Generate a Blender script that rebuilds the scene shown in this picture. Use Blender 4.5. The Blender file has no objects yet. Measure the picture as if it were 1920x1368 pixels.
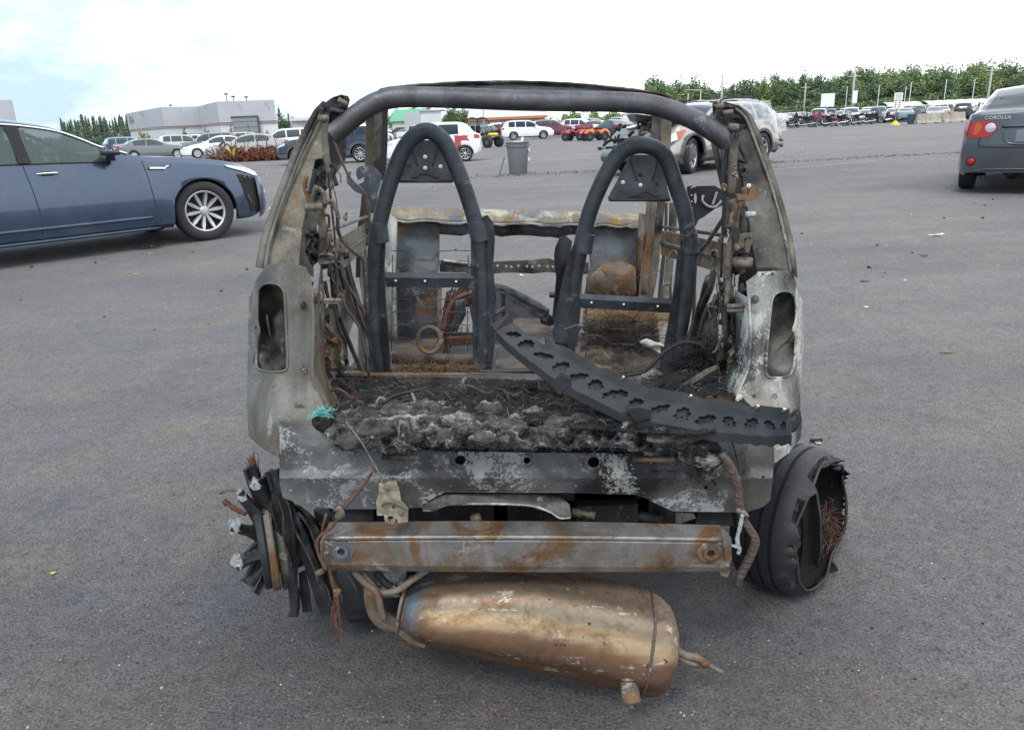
import bpy, bmesh, math, random
from mathutils import Vector, Matrix, noise, geometry
random.seed(7)
R = math.radians
sc = bpy.context.scene
C = sc.collection

# ---------------------------------------------------------------- camera
CAMZ = 1.25; F = 1400.0; PITCH = math.atan((684-237)/F); ROLL = math.atan(0.042)
_f = Vector((0, math.cos(PITCH), -math.sin(PITCH))); _u = Vector((0, math.sin(PITCH), math.cos(PITCH))); _r = Vector((1, 0, 0))
CR = _r*math.cos(ROLL) - _u*math.sin(ROLL); CU = _r*math.sin(ROLL) + _u*math.cos(ROLL)
CAM = Vector((0, 0, CAMZ))
cd = bpy.data.cameras.new('camera'); cam = bpy.data.objects.new('camera', cd); C.objects.link(cam); sc.camera = cam
cd.sensor_width = 36; cd.lens = F/1920*36; cd.clip_end = 3000; cd.clip_start = 0.05
cam.matrix_world = Matrix(((CR.x, CU.x, -_f.x, 0), (CR.y, CU.y, -_f.y, 0), (CR.z, CU.z, -_f.z, CAMZ), (0, 0, 0, 1)))

# ---------------------------------------------------------------- sky and sun
SUN_EL, SUN_AZ = 52.0, 205.0           # azimuth measured from +Y clockwise (behind the viewer's left shoulder)
w = bpy.data.worlds.new('World'); sc.world = w; w.use_nodes = True
nt = w.node_tree; nt.nodes.clear()
def wn(t, **k):
    n = nt.nodes.new(t)
    for a, b in k.items(): setattr(n, a, b)
    return n
sky = wn('ShaderNodeTexSky', sky_type='NISHITA', sun_disc=False, sun_elevation=R(SUN_EL), sun_rotation=R(SUN_AZ), air_density=1.0, dust_density=1.6, ozone_density=1.2)
tc = wn('ShaderNodeTexCoord'); mp = wn('ShaderNodeMapping'); mp.inputs['Scale'].default_value = (1, 1, 2.6); mp.inputs['Location'].default_value = (1.7, .35, .2)
n1 = wn('ShaderNodeTexNoise'); n1.inputs['Scale'].default_value = 1.6; n1.inputs['Detail'].default_value = 8; n1.inputs['Roughness'].default_value = .62
nt.links.new(tc.outputs['Generated'], mp.inputs[0]); nt.links.new(mp.outputs[0], n1.inputs[0])
sepw = wn('ShaderNodeSeparateXYZ'); nt.links.new(tc.outputs['Generated'], sepw.inputs[0])
# more cloud to the right (+x) of the lot, thinner to the left
mad = wn('ShaderNodeMath', operation='MULTIPLY_ADD'); mad.inputs[1].default_value = .30; nt.links.new(sepw.outputs[0], mad.inputs[0]); nt.links.new(n1.outputs[0], mad.inputs[2])
# haze whitens the horizon
hz = wn('ShaderNodeMapRange'); hz.inputs[1].default_value = 0.0; hz.inputs[2].default_value = .22; hz.inputs[3].default_value = .16; hz.inputs[4].default_value = 0; nt.links.new(sepw.outputs[2], hz.inputs[0])
add = wn('ShaderNodeMath', operation='ADD'); nt.links.new(mad.outputs[0], add.inputs[0]); nt.links.new(hz.outputs[0], add.inputs[1])
rmp = wn('ShaderNodeValToRGB'); rmp.color_ramp.elements[0].position = .41; rmp.color_ramp.elements[1].position = .66; nt.links.new(add.outputs[0], rmp.inputs[0])
mixs = wn('ShaderNodeMix', data_type='RGBA'); nt.links.new(rmp.outputs[0], mixs.inputs[0])
pale = wn('ShaderNodeMix', data_type='RGBA'); pale.inputs[0].default_value = .7; pale.inputs[7].default_value = (5.6, 7.6, 9.2, 1)
nt.links.new(sky.outputs[0], pale.inputs[6]); nt.links.new(pale.outputs[2], mixs.inputs[6]); mixs.inputs[7].default_value = (14.6, 15.0, 15.5, 1)
bg = wn('ShaderNodeBackground'); bg.inputs[1].default_value = .1
ow = wn('ShaderNodeOutputWorld'); nt.links.new(mixs.outputs[2], bg.inputs[0]); nt.links.new(bg.outputs[0], ow.inputs[0])
sl = bpy.data.lights.new('sun', 'SUN'); sl.energy = 1.5; sl.angle = R(14); sl.color = (1, .96, .9)
so = bpy.data.objects.new('sun', sl); C.objects.link(so); so.rotation_euler = (R(90-SUN_EL), 0, R(180-SUN_AZ+0)); so['kind'] = 'structure'
# lamp -Z must point away from the sun direction (sin az, cos az)
sd = Vector((math.sin(R(SUN_AZ))*math.cos(R(SUN_EL)), math.cos(R(SUN_AZ))*math.cos(R(SUN_EL)), math.sin(R(SUN_EL))))
so.rotation_euler = sd.to_track_quat('Z', 'Y').to_euler()
sc.view_settings.view_transform = 'Standard'; sc.view_settings.look = 'None'; sc.view_settings.gamma = 1; sc.view_settings.use_curve_mapping = False
sc.view_settings.exposure = 0.46
sc.render.engine = 'CYCLES'

# ---------------------------------------------------------------- helpers
def P(px, py, Y):
    d = _f + CR*((px-960)/F) + CU*((684-py)/F)
    return CAM + d*(Y/d.y)
def G(px, py, z=0.0):
    d = _f + CR*((px-960)/F) + CU*((684-py)/F)
    return CAM + d*((z-CAMZ)/d.z)

def wl(o):
    v = Vector((0, 0, 0))
    while o: v += o.location; o = o.parent
    return v
def link(name, me, mat, parent=None, smooth=False):
    o = bpy.data.objects.new(name, me); C.objects.link(o)
    if mat:
        for m in (mat if isinstance(mat, (list, tuple)) else [mat]): me.materials.append(m)
    if smooth: me.polygons.foreach_set('use_smooth', [True]*len(me.polygons))
    if parent: o.parent = parent
    return o
def obj(name, vf, mat, parent=None, smooth=False, local=False, mi=None, sharp=None):
    V, Fc = vf
    if parent is not None and not local:
        L = wl(parent); V = [(v[0]-L.x, v[1]-L.y, v[2]-L.z) for v in V]
    me = bpy.data.meshes.new(name); me.from_pydata([tuple(v) for v in V], [], Fc); me.validate(); me.update()
    o = link(name, me, mat, parent, smooth)
    if mi: me.polygons.foreach_set('material_index', mi)
    if smooth and sharp: me.set_sharp_from_angle(angle=R(sharp))
    return o
def empty(name, loc, rz=0, label=None, cat=None, group=None):
    o = bpy.data.objects.new(name, None); C.objects.link(o); o.location = loc; o.rotation_euler = (0, 0, rz)
    return tag(o, label, cat, group)
def tag(o, label=None, cat=None, group=None, kind=None):
    if label: o['label'] = label
    if cat: o['category'] = cat
    if group: o['group'] = group
    if kind: o['kind'] = kind
    return o
def kids(o): return [c for c in bpy.data.objects if c.parent == o]
def copy_tree(o, parent=None, _m=None):
    if _m is None:
        _m = {}
        for c in bpy.data.objects:
            if c.parent: _m.setdefault(c.parent, []).append(c)
    c = o.copy(); C.objects.link(c)
    if parent: c.parent = parent
    for ch in _m.get(o, []): copy_tree(ch, c, _m)
    return c

def merge(*ps):
    V, Fc = [], []
    for v, f in ps:
        b = len(V); V += [Vector(x) for x in v]; Fc += [tuple(i+b for i in q) for q in f]
    return V, Fc
def xf(vf, M):
    return [M @ Vector(v) for v in vf[0]], vf[1]
def spline(pts, n=6, closed=False):
    pts = [Vector(p) for p in pts]
    if n <= 1 or len(pts) < 3: return pts
    N = len(pts); out = []
    for i in range(N if closed else N-1):
        p1, p2 = pts[i], pts[(i+1) % N]
        p0 = pts[(i-1) % N] if (closed or i > 0) else p1*2-p2
        p3 = pts[(i+2) % N] if (closed or i < N-2) else p2*2-p1
        for k in range(n):
            t = k/n
            out.append(.5*((2*p1)+(p2-p0)*t+(2*p0-5*p1+4*p2-p3)*t*t+(3*p1-p0-3*p2+p3)*t**3))
    if not closed: out.append(pts[-1])
    return out
def tube(pts, r, seg=8, n=5, closed=False, cap=True, jit=0, flat=1.0):
    P_ = spline(pts, n, closed); N = len(P_); V = []; Fc = []
    up = None
    for i, p in enumerate(P_):
        a = P_[(i-1) % N] if (closed or i) else p; b = P_[(i+1) % N] if (closed or i < N-1) else p
        t = (b-a); t = t.normalized() if t.length > 1e-9 else Vector((0, 0, 1))
        if up is None: up = t.orthogonal().normalized()
        up = (up - t*up.dot(t)); up = up.normalized() if up.length > 1e-6 else t.orthogonal().normalized()
        s = t.cross(up)
        rr = r if not callable(r) else r(i/max(1, N-1))
        for k in range(seg):
            a_ = 2*math.pi*k/seg
            q = rr*(1+(random.uniform(-jit, jit) if jit else 0))
            V.append(p + up*(math.cos(a_)*q) + s*(math.sin(a_)*q*flat))
    for i in range(N if closed else N-1):
        for k in range(seg):
            j = (i+1) % N
            Fc.append((i*seg+k, i*seg+(k+1) % seg, j*seg+(k+1) % seg, j*seg+k))
    if cap and not closed:
        Fc.append(tuple(range(seg))[::-1]); Fc.append(tuple((N-1)*seg+k for k in range(seg)))
    return V, Fc
def box(c, s, M=None, bev=0):
    x, y, z = s[0]/2, s[1]/2, s[2]/2
    if bev:
        bm = bmesh.new(); bmesh.ops.create_cube(bm, size=1)
        for v in bm.verts: v.co = Vector((v.co.x*s[0], v.co.y*s[1], v.co.z*s[2]))
        bmesh.ops.bevel(bm, geom=bm.edges[:], offset=bev, segments=2, affect='EDGES')
        V = [v.co.copy() for v in bm.verts]; Fc = [tuple(v.index for v in f.verts) for f in bm.faces]; bm.free()
    else:
        V = [Vector((a*x, b*y, d*z)) for a in (-1, 1) for b in (-1, 1) for d in (-1, 1)]
        Fc = [(0, 1, 3, 2), (4, 6, 7, 5), (0, 4, 5, 1), (2, 3, 7, 6), (0, 2, 6, 4), (1, 5, 7, 3)]
    if M is not None: V = [M @ v for v in V]
    return [v+Vector(c) for v in V], Fc
def cyl(c, axis, r, h, seg=16, r2=None):
    c = Vector(c); a = Vector(axis).normalized()
    return tube([c-a*h/2, c+a*h/2], (lambda t: r + ((r2 if r2 is not None else r)-r)*t), seg, 1)
def lathe(c, axis, prof, seg=24, closed=False):
    """prof: list of (along, radius)"""
    c = Vector(c); a = Vector(axis).normalized(); u = a.orthogonal().normalized(); v = a.cross(u); V = []; Fc = []
    for (h, r) in prof:
        for k in range(seg):
            t = 2*math.pi*k/seg; V.append(c+a*h+u*(r*math.cos(t))+v*(r*math.sin(t)))
    n = len(prof)
    for i in range(n if closed else n-1):
        j = (i+1) % n
        for k in range(seg): Fc.append((i*seg+k, i*seg+(k+1) % seg, j*seg+(k+1) % seg, j*seg+k))
    return V, Fc
def inpoly(x, y, L):
    c = False; j = len(L)-1
    for i in range(len(L)):
        xi, yi = L[i]; xj, yj = L[j]
        if (yi > y) != (yj > y) and x < (xj-xi)*(y-yi)/(yj-yi)+xi: c = not c
        j = i
    return c
def rloop(L, r=0, n=1):
    return [(p.x, p.y) for p in spline([(a, b, 0) for a, b in L], n, True)] if n > 1 else L
def panel(outer, holes, mapf, step=14, th=.0012, rim=0.0, seed=0, back=None):
    """2-D outline with holes, meshed finely, mapped to 3-D by mapf(x,y) and given thickness"""
    rnd = random.Random(seed)
    pts = []; edges = []
    def addloop(L):
        b = len(pts)
        # subdivide long edges
        M = []
        for i in range(len(L)):
            a = L[i]; c = L[(i+1) % len(L)]; d = math.hypot(c[0]-a[0], c[1]-a[1]); k = max(1, int(d/step))
            for q in range(k): M.append((a[0]+(c[0]-a[0])*q/k, a[1]+(c[1]-a[1])*q/k))
        for m in M: pts.append(Vector(m))
        for i in range(len(M)): edges.append((b+i, b+(i+1) % len(M)))
    addloop(outer)
    for h in holes: addloop(h)
    x0 = min(p[0] for p in outer); x1 = max(p[0] for p in outer); y0 = min(p[1] for p in outer); y1 = max(p[1] for p in outer)
    y = y0+step*.5; row = 0
    bps = list(pts)
    while y < y1:
        x = x0+step*(.5 if row % 2 else 1)
        while x < x1:
            q = (x+rnd.uniform(-.15, .15)*step, y+rnd.uniform(-.15, .15)*step)
            if inpoly(q[0], q[1], outer) and not any(inpoly(q[0], q[1], h) for h in holes):
                if all((b.x-q[0])**2+(b.y-q[1])**2 > (step*.4)**2 for b in bps): pts.append(Vector(q))
            x += step
        y += step*.87; row += 1
    vo, eo, fo, *_ = geometry.delaunay_2d_cdt(pts, edges, [], 0, 1e-4)
    F2 = []
    for f in fo:
        cx = sum(vo[i].x for i in f)/len(f); cy = sum(vo[i].y for i in f)/len(f)
        if inpoly(cx, cy, outer) and not any(inpoly(cx, cy, h) for h in holes): F2.append(tuple(f))
    V = [mapf(v.x, v.y) for v in vo]
    return solid(V, F2, th, back)
def solid(V, F2, th, back=None):
    V = [Vector(v) for v in V]
    N = [Vector((0, 0, 0)) for _ in V]
    for f in F2:
        n = Vector((0, 0, 0))
        for i in range(1, len(f)-1): n += (V[f[i]]-V[f[0]]).cross(V[f[i+1]]-V[f[0]])
        for i in f: N[i] += n
    # face the camera side first
    tot = Vector((0, 0, 0)); cen = sum(V, Vector((0, 0, 0)))/max(1, len(V))
    for n in N: tot += n
    if back is None: back = (cen-CAM).normalized()
    s = -1 if tot.dot(back) > 0 else 1
    if s < 0: F2 = [tuple(reversed(f)) for f in F2]
    n0 = len(V); V2 = V+[v-(n.normalized()*s*th if n.length > 1e-12 else Vector((0, 0, 0))) for v, n in zip(V, N)]
    ed = {}
    for f in F2:
        for i in range(len(f)):
            a, b = f[i], f[(i+1) % len(f)]; ed[(a, b)] = 1
    FF = list(F2)+[tuple(i+n0 for i in reversed(f)) for f in F2]
    for (a, b) in ed:
        if (b, a) not in ed: FF.append((b, a, a+n0, b+n0))
    return V2, FF
def strip(A, B, th=.001, n=1):
    """ruled sheet between two polylines with thickness"""
    A = [Vector(a) for a in A]; B = [Vector(b) for b in B]; m = len(A); V = []; F2 = []
    for k in range(n+1):
        t = k/n
        for a, b in zip(A, B): V.append(a.lerp(b, t))
    for k in range(n):
        for i in range(m-1): F2.append((k*m+i, k*m+i+1, (k+1)*m+i+1, (k+1)*m+i))
    return solid(V, F2, th)
def nz(x, y, s=1.0, o=0.0): return noise.noise(Vector((x*s+o, y*s-o, o*.37)))
def ell(cx, cy, rx, ry=None, n=16, a0=0):
    ry = ry or rx; return [(cx+rx*math.cos(a0+2*math.pi*k/n), cy+ry*math.sin(a0+2*math.pi*k/n)) for k in range(n)]
def pchip(keys, x):
    K = keys
    if x <= K[0][0]: return K[0][1]
    if x >= K[-1][0]: return K[-1][1]
    for i in range(len(K)-1):
        if K[i][0] <= x <= K[i+1][0]: break
    def d(i): return (K[i+1][1]-K[i][1])/(K[i+1][0]-K[i][0])
    def m(i):
        if i == 0: return d(0)
        if i == len(K)-1: return d(i-1)
        a, b = d(i-1), d(i)
        return 0 if a*b <= 0 else 2*a*b/(a+b)
    h = K[i+1][0]-K[i][0]; t = (x-K[i][0])/h
    return (2*t**3-3*t*t+1)*K[i][1]+(t**3-2*t*t+t)*h*m(i)+(-2*t**3+3*t*t)*K[i+1][1]+(t**3-t*t)*h*m(i+1)

# ---------------------------------------------------------------- materials
class NT:
    def __init__(s, name):
        s.m = bpy.data.materials.new(name); s.m.use_nodes = True; s.t = s.m.node_tree; s.b = s.t.nodes['Principled BSDF']; s.co = None
    def n(s, t, **k):
        n = s.t.nodes.new(t)
        for a, b in k.items(): setattr(n, a, b)
        return n
    def l(s, a, b): s.t.links.new(a, b)
    def coord(s, kind='Object', scale=(1, 1, 1)):
        c = s.n('ShaderNodeTexCoord'); m = s.n('ShaderNodeMapping'); m.inputs['Scale'].default_value = scale; s.l(c.outputs[kind], m.inputs[0]); return m.outputs[0]
    def noise(s, scale, detail=6, rough=.6, co=None, dist=0, off=0):
        n = s.n('ShaderNodeTexNoise'); n.inputs['Scale'].default_value = scale; n.inputs['Detail'].default_value = detail; n.inputs['Roughness'].default_value = rough; n.inputs['Distortion'].default_value = dist
        c = co or s.coord()
        if off:
            m = s.n('ShaderNodeMapping'); m.inputs['Location'].default_value = (off, off*.7, -off); s.l(c, m.inputs[0]); c = m.outputs[0]
        s.l(c, n.inputs[0]); return n.outputs[0]
    def ramp(s, fac, stops, const=False):
        r = s.n('ShaderNodeValToRGB'); cr = r.color_ramp
        while len(cr.elements) < len(stops): cr.elements.new(.5)
        for e, (p, c) in zip(cr.elements, stops): e.position = p; e.color = (*c, 1) if len(c) == 3 else c
        if const: cr.interpolation = 'CONSTANT'
        s.l(fac, r.inputs[0]); return r.outputs[0]
    def mask(s, fac, a, b): return s.ramp(fac, [(a, (0, 0, 0)), (b, (1, 1, 1))])
    def mix(s, fac, a, b, mode='MIX'):
        m = s.n('ShaderNodeMix', data_type='RGBA', blend_type=mode)
        for v, i in ((fac, 0), (a, 6), (b, 7)):
            if isinstance(v, (int, float)): m.inputs[i].default_value = v
            elif isinstance(v, tuple): m.inputs[i].default_value = (*v, 1) if len(v) == 3 else v
            else: s.l(v, m.inputs[i])
        return m.outputs[2]
    def math(s, op, a, b=0.0):
        m = s.n('ShaderNodeMath', operation=op)
        for v, i in ((a, 0), (b, 1)):
            if isinstance(v, (int, float)): m.inputs[i].default_value = v
            else: s.l(v, m.inputs[i])
        return m.outputs[0]
    def bump(s, h, strength=.3, dist=.002):
        b = s.n('ShaderNodeBump'); b.inputs['Strength'].default_value = strength; b.inputs['Distance'].default_value = dist; s.l(h, b.inputs['Height']); s.l(b.outputs[0], s.b.inputs['Normal'])
    def set(s, **k):
        names = dict(color='Base Color', rough='Roughness', metal='Metallic', coat='Coat Weight', trans='Transmission Weight', ior='IOR', alpha='Alpha', spec='Specular IOR Level', sheen='Sheen Weight', emit='Emission Color', es='Emission Strength')
        for a, v in k.items():
            i = s.b.inputs[names[a]]
            if isinstance(v, (int, float)): i.default_value = v
            elif isinstance(v, tuple): i.default_value = (*v, 1)
            else: s.l(v, i)
        return s.m
def plain(name, col, rough=.5, metal=0, var=.12, scale=20, **k):
    n = NT(name); a = n.noise(scale, 4)
    c = n.mix(n.mask(a, .3, .7), tuple(x*(1-var) for x in col), tuple(min(1, x*(1+var)) for x in col))
    n.set(color=c, rough=rough, metal=metal, **k); return n.m
def burnt(name, base, rust=.35, soot=.45, ash=.5, rcol=(.32, .13, .045), scol=(.018, .018, .02), acol=(.50, .50, .47), rough=.7, metal=.35, scale=4.0, off=0., tint=None, bump=.35):
    """fire-damaged sheet metal: base grey, big soot clouds, rust blooms, flaky white ash with speckled edges"""
    n = NT(name); co = n.coord()
    big = n.noise(scale*.8, 4, .5, co, .5, off+1.3); med = n.noise(scale*2.6, 7, .65, co, .6, off+5.1); fine = n.noise(scale*42, 5, .7, co, 0, off+9.); fine2 = n.noise(scale*110, 3, .6, co, 0, off+3.)
    col = n.ramp(med, [(.3, tuple(x*.62 for x in base)), (.5, base), (.7, tuple(min(1, x*1.35) for x in base))])
    if tint: col = n.mix(n.mask(n.noise(scale*1.7, 5, .6, co, .5, off+21), .5, .64), col, tint)
    br = n.math('ADD', n.noise(scale*1.3, 6, .6, co, .7, off+47), n.math('MULTIPLY', n.math('SUBTRACT', fine, .5), .18))
    col = n.mix(n.math('MULTIPLY', n.mask(br, .47, .62), .55), col, tuple(p*q for p, q in zip(base, (.62, .50, .36))))
    # soot
    s_ = n.math('ADD', big, n.math('MULTIPLY', n.math('SUBTRACT', fine, .5), .16))
    col = n.mix(n.mask(s_, 1-soot-.07, 1-soot+.10), col, scol)
    # rust
    r1 = n.noise(scale*1.6, 8, .68, co, .8, off+13)
    r_ = n.math('ADD', r1, n.math('MULTIPLY', n.math('SUBTRACT', fine, .5), .14))
    rc = n.mix(n.mask(med, .35, .65), tuple(x*.45 for x in rcol), rcol)
    col = n.mix(n.mask(r_, .82-rust*.6, .93-rust*.6), col, rc)
    # ash / blistered pale paint
    a1 = n.noise(scale*2.1, 8, .7, co, .5, off+31)
    a_ = n.math('ADD', a1, n.math('MULTIPLY', n.math('SUBTRACT', fine, .5), .45))
    am = n.mask(a_, .88-ash*.6, .93-ash*.6)
    col = n.mix(n.math('MULTIPLY', am, .62), col, acol)
    # black pinholes
    col = n.mix(n.math('MULTIPLY', n.mask(fine2, .60, .66), .6), col, scol)
    n.bump(n.math('ADD', n.math('MULTIPLY', fine, .6), n.math('ADD', am, med)), bump, .0016)
    n.set(color=col, rough=n.ramp(fine, [(.3, (rough-.15,)*3), (.7, (min(1, rough+.12),)*3)]), metal=n.math('MULTIPLY', n.math('SUBTRACT', 1.0, am), metal))
    return n.m
# ================================================================ burnt materials
M = {}
M['body'] = burnt('scorched_body_metal', (.165, .160, .148), rust=.40, soot=.47, ash=.47, off=2, acol=(.38, .38, .35), rcol=(.20, .13, .065), bump=.5)
M['body_white'] = burnt('blistered_white_body', (.29, .295, .28), rust=.37, soot=.42, ash=.60, off=7, acol=(.56, .57, .52), rough=.62, rcol=(.27, .21, .12), bump=.5)
M['panel'] = burnt('smoke_blue_panel', (.160, .165, .165), rust=.28, soot=.48, ash=.53, off=14, acol=(.40, .41, .40), rough=.55, scale=3.2, tint=(.08, .09, .10), rcol=(.17, .13, .09), bump=.5)
M['pillar'] = burnt('brown_ash_pillar', (.15, .138, .108), rust=.42, soot=.45, ash=.47, off=24, rcol=(.22, .13, .055), acol=(.33, .32, .27), scale=8, bump=.6)
M['pillar_dark'] = burnt('sooty_pillar', (.12, .115, .10), rust=.30, soot=.48, ash=.44, off=33, rcol=(.24, .12, .05), acol=(.34, .34, .31), scale=9, bump=.6)
M['rust'] = burnt('orange_rust_metal', (.20, .17, .14), rust=.60, soot=.42, ash=.44, off=41, rcol=(.25, .13, .06), acol=(.40, .37, .32), scale=5, rough=.75)
M['beam'] = burnt('heat_tinted_beam', (.25, .245, .24), rust=.58, soot=.40, ash=.46, off=55, rcol=(.25, .14, .065), acol=(.36, .34, .31), metal=.55, rough=.46, scale=4.2, tint=(.20, .155, .11), bump=.3)
M['cowl'] = burnt('heat_tinted_cowl', (.27, .24, .18), rust=.46, soot=.30, ash=.56, off=63, rcol=(.36, .18, .05), acol=(.52, .49, .40), scale=5, tint=(.13, .17, .22))
M['firewall'] = burnt('blued_firewall', (.115, .13, .15), rust=.45, soot=.42, ash=.48, off=71, rcol=(.30, .15, .05), acol=(.36, .37, .36), scale=5.5, tint=(.10, .125, .16))
M['floor'] = burnt('rusted_floor', (.13, .105, .092), rust=.50, soot=.47, ash=.42, off=83, rcol=(.23, .125, .08), acol=(.30, .28, .26), scale=5)
M['tube'] = burnt('blue_black_tube', (.052, .061, .074), rust=.30, soot=.42, ash=.44, off=91, rcol=(.10, .06, .045), acol=(.14, .16, .18), rough=.56, metal=.4, scale=8, bump=.5)
M['bar'] = burnt('grey_violet_roll_bar', (.105, .105, .118), rust=.28, soot=.34, ash=.42, off=99, rcol=(.12, .06, .045), acol=(.20, .195, .22), rough=.52, metal=.5, scale=6, bump=.45)
M['mech'] = burnt('ashy_mechanism_metal', (.19, .165, .14), rust=.46, soot=.40, ash=.48, off=107, rcol=(.20, .11, .065), acol=(.36, .32, .28), scale=26, bump=.8)
M['wire'] = burnt('burnt_wire', (.09, .08, .075), rust=.45, soot=.40, ash=.40, off=115, rcol=(.22, .10, .06), scale=20)
M['rustwire'] = plain('rusty_copper_wire', (.135, .062, .04), .7, .3, .4, 60)
M['black'] = plain('charred_black', (.016, .016, .018), .75, 0, .5, 30)
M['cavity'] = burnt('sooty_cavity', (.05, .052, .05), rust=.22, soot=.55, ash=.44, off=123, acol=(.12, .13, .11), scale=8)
M['rubber'] = burnt('charred_rubber', (.020, .022, .026), rust=.05, soot=.5, ash=.46, off=131, acol=(.075, .085, .10), metal=0, rough=.6, scale=7, bump=.5)
M['liner'] = burnt('tyre_liner_rubber', (.012, .012, .012), rust=.30, soot=.5, ash=.35, off=145, acol=(.05, .05, .05), rcol=(.07, .03, .018), metal=0, rough=.85, scale=9)
M['plate'] = burnt('charred_seat_plate', (.050, .056, .064), rust=.2, soot=.4, ash=.42, off=151, rcol=(.09, .07, .05), acol=(.12, .14, .15), metal=.3, rough=.55, scale=12, bump=.4)
M['blade'] = burnt('charred_alloy_blade', (.045, .048, .052), rust=.2, soot=.45, ash=.46, off=155, rcol=(.09, .06, .05), acol=(.12, .13, .14), metal=.2, rough=.6, scale=16, bump=.6)
M['plastic'] = plain('sooty_black_plastic', (.016, .018, .021), .5, 0, .5, 16)
M['bolt'] = plain('bright_bolt_head', (.62, .62, .60), .35, .8, .1, 30)
M['alloy_tip'] = plain('melted_white_alloy', (.30, .31, .32), .85, 0, .4, 120)
M['teal'] = plain('teal_fibre', (.10, .36, .35), .8, 0, .2, 40)

# ================================================================ burnt-out car
car = empty('burnt_car', (0, 1.9, 0), 0, 'burnt-out two seat microcar shell with open charred rear standing in the middle of the lot', 'car wreck')

# ---- rear panel
def y_panel(x, y):
    Y = pchip([(780, 1.475), (800, 1.462), (828, 1.450), (836, 1.447), (880, 1.445), (889, 1.437), (896, 1.428), (908, 1.436), (930, 1.447), (962, 1.452)], y)
    Y += .02*max(0, (575-x)/50)**2 + .018*max(0, (x-1400)/50)**2
    if 1395 < x: Y -= .006
    return Y + .007*nz(x, y, .012, 3) + .003*nz(x, y, .05, 8)
o = [(524, 790), (600, 800), (640, 826), (700, 842), (840, 846), (1000, 848), (1170, 850), (1250, 838), (1340, 820), (1452, 824), (1449, 900), (1444, 938), (1430, 950), (1398, 960), (1262, 958), (1240, 948), (1197, 926), (1060, 922), (836, 922), (815, 932), (790, 950), (760, 954), (640, 954), (592, 951), (560, 944), (530, 932), (524, 905)]
rp = obj('rear_panel', panel(o, [ell(863, 862, 10, 9), ell(988, 863, 7, 6, 12), ell(1113, 866, 11, 10), ell(536, 862, 3, 3, 8), ell(1431, 894, 3, 3, 8), ell(1324, 914, 4, 4, 8)], lambda x, y: P(x, y, y_panel(x, y)), 9, .0015), M['panel'], car, True, sharp=40)
for cx, cy, r in ((863, 862, 17), (1113, 866, 19), (988, 863, 12)):
    pts = [P(x, y, y_panel(x, y)-.0015) for x, y in ell(cx, cy, r, r*.92, 28)]
    obj('stamped_ring', tube(pts, .0012, 6, 1, True), M['panel'], rp, True)
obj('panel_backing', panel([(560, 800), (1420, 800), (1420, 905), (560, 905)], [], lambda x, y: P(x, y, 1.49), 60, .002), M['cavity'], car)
for px, py in ((545, 920), (600, 938), (700, 943), (1240, 940), (1300, 947), (1380, 946), (845, 912), (900, 911), (960, 911), (1020, 911), (1080, 911), (1140, 911)):
    obj('spot_weld', lathe(P(px, py, y_panel(px, py)-.001), (0, -1, .3), [(0, .004), (.001, .0035), (.0014, 0.0001)], 10), M['panel'], rp, True)
# folded lower flange
fl = [P(x, y, y_panel(x, y)-.001) for x, y in [(836, 921), (960, 922), (1060, 922), (1197, 926), (1240, 947), (1262, 957), (1398, 959)]]
obj('flange', strip(fl, [p+Vector((0, .02, -.004)) for p in fl], .0012), M['panel'], rp)
# latch loops on the panel lip
for (x0, x1, y) in ((716, 778, 857), (1186, 1264, 861)):
    l = obj('latch_bracket', tube([P(x0, y, 1.415), P(x1, y, 1.415)], .006, 8, 1), M['rust'], car, True)
    for x in (x0+2, x1-6): obj('lug', tube([P(x, y-16, 1.44), P(x+1, y+4, 1.41)], .0025, 6, 1), M['rust'], l)

# ---- quarter panels with lamp openings
def y_ql(x, y):
    e = max(0, (530-x)/65)
    Y = pchip([(495, 1.60), (560, 1.585), (700, 1.56), (790, 1.50), (860, 1.49)], y) + .11*e*e
    return Y - .012*math.exp(-((x-560)/9)**2)*(1 if y < 760 else 0) + .006*nz(x, y, .015, 4)
oq = rloop([(498, 497), (545, 494), (574, 500), (584, 524), (588, 560), (587, 640), (585, 700), (597, 740), (612, 770), (622, 792), (600, 802), (524, 792), (523, 858), (495, 843), (466, 818), (463, 760), (464, 690), (465, 610), (467, 560), (480, 525)], n=1)
hq = [(484, 552), (487, 541), (495, 533), (508, 531), (522, 534), (531, 544), (534, 560), (538, 640), (539, 685), (534, 694), (520, 697), (495, 695), (484, 690), (481, 678), (483, 640), (487, 622), (483, 600)]
ql = obj('quarter_panel', panel(oq, [hq, ell(517, 732, 8, 9, 12)], lambda x, y: P(x, y, y_ql(x, y)), 9, .0018, seed=1), M['body'], car, True, sharp=40)
def y_qr(x, y):
    e = max(0, (x-1440)/65)
    Y = pchip([(500, 1.60), (560, 1.585), (700, 1.56), (790, 1.50), (870, 1.49)], y) + .11*e*e
    return Y - .012*math.exp(-((x-1418)/9)**2)*(1 if y < 740 else 0) + .006*nz(x, y, .015, 14)
oqr = [(1421, 509), (1478, 507), (1487, 512), (1494, 535), (1504, 562), (1507, 640), (1503, 700), (1500, 770), (1504, 800), (1501, 822), (1478, 850), (1452, 868), (1451, 824), (1442, 790), (1398, 772), (1376, 758), (1388, 720), (1400, 690), (1405, 620), (1404, 570), (1410, 540)]
hqr = [(1446, 570), (1450, 556), (1459, 548), (1471, 546), (1484, 550), (1491, 562), (1493, 585), (1491, 605), (1487, 618), (1491, 640), (1489, 680), (1484, 698), (1474, 706), (1446, 708), (1438, 702), (1436, 692), (1440, 630)]
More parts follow.
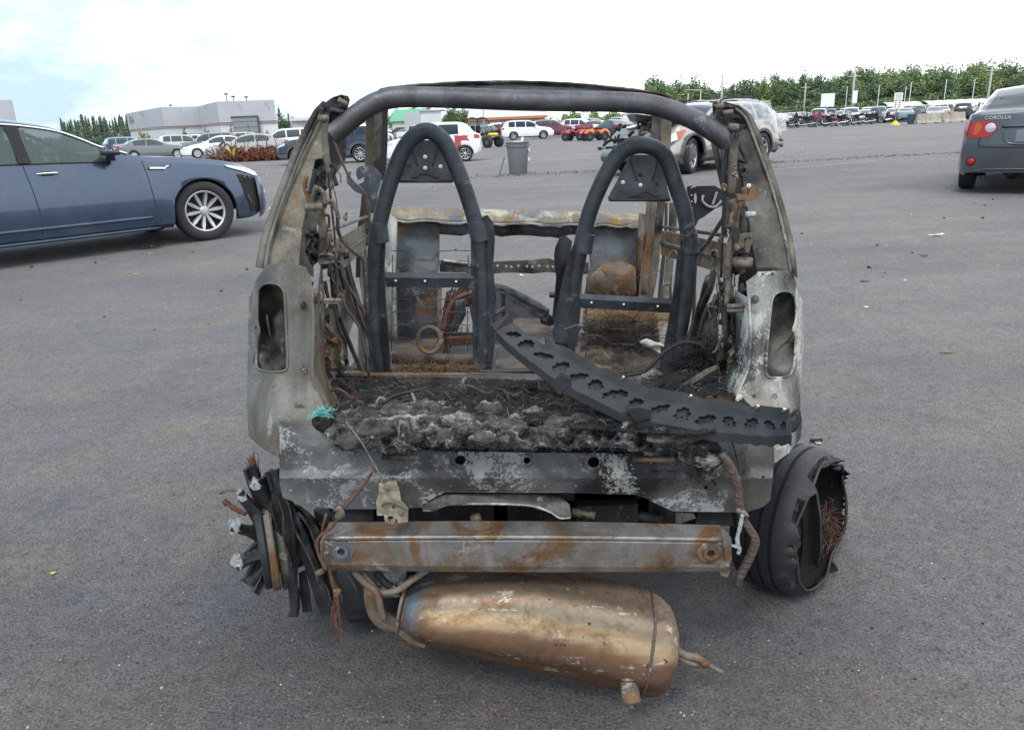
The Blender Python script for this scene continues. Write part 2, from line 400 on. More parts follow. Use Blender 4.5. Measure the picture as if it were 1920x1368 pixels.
qr = obj('quarter_panel', panel(oqr, [hqr, ell(1452, 743, 6, 6, 12)], lambda x, y: P(x, y, y_qr(x, y)), 9, .0018, seed=2), M['body_white'], car, True, sharp=40)
tag(ql, 'left quarter panel, grey and brown'); tag(qr, 'right quarter panel, blistered white')
for q, h, yf, dx in ((ql, hq, y_ql, 16), (qr, hqr, y_qr, -16)):
    front = [P(x, y, yf(x, y)) for x, y in h]; front.append(front[0])
    hh = [(x+dx*.9, y+2) for x, y in h]
    mid = [P(x, y, yf(x, y)+.025) for x, y in h]; mid.append(mid[0])
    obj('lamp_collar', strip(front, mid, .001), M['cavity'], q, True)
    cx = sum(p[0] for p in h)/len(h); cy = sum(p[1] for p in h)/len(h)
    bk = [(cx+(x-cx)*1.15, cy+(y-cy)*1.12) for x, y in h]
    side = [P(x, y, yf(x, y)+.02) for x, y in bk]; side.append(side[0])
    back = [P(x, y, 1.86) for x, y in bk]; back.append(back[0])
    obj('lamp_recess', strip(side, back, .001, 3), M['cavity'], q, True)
    def mb(x, y, s=dx): return P(x, y, 1.72+(.0006*(y-560)*-1)+.05*nz(x, y, .03, 9))
    obj('recess_back', panel([(x+ (x-cx)*.1, y) for x, y in bk], [], mb, 14, .001), M['body'] if dx < 0 else M['pillar_dark'], q, True)
    # rolled lip around the opening
    obj('lamp_lip', tube([P(x, y, yf(x, y)-.0005) for x, y in h], .0028, 6, 3, True), M['body_white'] if dx < 0 else M['body'], q, True)
def blob(px, py, Y, r, mat, par, name='bolt', ax=(0, -1, .25)):
    a = Vector(ax).normalized()
    return obj(name, lathe(P(px, py, Y)-a*.001, a, [(0, r*1.15), (.0010, r*1.15), (.0012, r*.7), (.004, r*.65), (.005, r*.4), (.0051, .0001)], 12), mat, par, True, sharp=35)
for px, py in ((567, 572), (567, 693)): blob(px, py, y_ql(px, py), .008, M['pillar_dark'], ql)
for px, py in ((1416, 561), (1412, 707)): blob(px, py, y_qr(px, py), .008, M['pillar_dark'], qr)
blob(480, 614, y_ql(480, 614), .003, M['pillar_dark'], ql)
obj('torn_wire', tube([P(1436, 690, 1.6), P(1455, 660, 1.63), (P(1480, 635, 1.66)), P(1489, 622, 1.60)], .0016, 6), M['wire'], qr, True)
obj('torn_wire', tube([P(500, 590, 1.66), P(505, 620, 1.66), (P(512, 650, 1.69)), P(520, 668, 1.70)], .003, 6), M['body'], ql, True)

# flared inner edge running down from the C pillars to the boot lip
for pts, q in (([(586, 545), (588, 620), (586, 700), (596, 738), (611, 768), (623, 793)], ql), ([(1404, 560), (1407, 630), (1402, 690), (1390, 722), (1376, 758)], qr)):
    A = [P(x, y, 1.575-.0006*(y-540)*.3) for x, y in pts]; sgn = 1 if q is ql else -1
    A = spline(A, 5); B = [a+Vector((sgn*.004, .09, .0)) for a in A]
    obj('hem_flange', strip(A, B, .0015), M['pillar'] if q is ql else M['body_white'], q, True)
    obj('hem_bead', tube(A, .0035, 6, 1), M['body'] if q is ql else M['body_white'], q, True)

# ---- C pillars : outer skin, inner web, edge flange
def pil(outline, yf, mat, name, par, step=10, th=.002, holes=[], lab=None, seed=3):
    o_ = obj(name, panel(outline, holes, lambda x, y: P(x, y, yf(x, y)), step, th, seed=seed), mat, par, True, sharp=40)
    if lab: o_['label'] = lab
    return o_
def y_cl(x, y): return pchip([(170, 1.90), (260, 1.86), (380, 1.78), (500, 1.66)], y) + .005*nz(x, y, .03, 2)
cpl = pil([(606, 196), (618, 190), (622, 215), (605, 250), (606, 285), (600, 320), (585, 350), (573, 395), (566, 430), (560, 500), (500, 502), (497, 470), (512, 410), (535, 350), (556, 300), (580, 245)], y_cl, M['pillar'], 'c_pillar', car)
# outer edge flange, lighter
e1 = [(606, 190), (590, 206), (572, 238), (553, 275), (535, 322), (516, 370), (500, 415), (488, 455), (480, 500)]
e2 = [(612, 196), (600, 214), (583, 250), (564, 290), (546, 336), (528, 382), (512, 430), (502, 468), (497, 503)]
obj('outer_flange', strip([P(x, y, y_cl(x, y)-.012) for x, y in e1], [P(x, y, y_cl(x, y)-.004) for x, y in e2], .002, 2), M['body'], cpl, True)
obj('side_skin', strip([P(x, y, y_cl(x, y)-.012) for x, y in e1], [P(x, y, y_cl(x, y)-.012)+Vector((-.02, .16, 0)) for x, y in e1], .0015, 2), M['rust'], cpl, True)
obj('hem_bead', tube([P(x, y, y_cl(x, y)-.014) for x, y in e2], .0035, 6, 3, jit=.2), M['body'], cpl, True)
# inner channel
pil([(606, 250), (640, 225), (650, 260), (648, 300), (628, 330), (610, 360), (595, 420), (588, 470), (588, 520), (560, 500), (566, 430), (573, 395), (585, 350), (600, 320)], lambda x, y: y_cl(x, y)+.03+.05*((x-570)/60), M['pillar_dark'], 'inner_web', cpl)
# crumpled hinge pocket on top
def crump(pts, Yb, mat, par, name, amp=.02, seed=5, step=6):
    return obj(name, panel(pts, [], lambda x, y: P(x, y, Yb+amp*noise.turbulence(Vector((x*.05+seed, y*.05, seed)), 4, True)-amp*.5), step, .0022, seed=seed), mat, par, True, sharp=45)
crump([(606, 196), (618, 186), (640, 179), (652, 180), (656, 188), (650, 212), (640, 216), (628, 205), (618, 215), (612, 240), (604, 244)], 1.87, M['body'], cpl, 'hinge_pocket')
crump([(622, 205), (632, 200), (644, 210), (640, 226), (654, 232), (640, 240), (622, 248), (612, 240)], 1.88, M['black'], cpl, 'hinge_cavity')
obj('hinge_pin', tube([P(634, 186, 1.85), P(650, 196, 1.85)], .006, 8, 1), M['mech'], cpl, True)
obj('hinge_pin', tube([P(620, 205, 1.85), P(644, 210, 1.85)], .005, 8, 1), M['body'], cpl, True)

def y_cr(x, y): return pchip([(170, 1.90), (260, 1.86), (380, 1.78), (500, 1.66)], y) + .005*nz(x, y, .03, 22)
cpr = pil([(1385, 200), (1400, 212), (1412, 240), (1430, 290), (1448, 340), (1462, 390), (1473, 440), (1481, 508), (1421, 512), (1408, 450), (1402, 390), (1392, 330), (1384, 300), (1384, 270), (1388, 235)], y_cr, M['pillar_dark'], 'c_pillar', car, seed=4)
e1 = [(1360, 192), (1388, 200), (1408, 216), (1420, 240), (1438, 290), (1456, 340), (1472, 392), (1484, 440), (1492, 490), (1494, 520)]
e2 = [(1362, 196), (1382, 206), (1398, 222), (1409, 246), (1426, 292), (1444, 342), (1459, 394), (1471, 442), (1479, 490), (1482, 512)]
obj('outer_flange', strip([P(x, y, y_cr(x, y)-.012) for x, y in e1], [P(x, y, y_cr(x, y)-.004) for x, y in e2], .002, 2), M['pillar'], cpr, True)
obj('side_skin', strip([P(x, y, y_cr(x, y)-.012) for x, y in e1], [P(x, y, y_cr(x, y)-.012)+Vector((.02, .16, 0)) for x, y in e1], .0015, 2), M['body'], cpr, True)
obj('hem_bead', tube([P(x, y, y_cr(x, y)-.014) for x, y in e2], .0035, 6, 3, jit=.2), M['body'], cpr, True)
pil([(1352, 300), (1375, 262), (1388, 235), (1384, 270), (1384, 300), (1392, 330), (1402, 390), (1408, 450), (1421, 512), (1395, 530), (1376, 500), (1368, 440), (1362, 380)], lambda x, y: y_cr(x, y)+.03+.05*((1400-x)/60), M['black'], 'inner_web', cpr)
crump([(1336, 193), (1360, 192), (1384, 204), (1398, 226), (1400, 262), (1388, 270), (1380, 240), (1366, 262), (1356, 240), (1342, 236), (1338, 215)], 1.87, M['pillar_dark'], cpr, 'hinge_pocket')
obj('hinge_pin', tube([P(1342, 200, 1.85), P(1357, 198, 1.85)], .006, 8, 1), M['mech'], cpr, True)
obj('hinge_pin', tube([P(1356, 212, 1.85), P(1374, 210, 1.85)], .006, 8, 1), M['mech'], cpr, True)
# stamped triangle on the right pillar
obj('stamped_bead', tube([P(x, y, y_cr(x, y)-.006) for x, y in ((1376, 244), (1388, 275), (1398, 296), (1396, 302), (1379, 297))], .0035, 6, 3), M['black'], cpr, True)
# flaky white patch / small bolts on right pillar
for x, y in ((1406, 308),): blob(x, y, y_cr(x, y), .0018, M['mech'], cpr)
for x, y in ((1429, 514), (1448, 513)): blob(x, y, y_qr(x, y), .003, M['pillar'], qr)

# ---- roll bar
rb = [(623, 250), (640, 238), (668, 214), (700, 193), (735, 182), (780, 180), (860, 182), (960, 186), (1060, 188), (1150, 189), (1210, 193), (1255, 204), (1300, 222), (1340, 246), (1368, 268)]
obj('roll_bar', tube([P(x, y+2, 1.86) for x, y in rb], .0235, 20, 5), M['bar'], car, True, sharp=60)
for x, y in ((837, 192), (1163, 207)): obj('drain_hole', cyl(P(x, y, 1.838), (0, 1, 0), .003, .002, 10), M['black'], car)

# ---- windscreen header
hd = [(706, 184), (715, 170), (760, 163), (850, 157), (930, 155), (1010, 156), (1100, 161), (1180, 169), (1235, 177), (1256, 186)]
A = spline([P(x, y, 2.72) for x, y in hd], 5); B = [a+Vector((0, .02, -.028)) for a in A]
hb = obj('windscreen_header', strip(A, B, .002, 2), M['pillar_dark'], car, True)
obj('header_lip', tube([a+Vector((0, -.006, .002)) for a in A], .006, 6, 1, jit=.25, flat=.6), M['pillar'], hb, True)
A2 = [a+Vector((0, -.03, -.012)) for a in A[6:-5]]; obj('inner_rail', strip(A2, [a+Vector((0, -.01, -.03)) for a in A2], .003, 1), M['tube'], hb, True)

# ---- windscreen posts
def post(edgesL, edgesR, Y0, mat, name, par, dY=.02, th=.003):
    L_ = spline([P(x, y, Y0) for x, y in edgesL], 4); R_ = spline([P(x, y, Y0+dY) for x, y in edgesR], 4)
    return obj(name, strip(L_, R_, th, 2), mat, par, True, sharp=45)
wpl = post([(712, 170), (690, 205), (686, 260), (684, 320), (680, 400), (678, 440), (672, 500), (690, 620), (706, 690)], [(730, 168), (704, 206), (702, 260), (699, 320), (693, 400), (690, 440), (688, 500), (700, 620), (716, 690)], 2.7, M['pillar'], 'windscreen_post', car)
post([(730, 185), (704, 206), (702, 260), (699, 320), (693, 400)], [(735, 185), (718, 206), (716, 260), (712, 320), (704, 400)], 2.68, M['pillar_dark'], 'post_web', wpl)
post([(734, 185), (718, 206), (716, 250), (711, 320), (706, 335)], [(742, 185), (728, 206), (727, 260), (724, 320), (722, 340)], 2.72, M['black'], 'post_flange', wpl)
post([(680, 360), (676, 400), (670, 440), (668, 520)], [(685, 360), (683, 400), (677, 440), (676, 520)], 2.6, M['black'], 'seal_rail', wpl)
wpr = post([(1222, 180), (1223, 215), (1220, 300), (1213, 380), (1208, 450), (1201, 520), (1198, 560)], [(1240, 184), (1240, 215), (1238, 300), (1230, 380), (1226, 450), (1219, 520), (1214, 560)], 2.7, M['pillar_dark'], 'windscreen_post', car)
post([(1240, 184), (1240, 215), (1238, 300), (1230, 380), (1226, 450), (1219, 520), (1214, 560)], [(1258, 190), (1260, 215), (1256, 300), (1250, 350), (1240, 450), (1232, 520), (1224, 560)], 2.72, M['pillar'], 'post_web', wpr)
obj('drain_pipe', tube([P(x, y, 2.66) for x, y in ((1226, 380), (1219, 440), (1212, 490), (1207, 552))], .012, 10), M['rust'], wpr, True)
post([(1256, 380), (1254, 440), (1248, 500), (1240, 600)], [(1270, 380), (1268, 440), (1262, 500), (1256, 600)], 2.76, M['pillar'], 'outer_channel', wpr)
post([(1248, 380), (1246, 440), (1240, 500), (1234, 560)], [(1252, 380), (1251, 440), (1246, 500), (1240, 560)], 2.74, M['black'], 'seal_rail', wpr)

# ---- seatbelt-hook plates beside the seats
hp = rloop([(668, 318), (673, 312), (690, 310), (705, 316), (716, 330), (712, 350), (704, 372), (694, 378), (680, 366), (664, 358), (651, 344), (649, 332), (655, 322), (658, 322), (656, 336), (662, 346), (672, 346), (684, 340), (688, 333), (684, 331), (672, 338), (668, 330)], n=1)
obj('seatbelt_plate', panel(hp, [], lambda x, y: P(x, y, 2.15), 9, .004), M['firewall'], car)
hp2 = [(1288, 350), (1297, 348), (1302, 352), (1306, 349), (1340, 348), (1357, 358), (1357, 384), (1340, 392), (1318, 408), (1310, 412), (1304, 424), (1296, 420), (1290, 380)]
pl2 = obj('seatbelt_plate', panel(hp2, [ell(1304, 372, 3, 10, 12)], lambda x, y: P(x, y, 2.15), 9, .004), M['plastic'], car)
obj('slot_curve', tube([P(x, y, 2.145) for x, y in ((1319, 366), (1317, 376), (1326, 386), (1340, 388), (1350, 380), (1353, 376))], .0038, 8), M['alloy_tip'], pl2, True)
obj('slot_curve', tube([P(x, y, 2.144) for x, y in ((1336, 384), (1341, 370), (1344, 360))], .0038, 8), M['alloy_tip'], pl2, True)
for y in (352, 366, 378, 390): blob(1297, y, 2.145, .002, M['bolt'], pl2)

# ---- seat frames
def seat(hoop, plate, cross, Y, flip, bolts, wires, wing):
    s = obj('seat_frame', tube([P(x, y, Y) for x, y in hoop], .0205, 16, 5), M['tube'], car, True, sharp=60)
    hpnl = [(plate[0], plate[4]), (plate[1], plate[4]), (plate[3]-8, plate[5]-4), (plate[3]-12, plate[5]), (plate[2]+12, plate[5]), (plate[2]+6, plate[5]-6)]
    def yp(x, y): return Y-.004+.004*nz(x, y, .03, 2)
    hpx = obj('headrest_plate', panel(hpnl, [], lambda x, y: P(x, y, yp(x, y)), 8, .003), M['plate'], s, True, sharp=40)
    cx = (plate[0]+plate[1])/2; y0, y1 = plate[4], plate[5]
    for sg in (-1, 1):
        obj('stamped_bead', tube([P(cx+sg*a, b, Y-.0075) for a, b in ((26, y0+8), (20, y0+30), (14, y0+48))], .0016, 6), M['plastic'], hpx, True)
    obj('stamped_bead', tube([P(cx+a, b, Y-.0075) for a, b in ((-26, y1-11), (-16, y1-12), (0, y1-19), (16, y1-12), (26, y1-11))], .0016, 6), M['plastic'], hpx, True)
    obj('plate_rim', tube([P(plate[2]+8, y1-3, Y-.008), P(plate[3]-8, y1-3, Y-.008)], .003, 6, 1), M['plastic'], hpx, True)
    for bx, by, m in bolts: blob(bx, by, Y-.007, .0042, M[m], hpx, ax=(0, -1, .1))
    x0, x1, yc, hh = cross
    A = [P(x0, yc-hh, Y-.006), P(x1, yc-hh-(x1-x0)*0+flip, Y-.006)]
    cb = obj('cross_bar', strip(A, [a+Vector((0, -.012, -.012)) for a in A], .002), M['tube'], s)
    Bq = [a+Vector((0, -.012, -.012)) for a in A]
    obj('cross_face', strip(Bq, [a+Vector((0, .006, -.026)) for a in Bq], .002), M['tube'], cb)
    for f in (.12, .45, .8): 
        p = Bq[0].lerp(Bq[1], f)+Vector((0, 0, -.008)); obj('bolt', lathe(p, (0, -1, .2), [(0, .003), (.002, .003), (.0022, .0001)], 8), M['bolt'], cb)
    for wy in wires:
        for (a, b) in ((x0+12, x0+100), (x1-95, x1-6)):
            n_ = []
            k = (b-a)
            n_ = [(a, wy), (a+k*.36, wy+random.uniform(-2, 2)), (a+k*.5, wy+15), (a+k*.72, wy+16), (b, wy+16)] if a < x0+30 else [(a-8, wy+18), (a+k*.2, wy+18), (a+k*.36, wy+1), (b-8, wy), (b, wy)]
            obj('spring_wire', tube([P(x, y, Y+.02) for x, y in n_], .0011, 5, 2), M['wire'], s)
    for xv in (x0+14, x1-10): obj('spring_wire', tube([P(xv, cross[2]-40, Y+.02), P(xv-2, wires[-1]+25, Y+.02)], .0013, 5, 1), M['wire'], s)
    for L_, m in wing:
        obj('side_channel', panel(L_, [], lambda x, y: P(x, y, Y-.016+.012*math.sin((x-L_[0][0])/11)+.004*nz(x, y, .04, 7)), 11, .003), M[m], s, True, sharp=40)
    return s
seat([(716, 712), (704, 640), (699, 560), (704, 470), (716, 400), (738, 325), (762, 272), (796, 246), (831, 263), (858, 318), (882, 385), (896, 440), (903, 520), (906, 620), (905, 712)],
     (765, 828, 738, 858, 263, 343), (722, 888, 518, 8), 1.95, 2,
     [(797, 294, 'bolt'), (797, 315, 'bolt'), (826, 312, 'bolt'), (767, 309, 'plastic')], [470, 538, 560, 585, 609, 634],
     [([(690, 470), (694, 440), (722, 440), (720, 500), (722, 560), (732, 690), (739, 702), (704, 706), (700, 690), (690, 560)], 'tube'),
      ([(884, 425), (902, 405), (915, 440), (924, 500), (928, 560), (927, 640), (921, 692), (888, 694), (886, 560), (884, 480)], 'tube'),
      ([(904, 408), (914, 403), (926, 420), (928, 450), (924, 500), (930, 560), (926, 580), (918, 520), (912, 440)], 'plastic')])
seat([(1052, 650), (1062, 590), (1078, 520), (1094, 440), (1112, 380), (1140, 320), (1165, 285), (1206, 272), (1246, 292), (1268, 350), (1284, 400), (1292, 470), (1285, 550), (1270, 640), (1262, 712)],
     (1183, 1235, 1133, 1265, 291, 378), (1086, 1268, 556, 6), 1.95, 10,
     [(1168, 342, 'bolt'), (1201, 347, 'bolt'), (1201, 327, 'black'), (1232, 342, 'plastic')], [508, 578, 600, 628, 650],
     [([(1075, 460), (1095, 450), (1092, 520), (1088, 590), (1082, 650), (1066, 645), (1034, 640), (1040, 590), (1056, 520)], 'tube'),
      ([(1272, 470), (1308, 470), (1304, 540), (1290, 620), (1272, 700), (1238, 706), (1246, 640), (1262, 560)], 'tube'),
      ([(1042, 465), (1050, 446), (1060, 441), (1072, 452), (1068, 480), (1056, 520), (1044, 580), (1036, 600), (1044, 520), (1040, 480)], 'plastic')])
# sleeve collars where round tube enters square channel
for x, y, ang in ((710, 432, 0), (896, 430, .2), (1096, 452, -.2), (1292, 452, .15)):
    obj('sleeve_collar', lathe(P(x, y, 1.95), (-ang, 0, 1), [(-.03, .0255), (.02, .0235), (.022, .021)], 16), M['tube'], car, True, sharp=40)

# ---- cowl beam and firewall
cx_ = [(724, 392), (760, 389), (900, 392), (1050, 396), (1150, 398), (1218, 402)]
A = spline([P(x, y, 3.12) for x, y in cx_], 8)
B = [a+Vector((0, -.05, -.028+.004*math.sin(i*1.3))) for i, a in enumerate(A)]
Cc = [b+Vector((0, -.004, -.022)) for b in B]
D_ = [c+Vector((0, .06, -.012+.008*nz(i*9, 0, .1, 3))) for i, c in enumerate(Cc)]
E_ = [d+Vector((0, .01, -.045-.01*nz(i*7, 0, .07, 5))) for i, d in enumerate(D_)]
cw = obj('cowl_beam', strip(A, B, .003, 2), M['cowl'], car, True)
obj('cowl_face', strip(B, Cc, .002, 1), M['cowl'], cw, True)
obj('cowl_lip', tube(Cc, .004, 6, 1, jit=.3), M['body_white'], cw, True)
obj('cowl_underside', strip(D_, E_, .002, 1), M['firewall'], cw, True)
def yfw(x, y): return 3.10+.03*math.cos((y-415)/40)+.012*nz(x, y, .02, 6)
obj('firewall_panel', panel([(738, 412), (824, 414), (824, 490), (820, 520), (822, 640), (738, 650), (735, 500)], [], lambda x, y: P(x, y, yfw(x, y)), 9, .002), M['firewall'], car, True)
obj('firewall_edge', strip([P(x, y, 3.05) for x, y in ((722, 395), (722, 500), (724, 640))], [P(x, y, 3.0) for x, y in ((744, 412), (742, 500), (744, 640))], .003, 2), M['body_white'], car, True)
obj('firewall_post', strip([P(820, 516, 3.02), P(820, 640, 3.0)], [P(828, 514, 3.02), P(829, 640, 3.0)], .004), M['rust'], car)
obj('firewall_panel', panel([(1102, 424), (1196, 428), (1196, 470), (1194, 560), (1192, 640), (1092, 620), (1096, 548), (1106, 500)], [], lambda x, y: P(x, y, yfw(x, y)-.02), 9, .002), M['firewall'], car, True)
obj('rust_bulge', panel([(1096, 556), (1108, 515), (1130, 495), (1165, 488), (1192, 500), (1194, 556)], [], lambda x, y: P(x, y, 3.02-.03*math.sin((y-488)/22)), 9, .002), M['rust'], car, True)
obj('firewall_web', strip([P(x, y, 3.06) for x, y in ((1198, 400), (1194, 470), (1186, 560))], [P(x, y, 3.0) for x, y in ((1214, 402), (1208, 470), (1200, 560))], .003, 2), M['rust'], car, True)
# front cross member with a row of holes
fc = [(824, 488), (870, 489), (900, 492), (960, 489), (1000, 487), (1028, 484), (1046, 490), (1104, 492)]
T_ = [(x, y) for x, y in fc]; Bm = [(x, y+22+ (4 if 980 < x < 1030 else 0)) for x, y in fc][::-1]
obj('front_crossmember', panel(T_+Bm, [ell(933+i*13+ (3 if i % 3 == 1 else 0), 498+(i % 3), 2.6, 2.4, 8) for i in range(9)]+[ell(880, 497, 2.4, 2.4, 8)], lambda x, y: P(x, y, 3.40), 8, .003), M['pillar_dark'], car)
obj('crossmember_lip', tube([P(x, y, 3.39) for x, y in ((832, 488), (860, 492), (885, 494))], .006, 6), M['body_white'], car, True)
# floor tub
fz = .40
obj('floor_pan', panel([(-.54, 1.95), (.58, 1.95), (.58, 3.08), (-.54, 3.08)], [], lambda x, y: Vector((x, y, fz+.01*nz(x, y, 4, 2)+(.10*math.exp(-(x/.12)**2)))), .05, .003, back=Vector((0, 0, -1))), M['floor'], car, True)
for s in (-1, 1):
    obj('sill', box((s*.57, 2.55, .36), (.08, 1.1, .13), None, .015), M['pillar'], car)
# lower tubes under the seats
obj('seat_tube', tube([P(736, 672, 2.0), P(888, 676, 2.0)], .016, 14, 1), M['floor'], car, True)
obj('seat_tube', tube([P(820, 697, 1.93), P(900, 698, 1.93), P(1040, 694, 1.93)], .010, 12, 3), M['plastic'], car, True)
sp = obj('coil_spring', tube([P(805+22*math.cos(a)*1.0, 637+24*math.sin(a), 1.93+a*.0022) for a in [i*.35 for i in range(54)]], .0062, 8, 1), M['rust'], car, True)

# ---- clutter in the left footwell: loom, pedals, bolts
for i in range(46):
    a = random.uniform(0, 1); x0 = 822+random.uniform(0, 30); y0 = random.uniform(560, 650)
    pts = [P(x0+random.uniform(-5, 10), y0+random.uniform(0, 30), 2.75), P(850+random.uniform(-15, 15), 575+random.uniform(-30, 40), 2.72), P(872+random.uniform(-5, 14), 535+random.uniform(-15, 40), 2.7), P(890, 545+random.uniform(-20, 70), 2.68)]
    obj('wire_strand', tube(pts, random.uniform(.0015, .004), 5, 4), M['rustwire'] if random.random() < .55 else M['wire'], car)
obj('loom_tube', tube([P(x, y, 2.66) for x, y in ((832, 620), (840, 585), (856, 560), (886, 548))], .009, 8), M['rustwire'], car, True)
obj('pedal_arm', panel([(854, 566), (872, 562), (874, 590), (862, 612), (846, 626), (838, 620), (852, 600)], [], lambda x, y: P(x, y, 2.62+.001*(y-560)), 8, .008), M['firewall'], car, True)
for x in (864, 876): 
    obj('stud', tube([P(x, 611, 2.5), P(x, 622, 2.5)], .006, 8, 1), M['bolt'], car)
obj('steel_crossbar', tube([P(830, 625, 2.5), P(890, 626, 2.5)], .006, 8, 1), M['black'], car)
obj('rust_block', box(P(864, 636, 2.5), (.09, .05, .03), None, .004), M['rustwire'], car)

# ---- centre: folded charred sheets, tunnel
obj('folded_sheet', panel([(928, 531), (950, 536), (985, 552), (1010, 566), (1030, 580), (1028, 588), (1012, 582), (975, 562), (940, 545), (928, 540)], [], lambda x, y: P(x, y, 2.75-(x-928)*.002), 8, .003), M['firewall'], car, True)
obj('folded_sheet', panel([(926, 543), (944, 548), (975, 565), (1008, 585), (1020, 592), (990, 600), (960, 604), (928, 616)], [], lambda x, y: P(x, y, 2.8-(y-540)*.003+.03*nz(x, y, .05, 1)), 7, .003), M['black'], car, True)
obj('charred_box', panel([(926, 540), (960, 552), (1000, 575), (1032, 590), (1036, 604), (990, 606), (928, 640)], [], lambda x, y: P(x, y, 2.92+.03*nz(x, y, .05, 4)), 9, .003), M['black'], car, True)
obj('tunnel_bracket', panel([(940, 548), (948, 550), (948, 590), (958, 600), (946, 604), (940, 590)], [], lambda x, y: P(x, y, 2.6), 8, .01), M['plastic'], car)
obj('tunnel_rail', tube([P(928, 590, 2.5), P(946, 578, 2.55)], .008, 6, 1), M['plastic'], car)
obj('tunnel_cover', panel([(940, 605), (965, 596), (1010, 596), (1040, 612), (1052, 660), (1062, 690), (930, 690), (928, 630)], [], lambda x, y: P(x, y, 2.5-(y-596)*.0055+.012*nz(x, y, .03, 3)), 9, .003), M['floor'], car, True)
crump([(1012, 598), (1040, 590), (1046, 606), (1030, 612), (1014, 606)], 2.4, M['black'], car, 'char_flake', .04)
obj('dash_rail', tube([P(1030, 553, 3.0), P(1100, 556, 3.0)], .012, 6, 1), M['plastic'], car)

# ---- door beams and inner door skins
def yside(x, c=742.): return c/abs(960-x)
def dbeam(pts, h, mat, name, dx=0):
    A = [P(x, y, Y) for x, y, Y in pts]; o_ = Vector((0, 0, -h))
    a = obj(name, strip(A, [p+o_*.45 for p in A], .006), mat, car)
    B = [p+o_*.5 for p in A]; s = -1 if pts[0][0] < 960 else 1
    obj('beam_rib', tube([p+o_*.5 for p in A], .007, 6, 1), M['pillar_dark'], a)
    obj('beam_lower', strip([p+o_*.55 for p in A], [p+o_ for p in A], .006), mat, a)
dbeam([(636, 448, 2.1), (684, 420, 2.62)], .085, M['pillar'], 'door_beam')
dbeam([(1240, 432, 2.62), (1358, 456, 2.05)], .085, M['rust'], 'door_beam')
obj('door_rail', tube([P(628, 428, 2.12), P(690, 405, 2.75)], .006, 6, 1), M['body'], car)
obj('door_rail', tube([P(1240, 425, 2.75), P(1362, 442, 2.1)], .006, 6, 1), M['body'], car)
def mdl(x, y): return P(x, y, yside(x) + .03*nz(x, y, .03, 5))
obj('door_skin', panel([(604, 470), (622, 462), (640, 455), (662, 520), (676, 560), (692, 620), (696, 694), (640, 696), (600, 700), (592, 620), (598, 540)], [[(664, 600), (673, 612), (671, 690), (655, 686), (650, 640)], [(604, 480), (616, 474), (622, 560), (612, 580), (606, 530)]], mdl, 8, .002), M['body'], car, True, sharp=50)
for pts, r, m in (([(612, 440), (622, 480), (630, 540), (640, 600), (662, 660), (676, 692)], .008, 'pillar'), ([(640, 470), (655, 520), (670, 580), (690, 630)], .006, 'body'), ([(628, 470), (636, 500), (646, 540)], .006, 'pillar'),
                  ([(652, 480), (668, 545), (690, 600)], .004, 'body_white'), ([(680, 470), (684, 560), (688, 620)], .005, 'pillar')):
    obj('door_rib', tube([P(x, y, yside(x)-.05) for x, y in pts], r, 8, 4, jit=.15), M[m], car, True)
obj('door_skin', panel([(1388, 560), (1360, 560), (1330, 570), (1310, 600), (1290, 640), (1290, 700), (1380, 720), (1398, 660)], [[(1340, 590), (1360, 584), (1364, 650), (1348, 662)]], lambda x, y: P(x, y, 742/(x-955)+.03*nz(x, y, .03, 5)), 8, .002), M['pillar'], car, True, sharp=50)
for pts, r, m in (([(1340, 470), (1332, 540), (1300, 610), (1278, 690)], .009, 'pillar'), ([(1362, 400), (1330, 450), (1302, 490), (1302, 560), (1300, 600), (1296, 640)], .0055, 'mech'), ([(1330, 520), (1318, 560), (1296, 640), (1280, 700)], .011, 'pillar'),
                  ([(1372, 480), (1366, 540), (1360, 600), (1362, 680)], .007, 'body'), ([(1346, 500), (1352, 560), (1356, 640)], .002, 'wire'), ([(1375, 560), (1372, 620), (1378, 700)], .0018, 'wire'),
                  ([(1250, 490), (1262, 470), (1272, 480), (1270, 500)], .003, 'mech'), ([(1240, 560), (1244, 536), (1256, 534), (1258, 562)], .005, 'mech')):
    obj('door_rib', tube([P(x, y, min(2.4, 742/(x-955))-.06) for x, y in pts], r, 8, 4, jit=.15), M[m], car, True)

# ---- strut rods, gears and brackets hanging by the pillars
def T(name, pts, Y, r, m, par=car, seg=8, n=4, jit=0):
    return obj(name, tube([P(p[0], p[1], p[2] if len(p) > 2 else Y) for p in pts], r, seg, n, jit=jit), M[m], par, True)
ll = T('lift_strut', [(609, 226), (610, 268), (613, 300), (620, 326)], 1.72, .0075, 'pillar', jit=.1)
T('strut_pivot', [(597, 222), (616, 222)], 1.71, .007, 'mech', ll)
T('strut_rod', [(612, 290), (617, 340), (623, 400), (628, 450), (630, 520), (634, 560)], 1.74, .0028, 'wire')
T('pull_cable', [(626, 262), (640, 300), (658, 336), (682, 360), (692, 390), (692, 430), (688, 460)], 1.85, .0032, 'wire')
T('pull_cable', [(620, 378), (632, 400), (636, 440), (660, 470), (683, 490), (686, 540), (690, 600)], 1.80, .0045, 'wire')
T('pull_cable', [(640, 490), (644, 520), (668, 560), (690, 600)], 1.80, .0035, 'wire')
T('pull_cable', [(641, 550), (650, 580), (672, 610), (683, 650), (692, 705)], 1.72, .0035, 'wire')
T('cross_pin', [(572, 388), (604, 388)], 1.66, .0085, 'mech')
T('cross_pin', [(592, 562), (640, 563)], 1.58, .0045, 'mech')
T('cross_pin', [(590, 567), (636, 568)], 1.58, .003, 'mech')
hingeL = T('hinge_arm', [(600, 392), (606, 430), (604, 470), (612, 500)], 1.70, .011, 'mech', jit=.25)
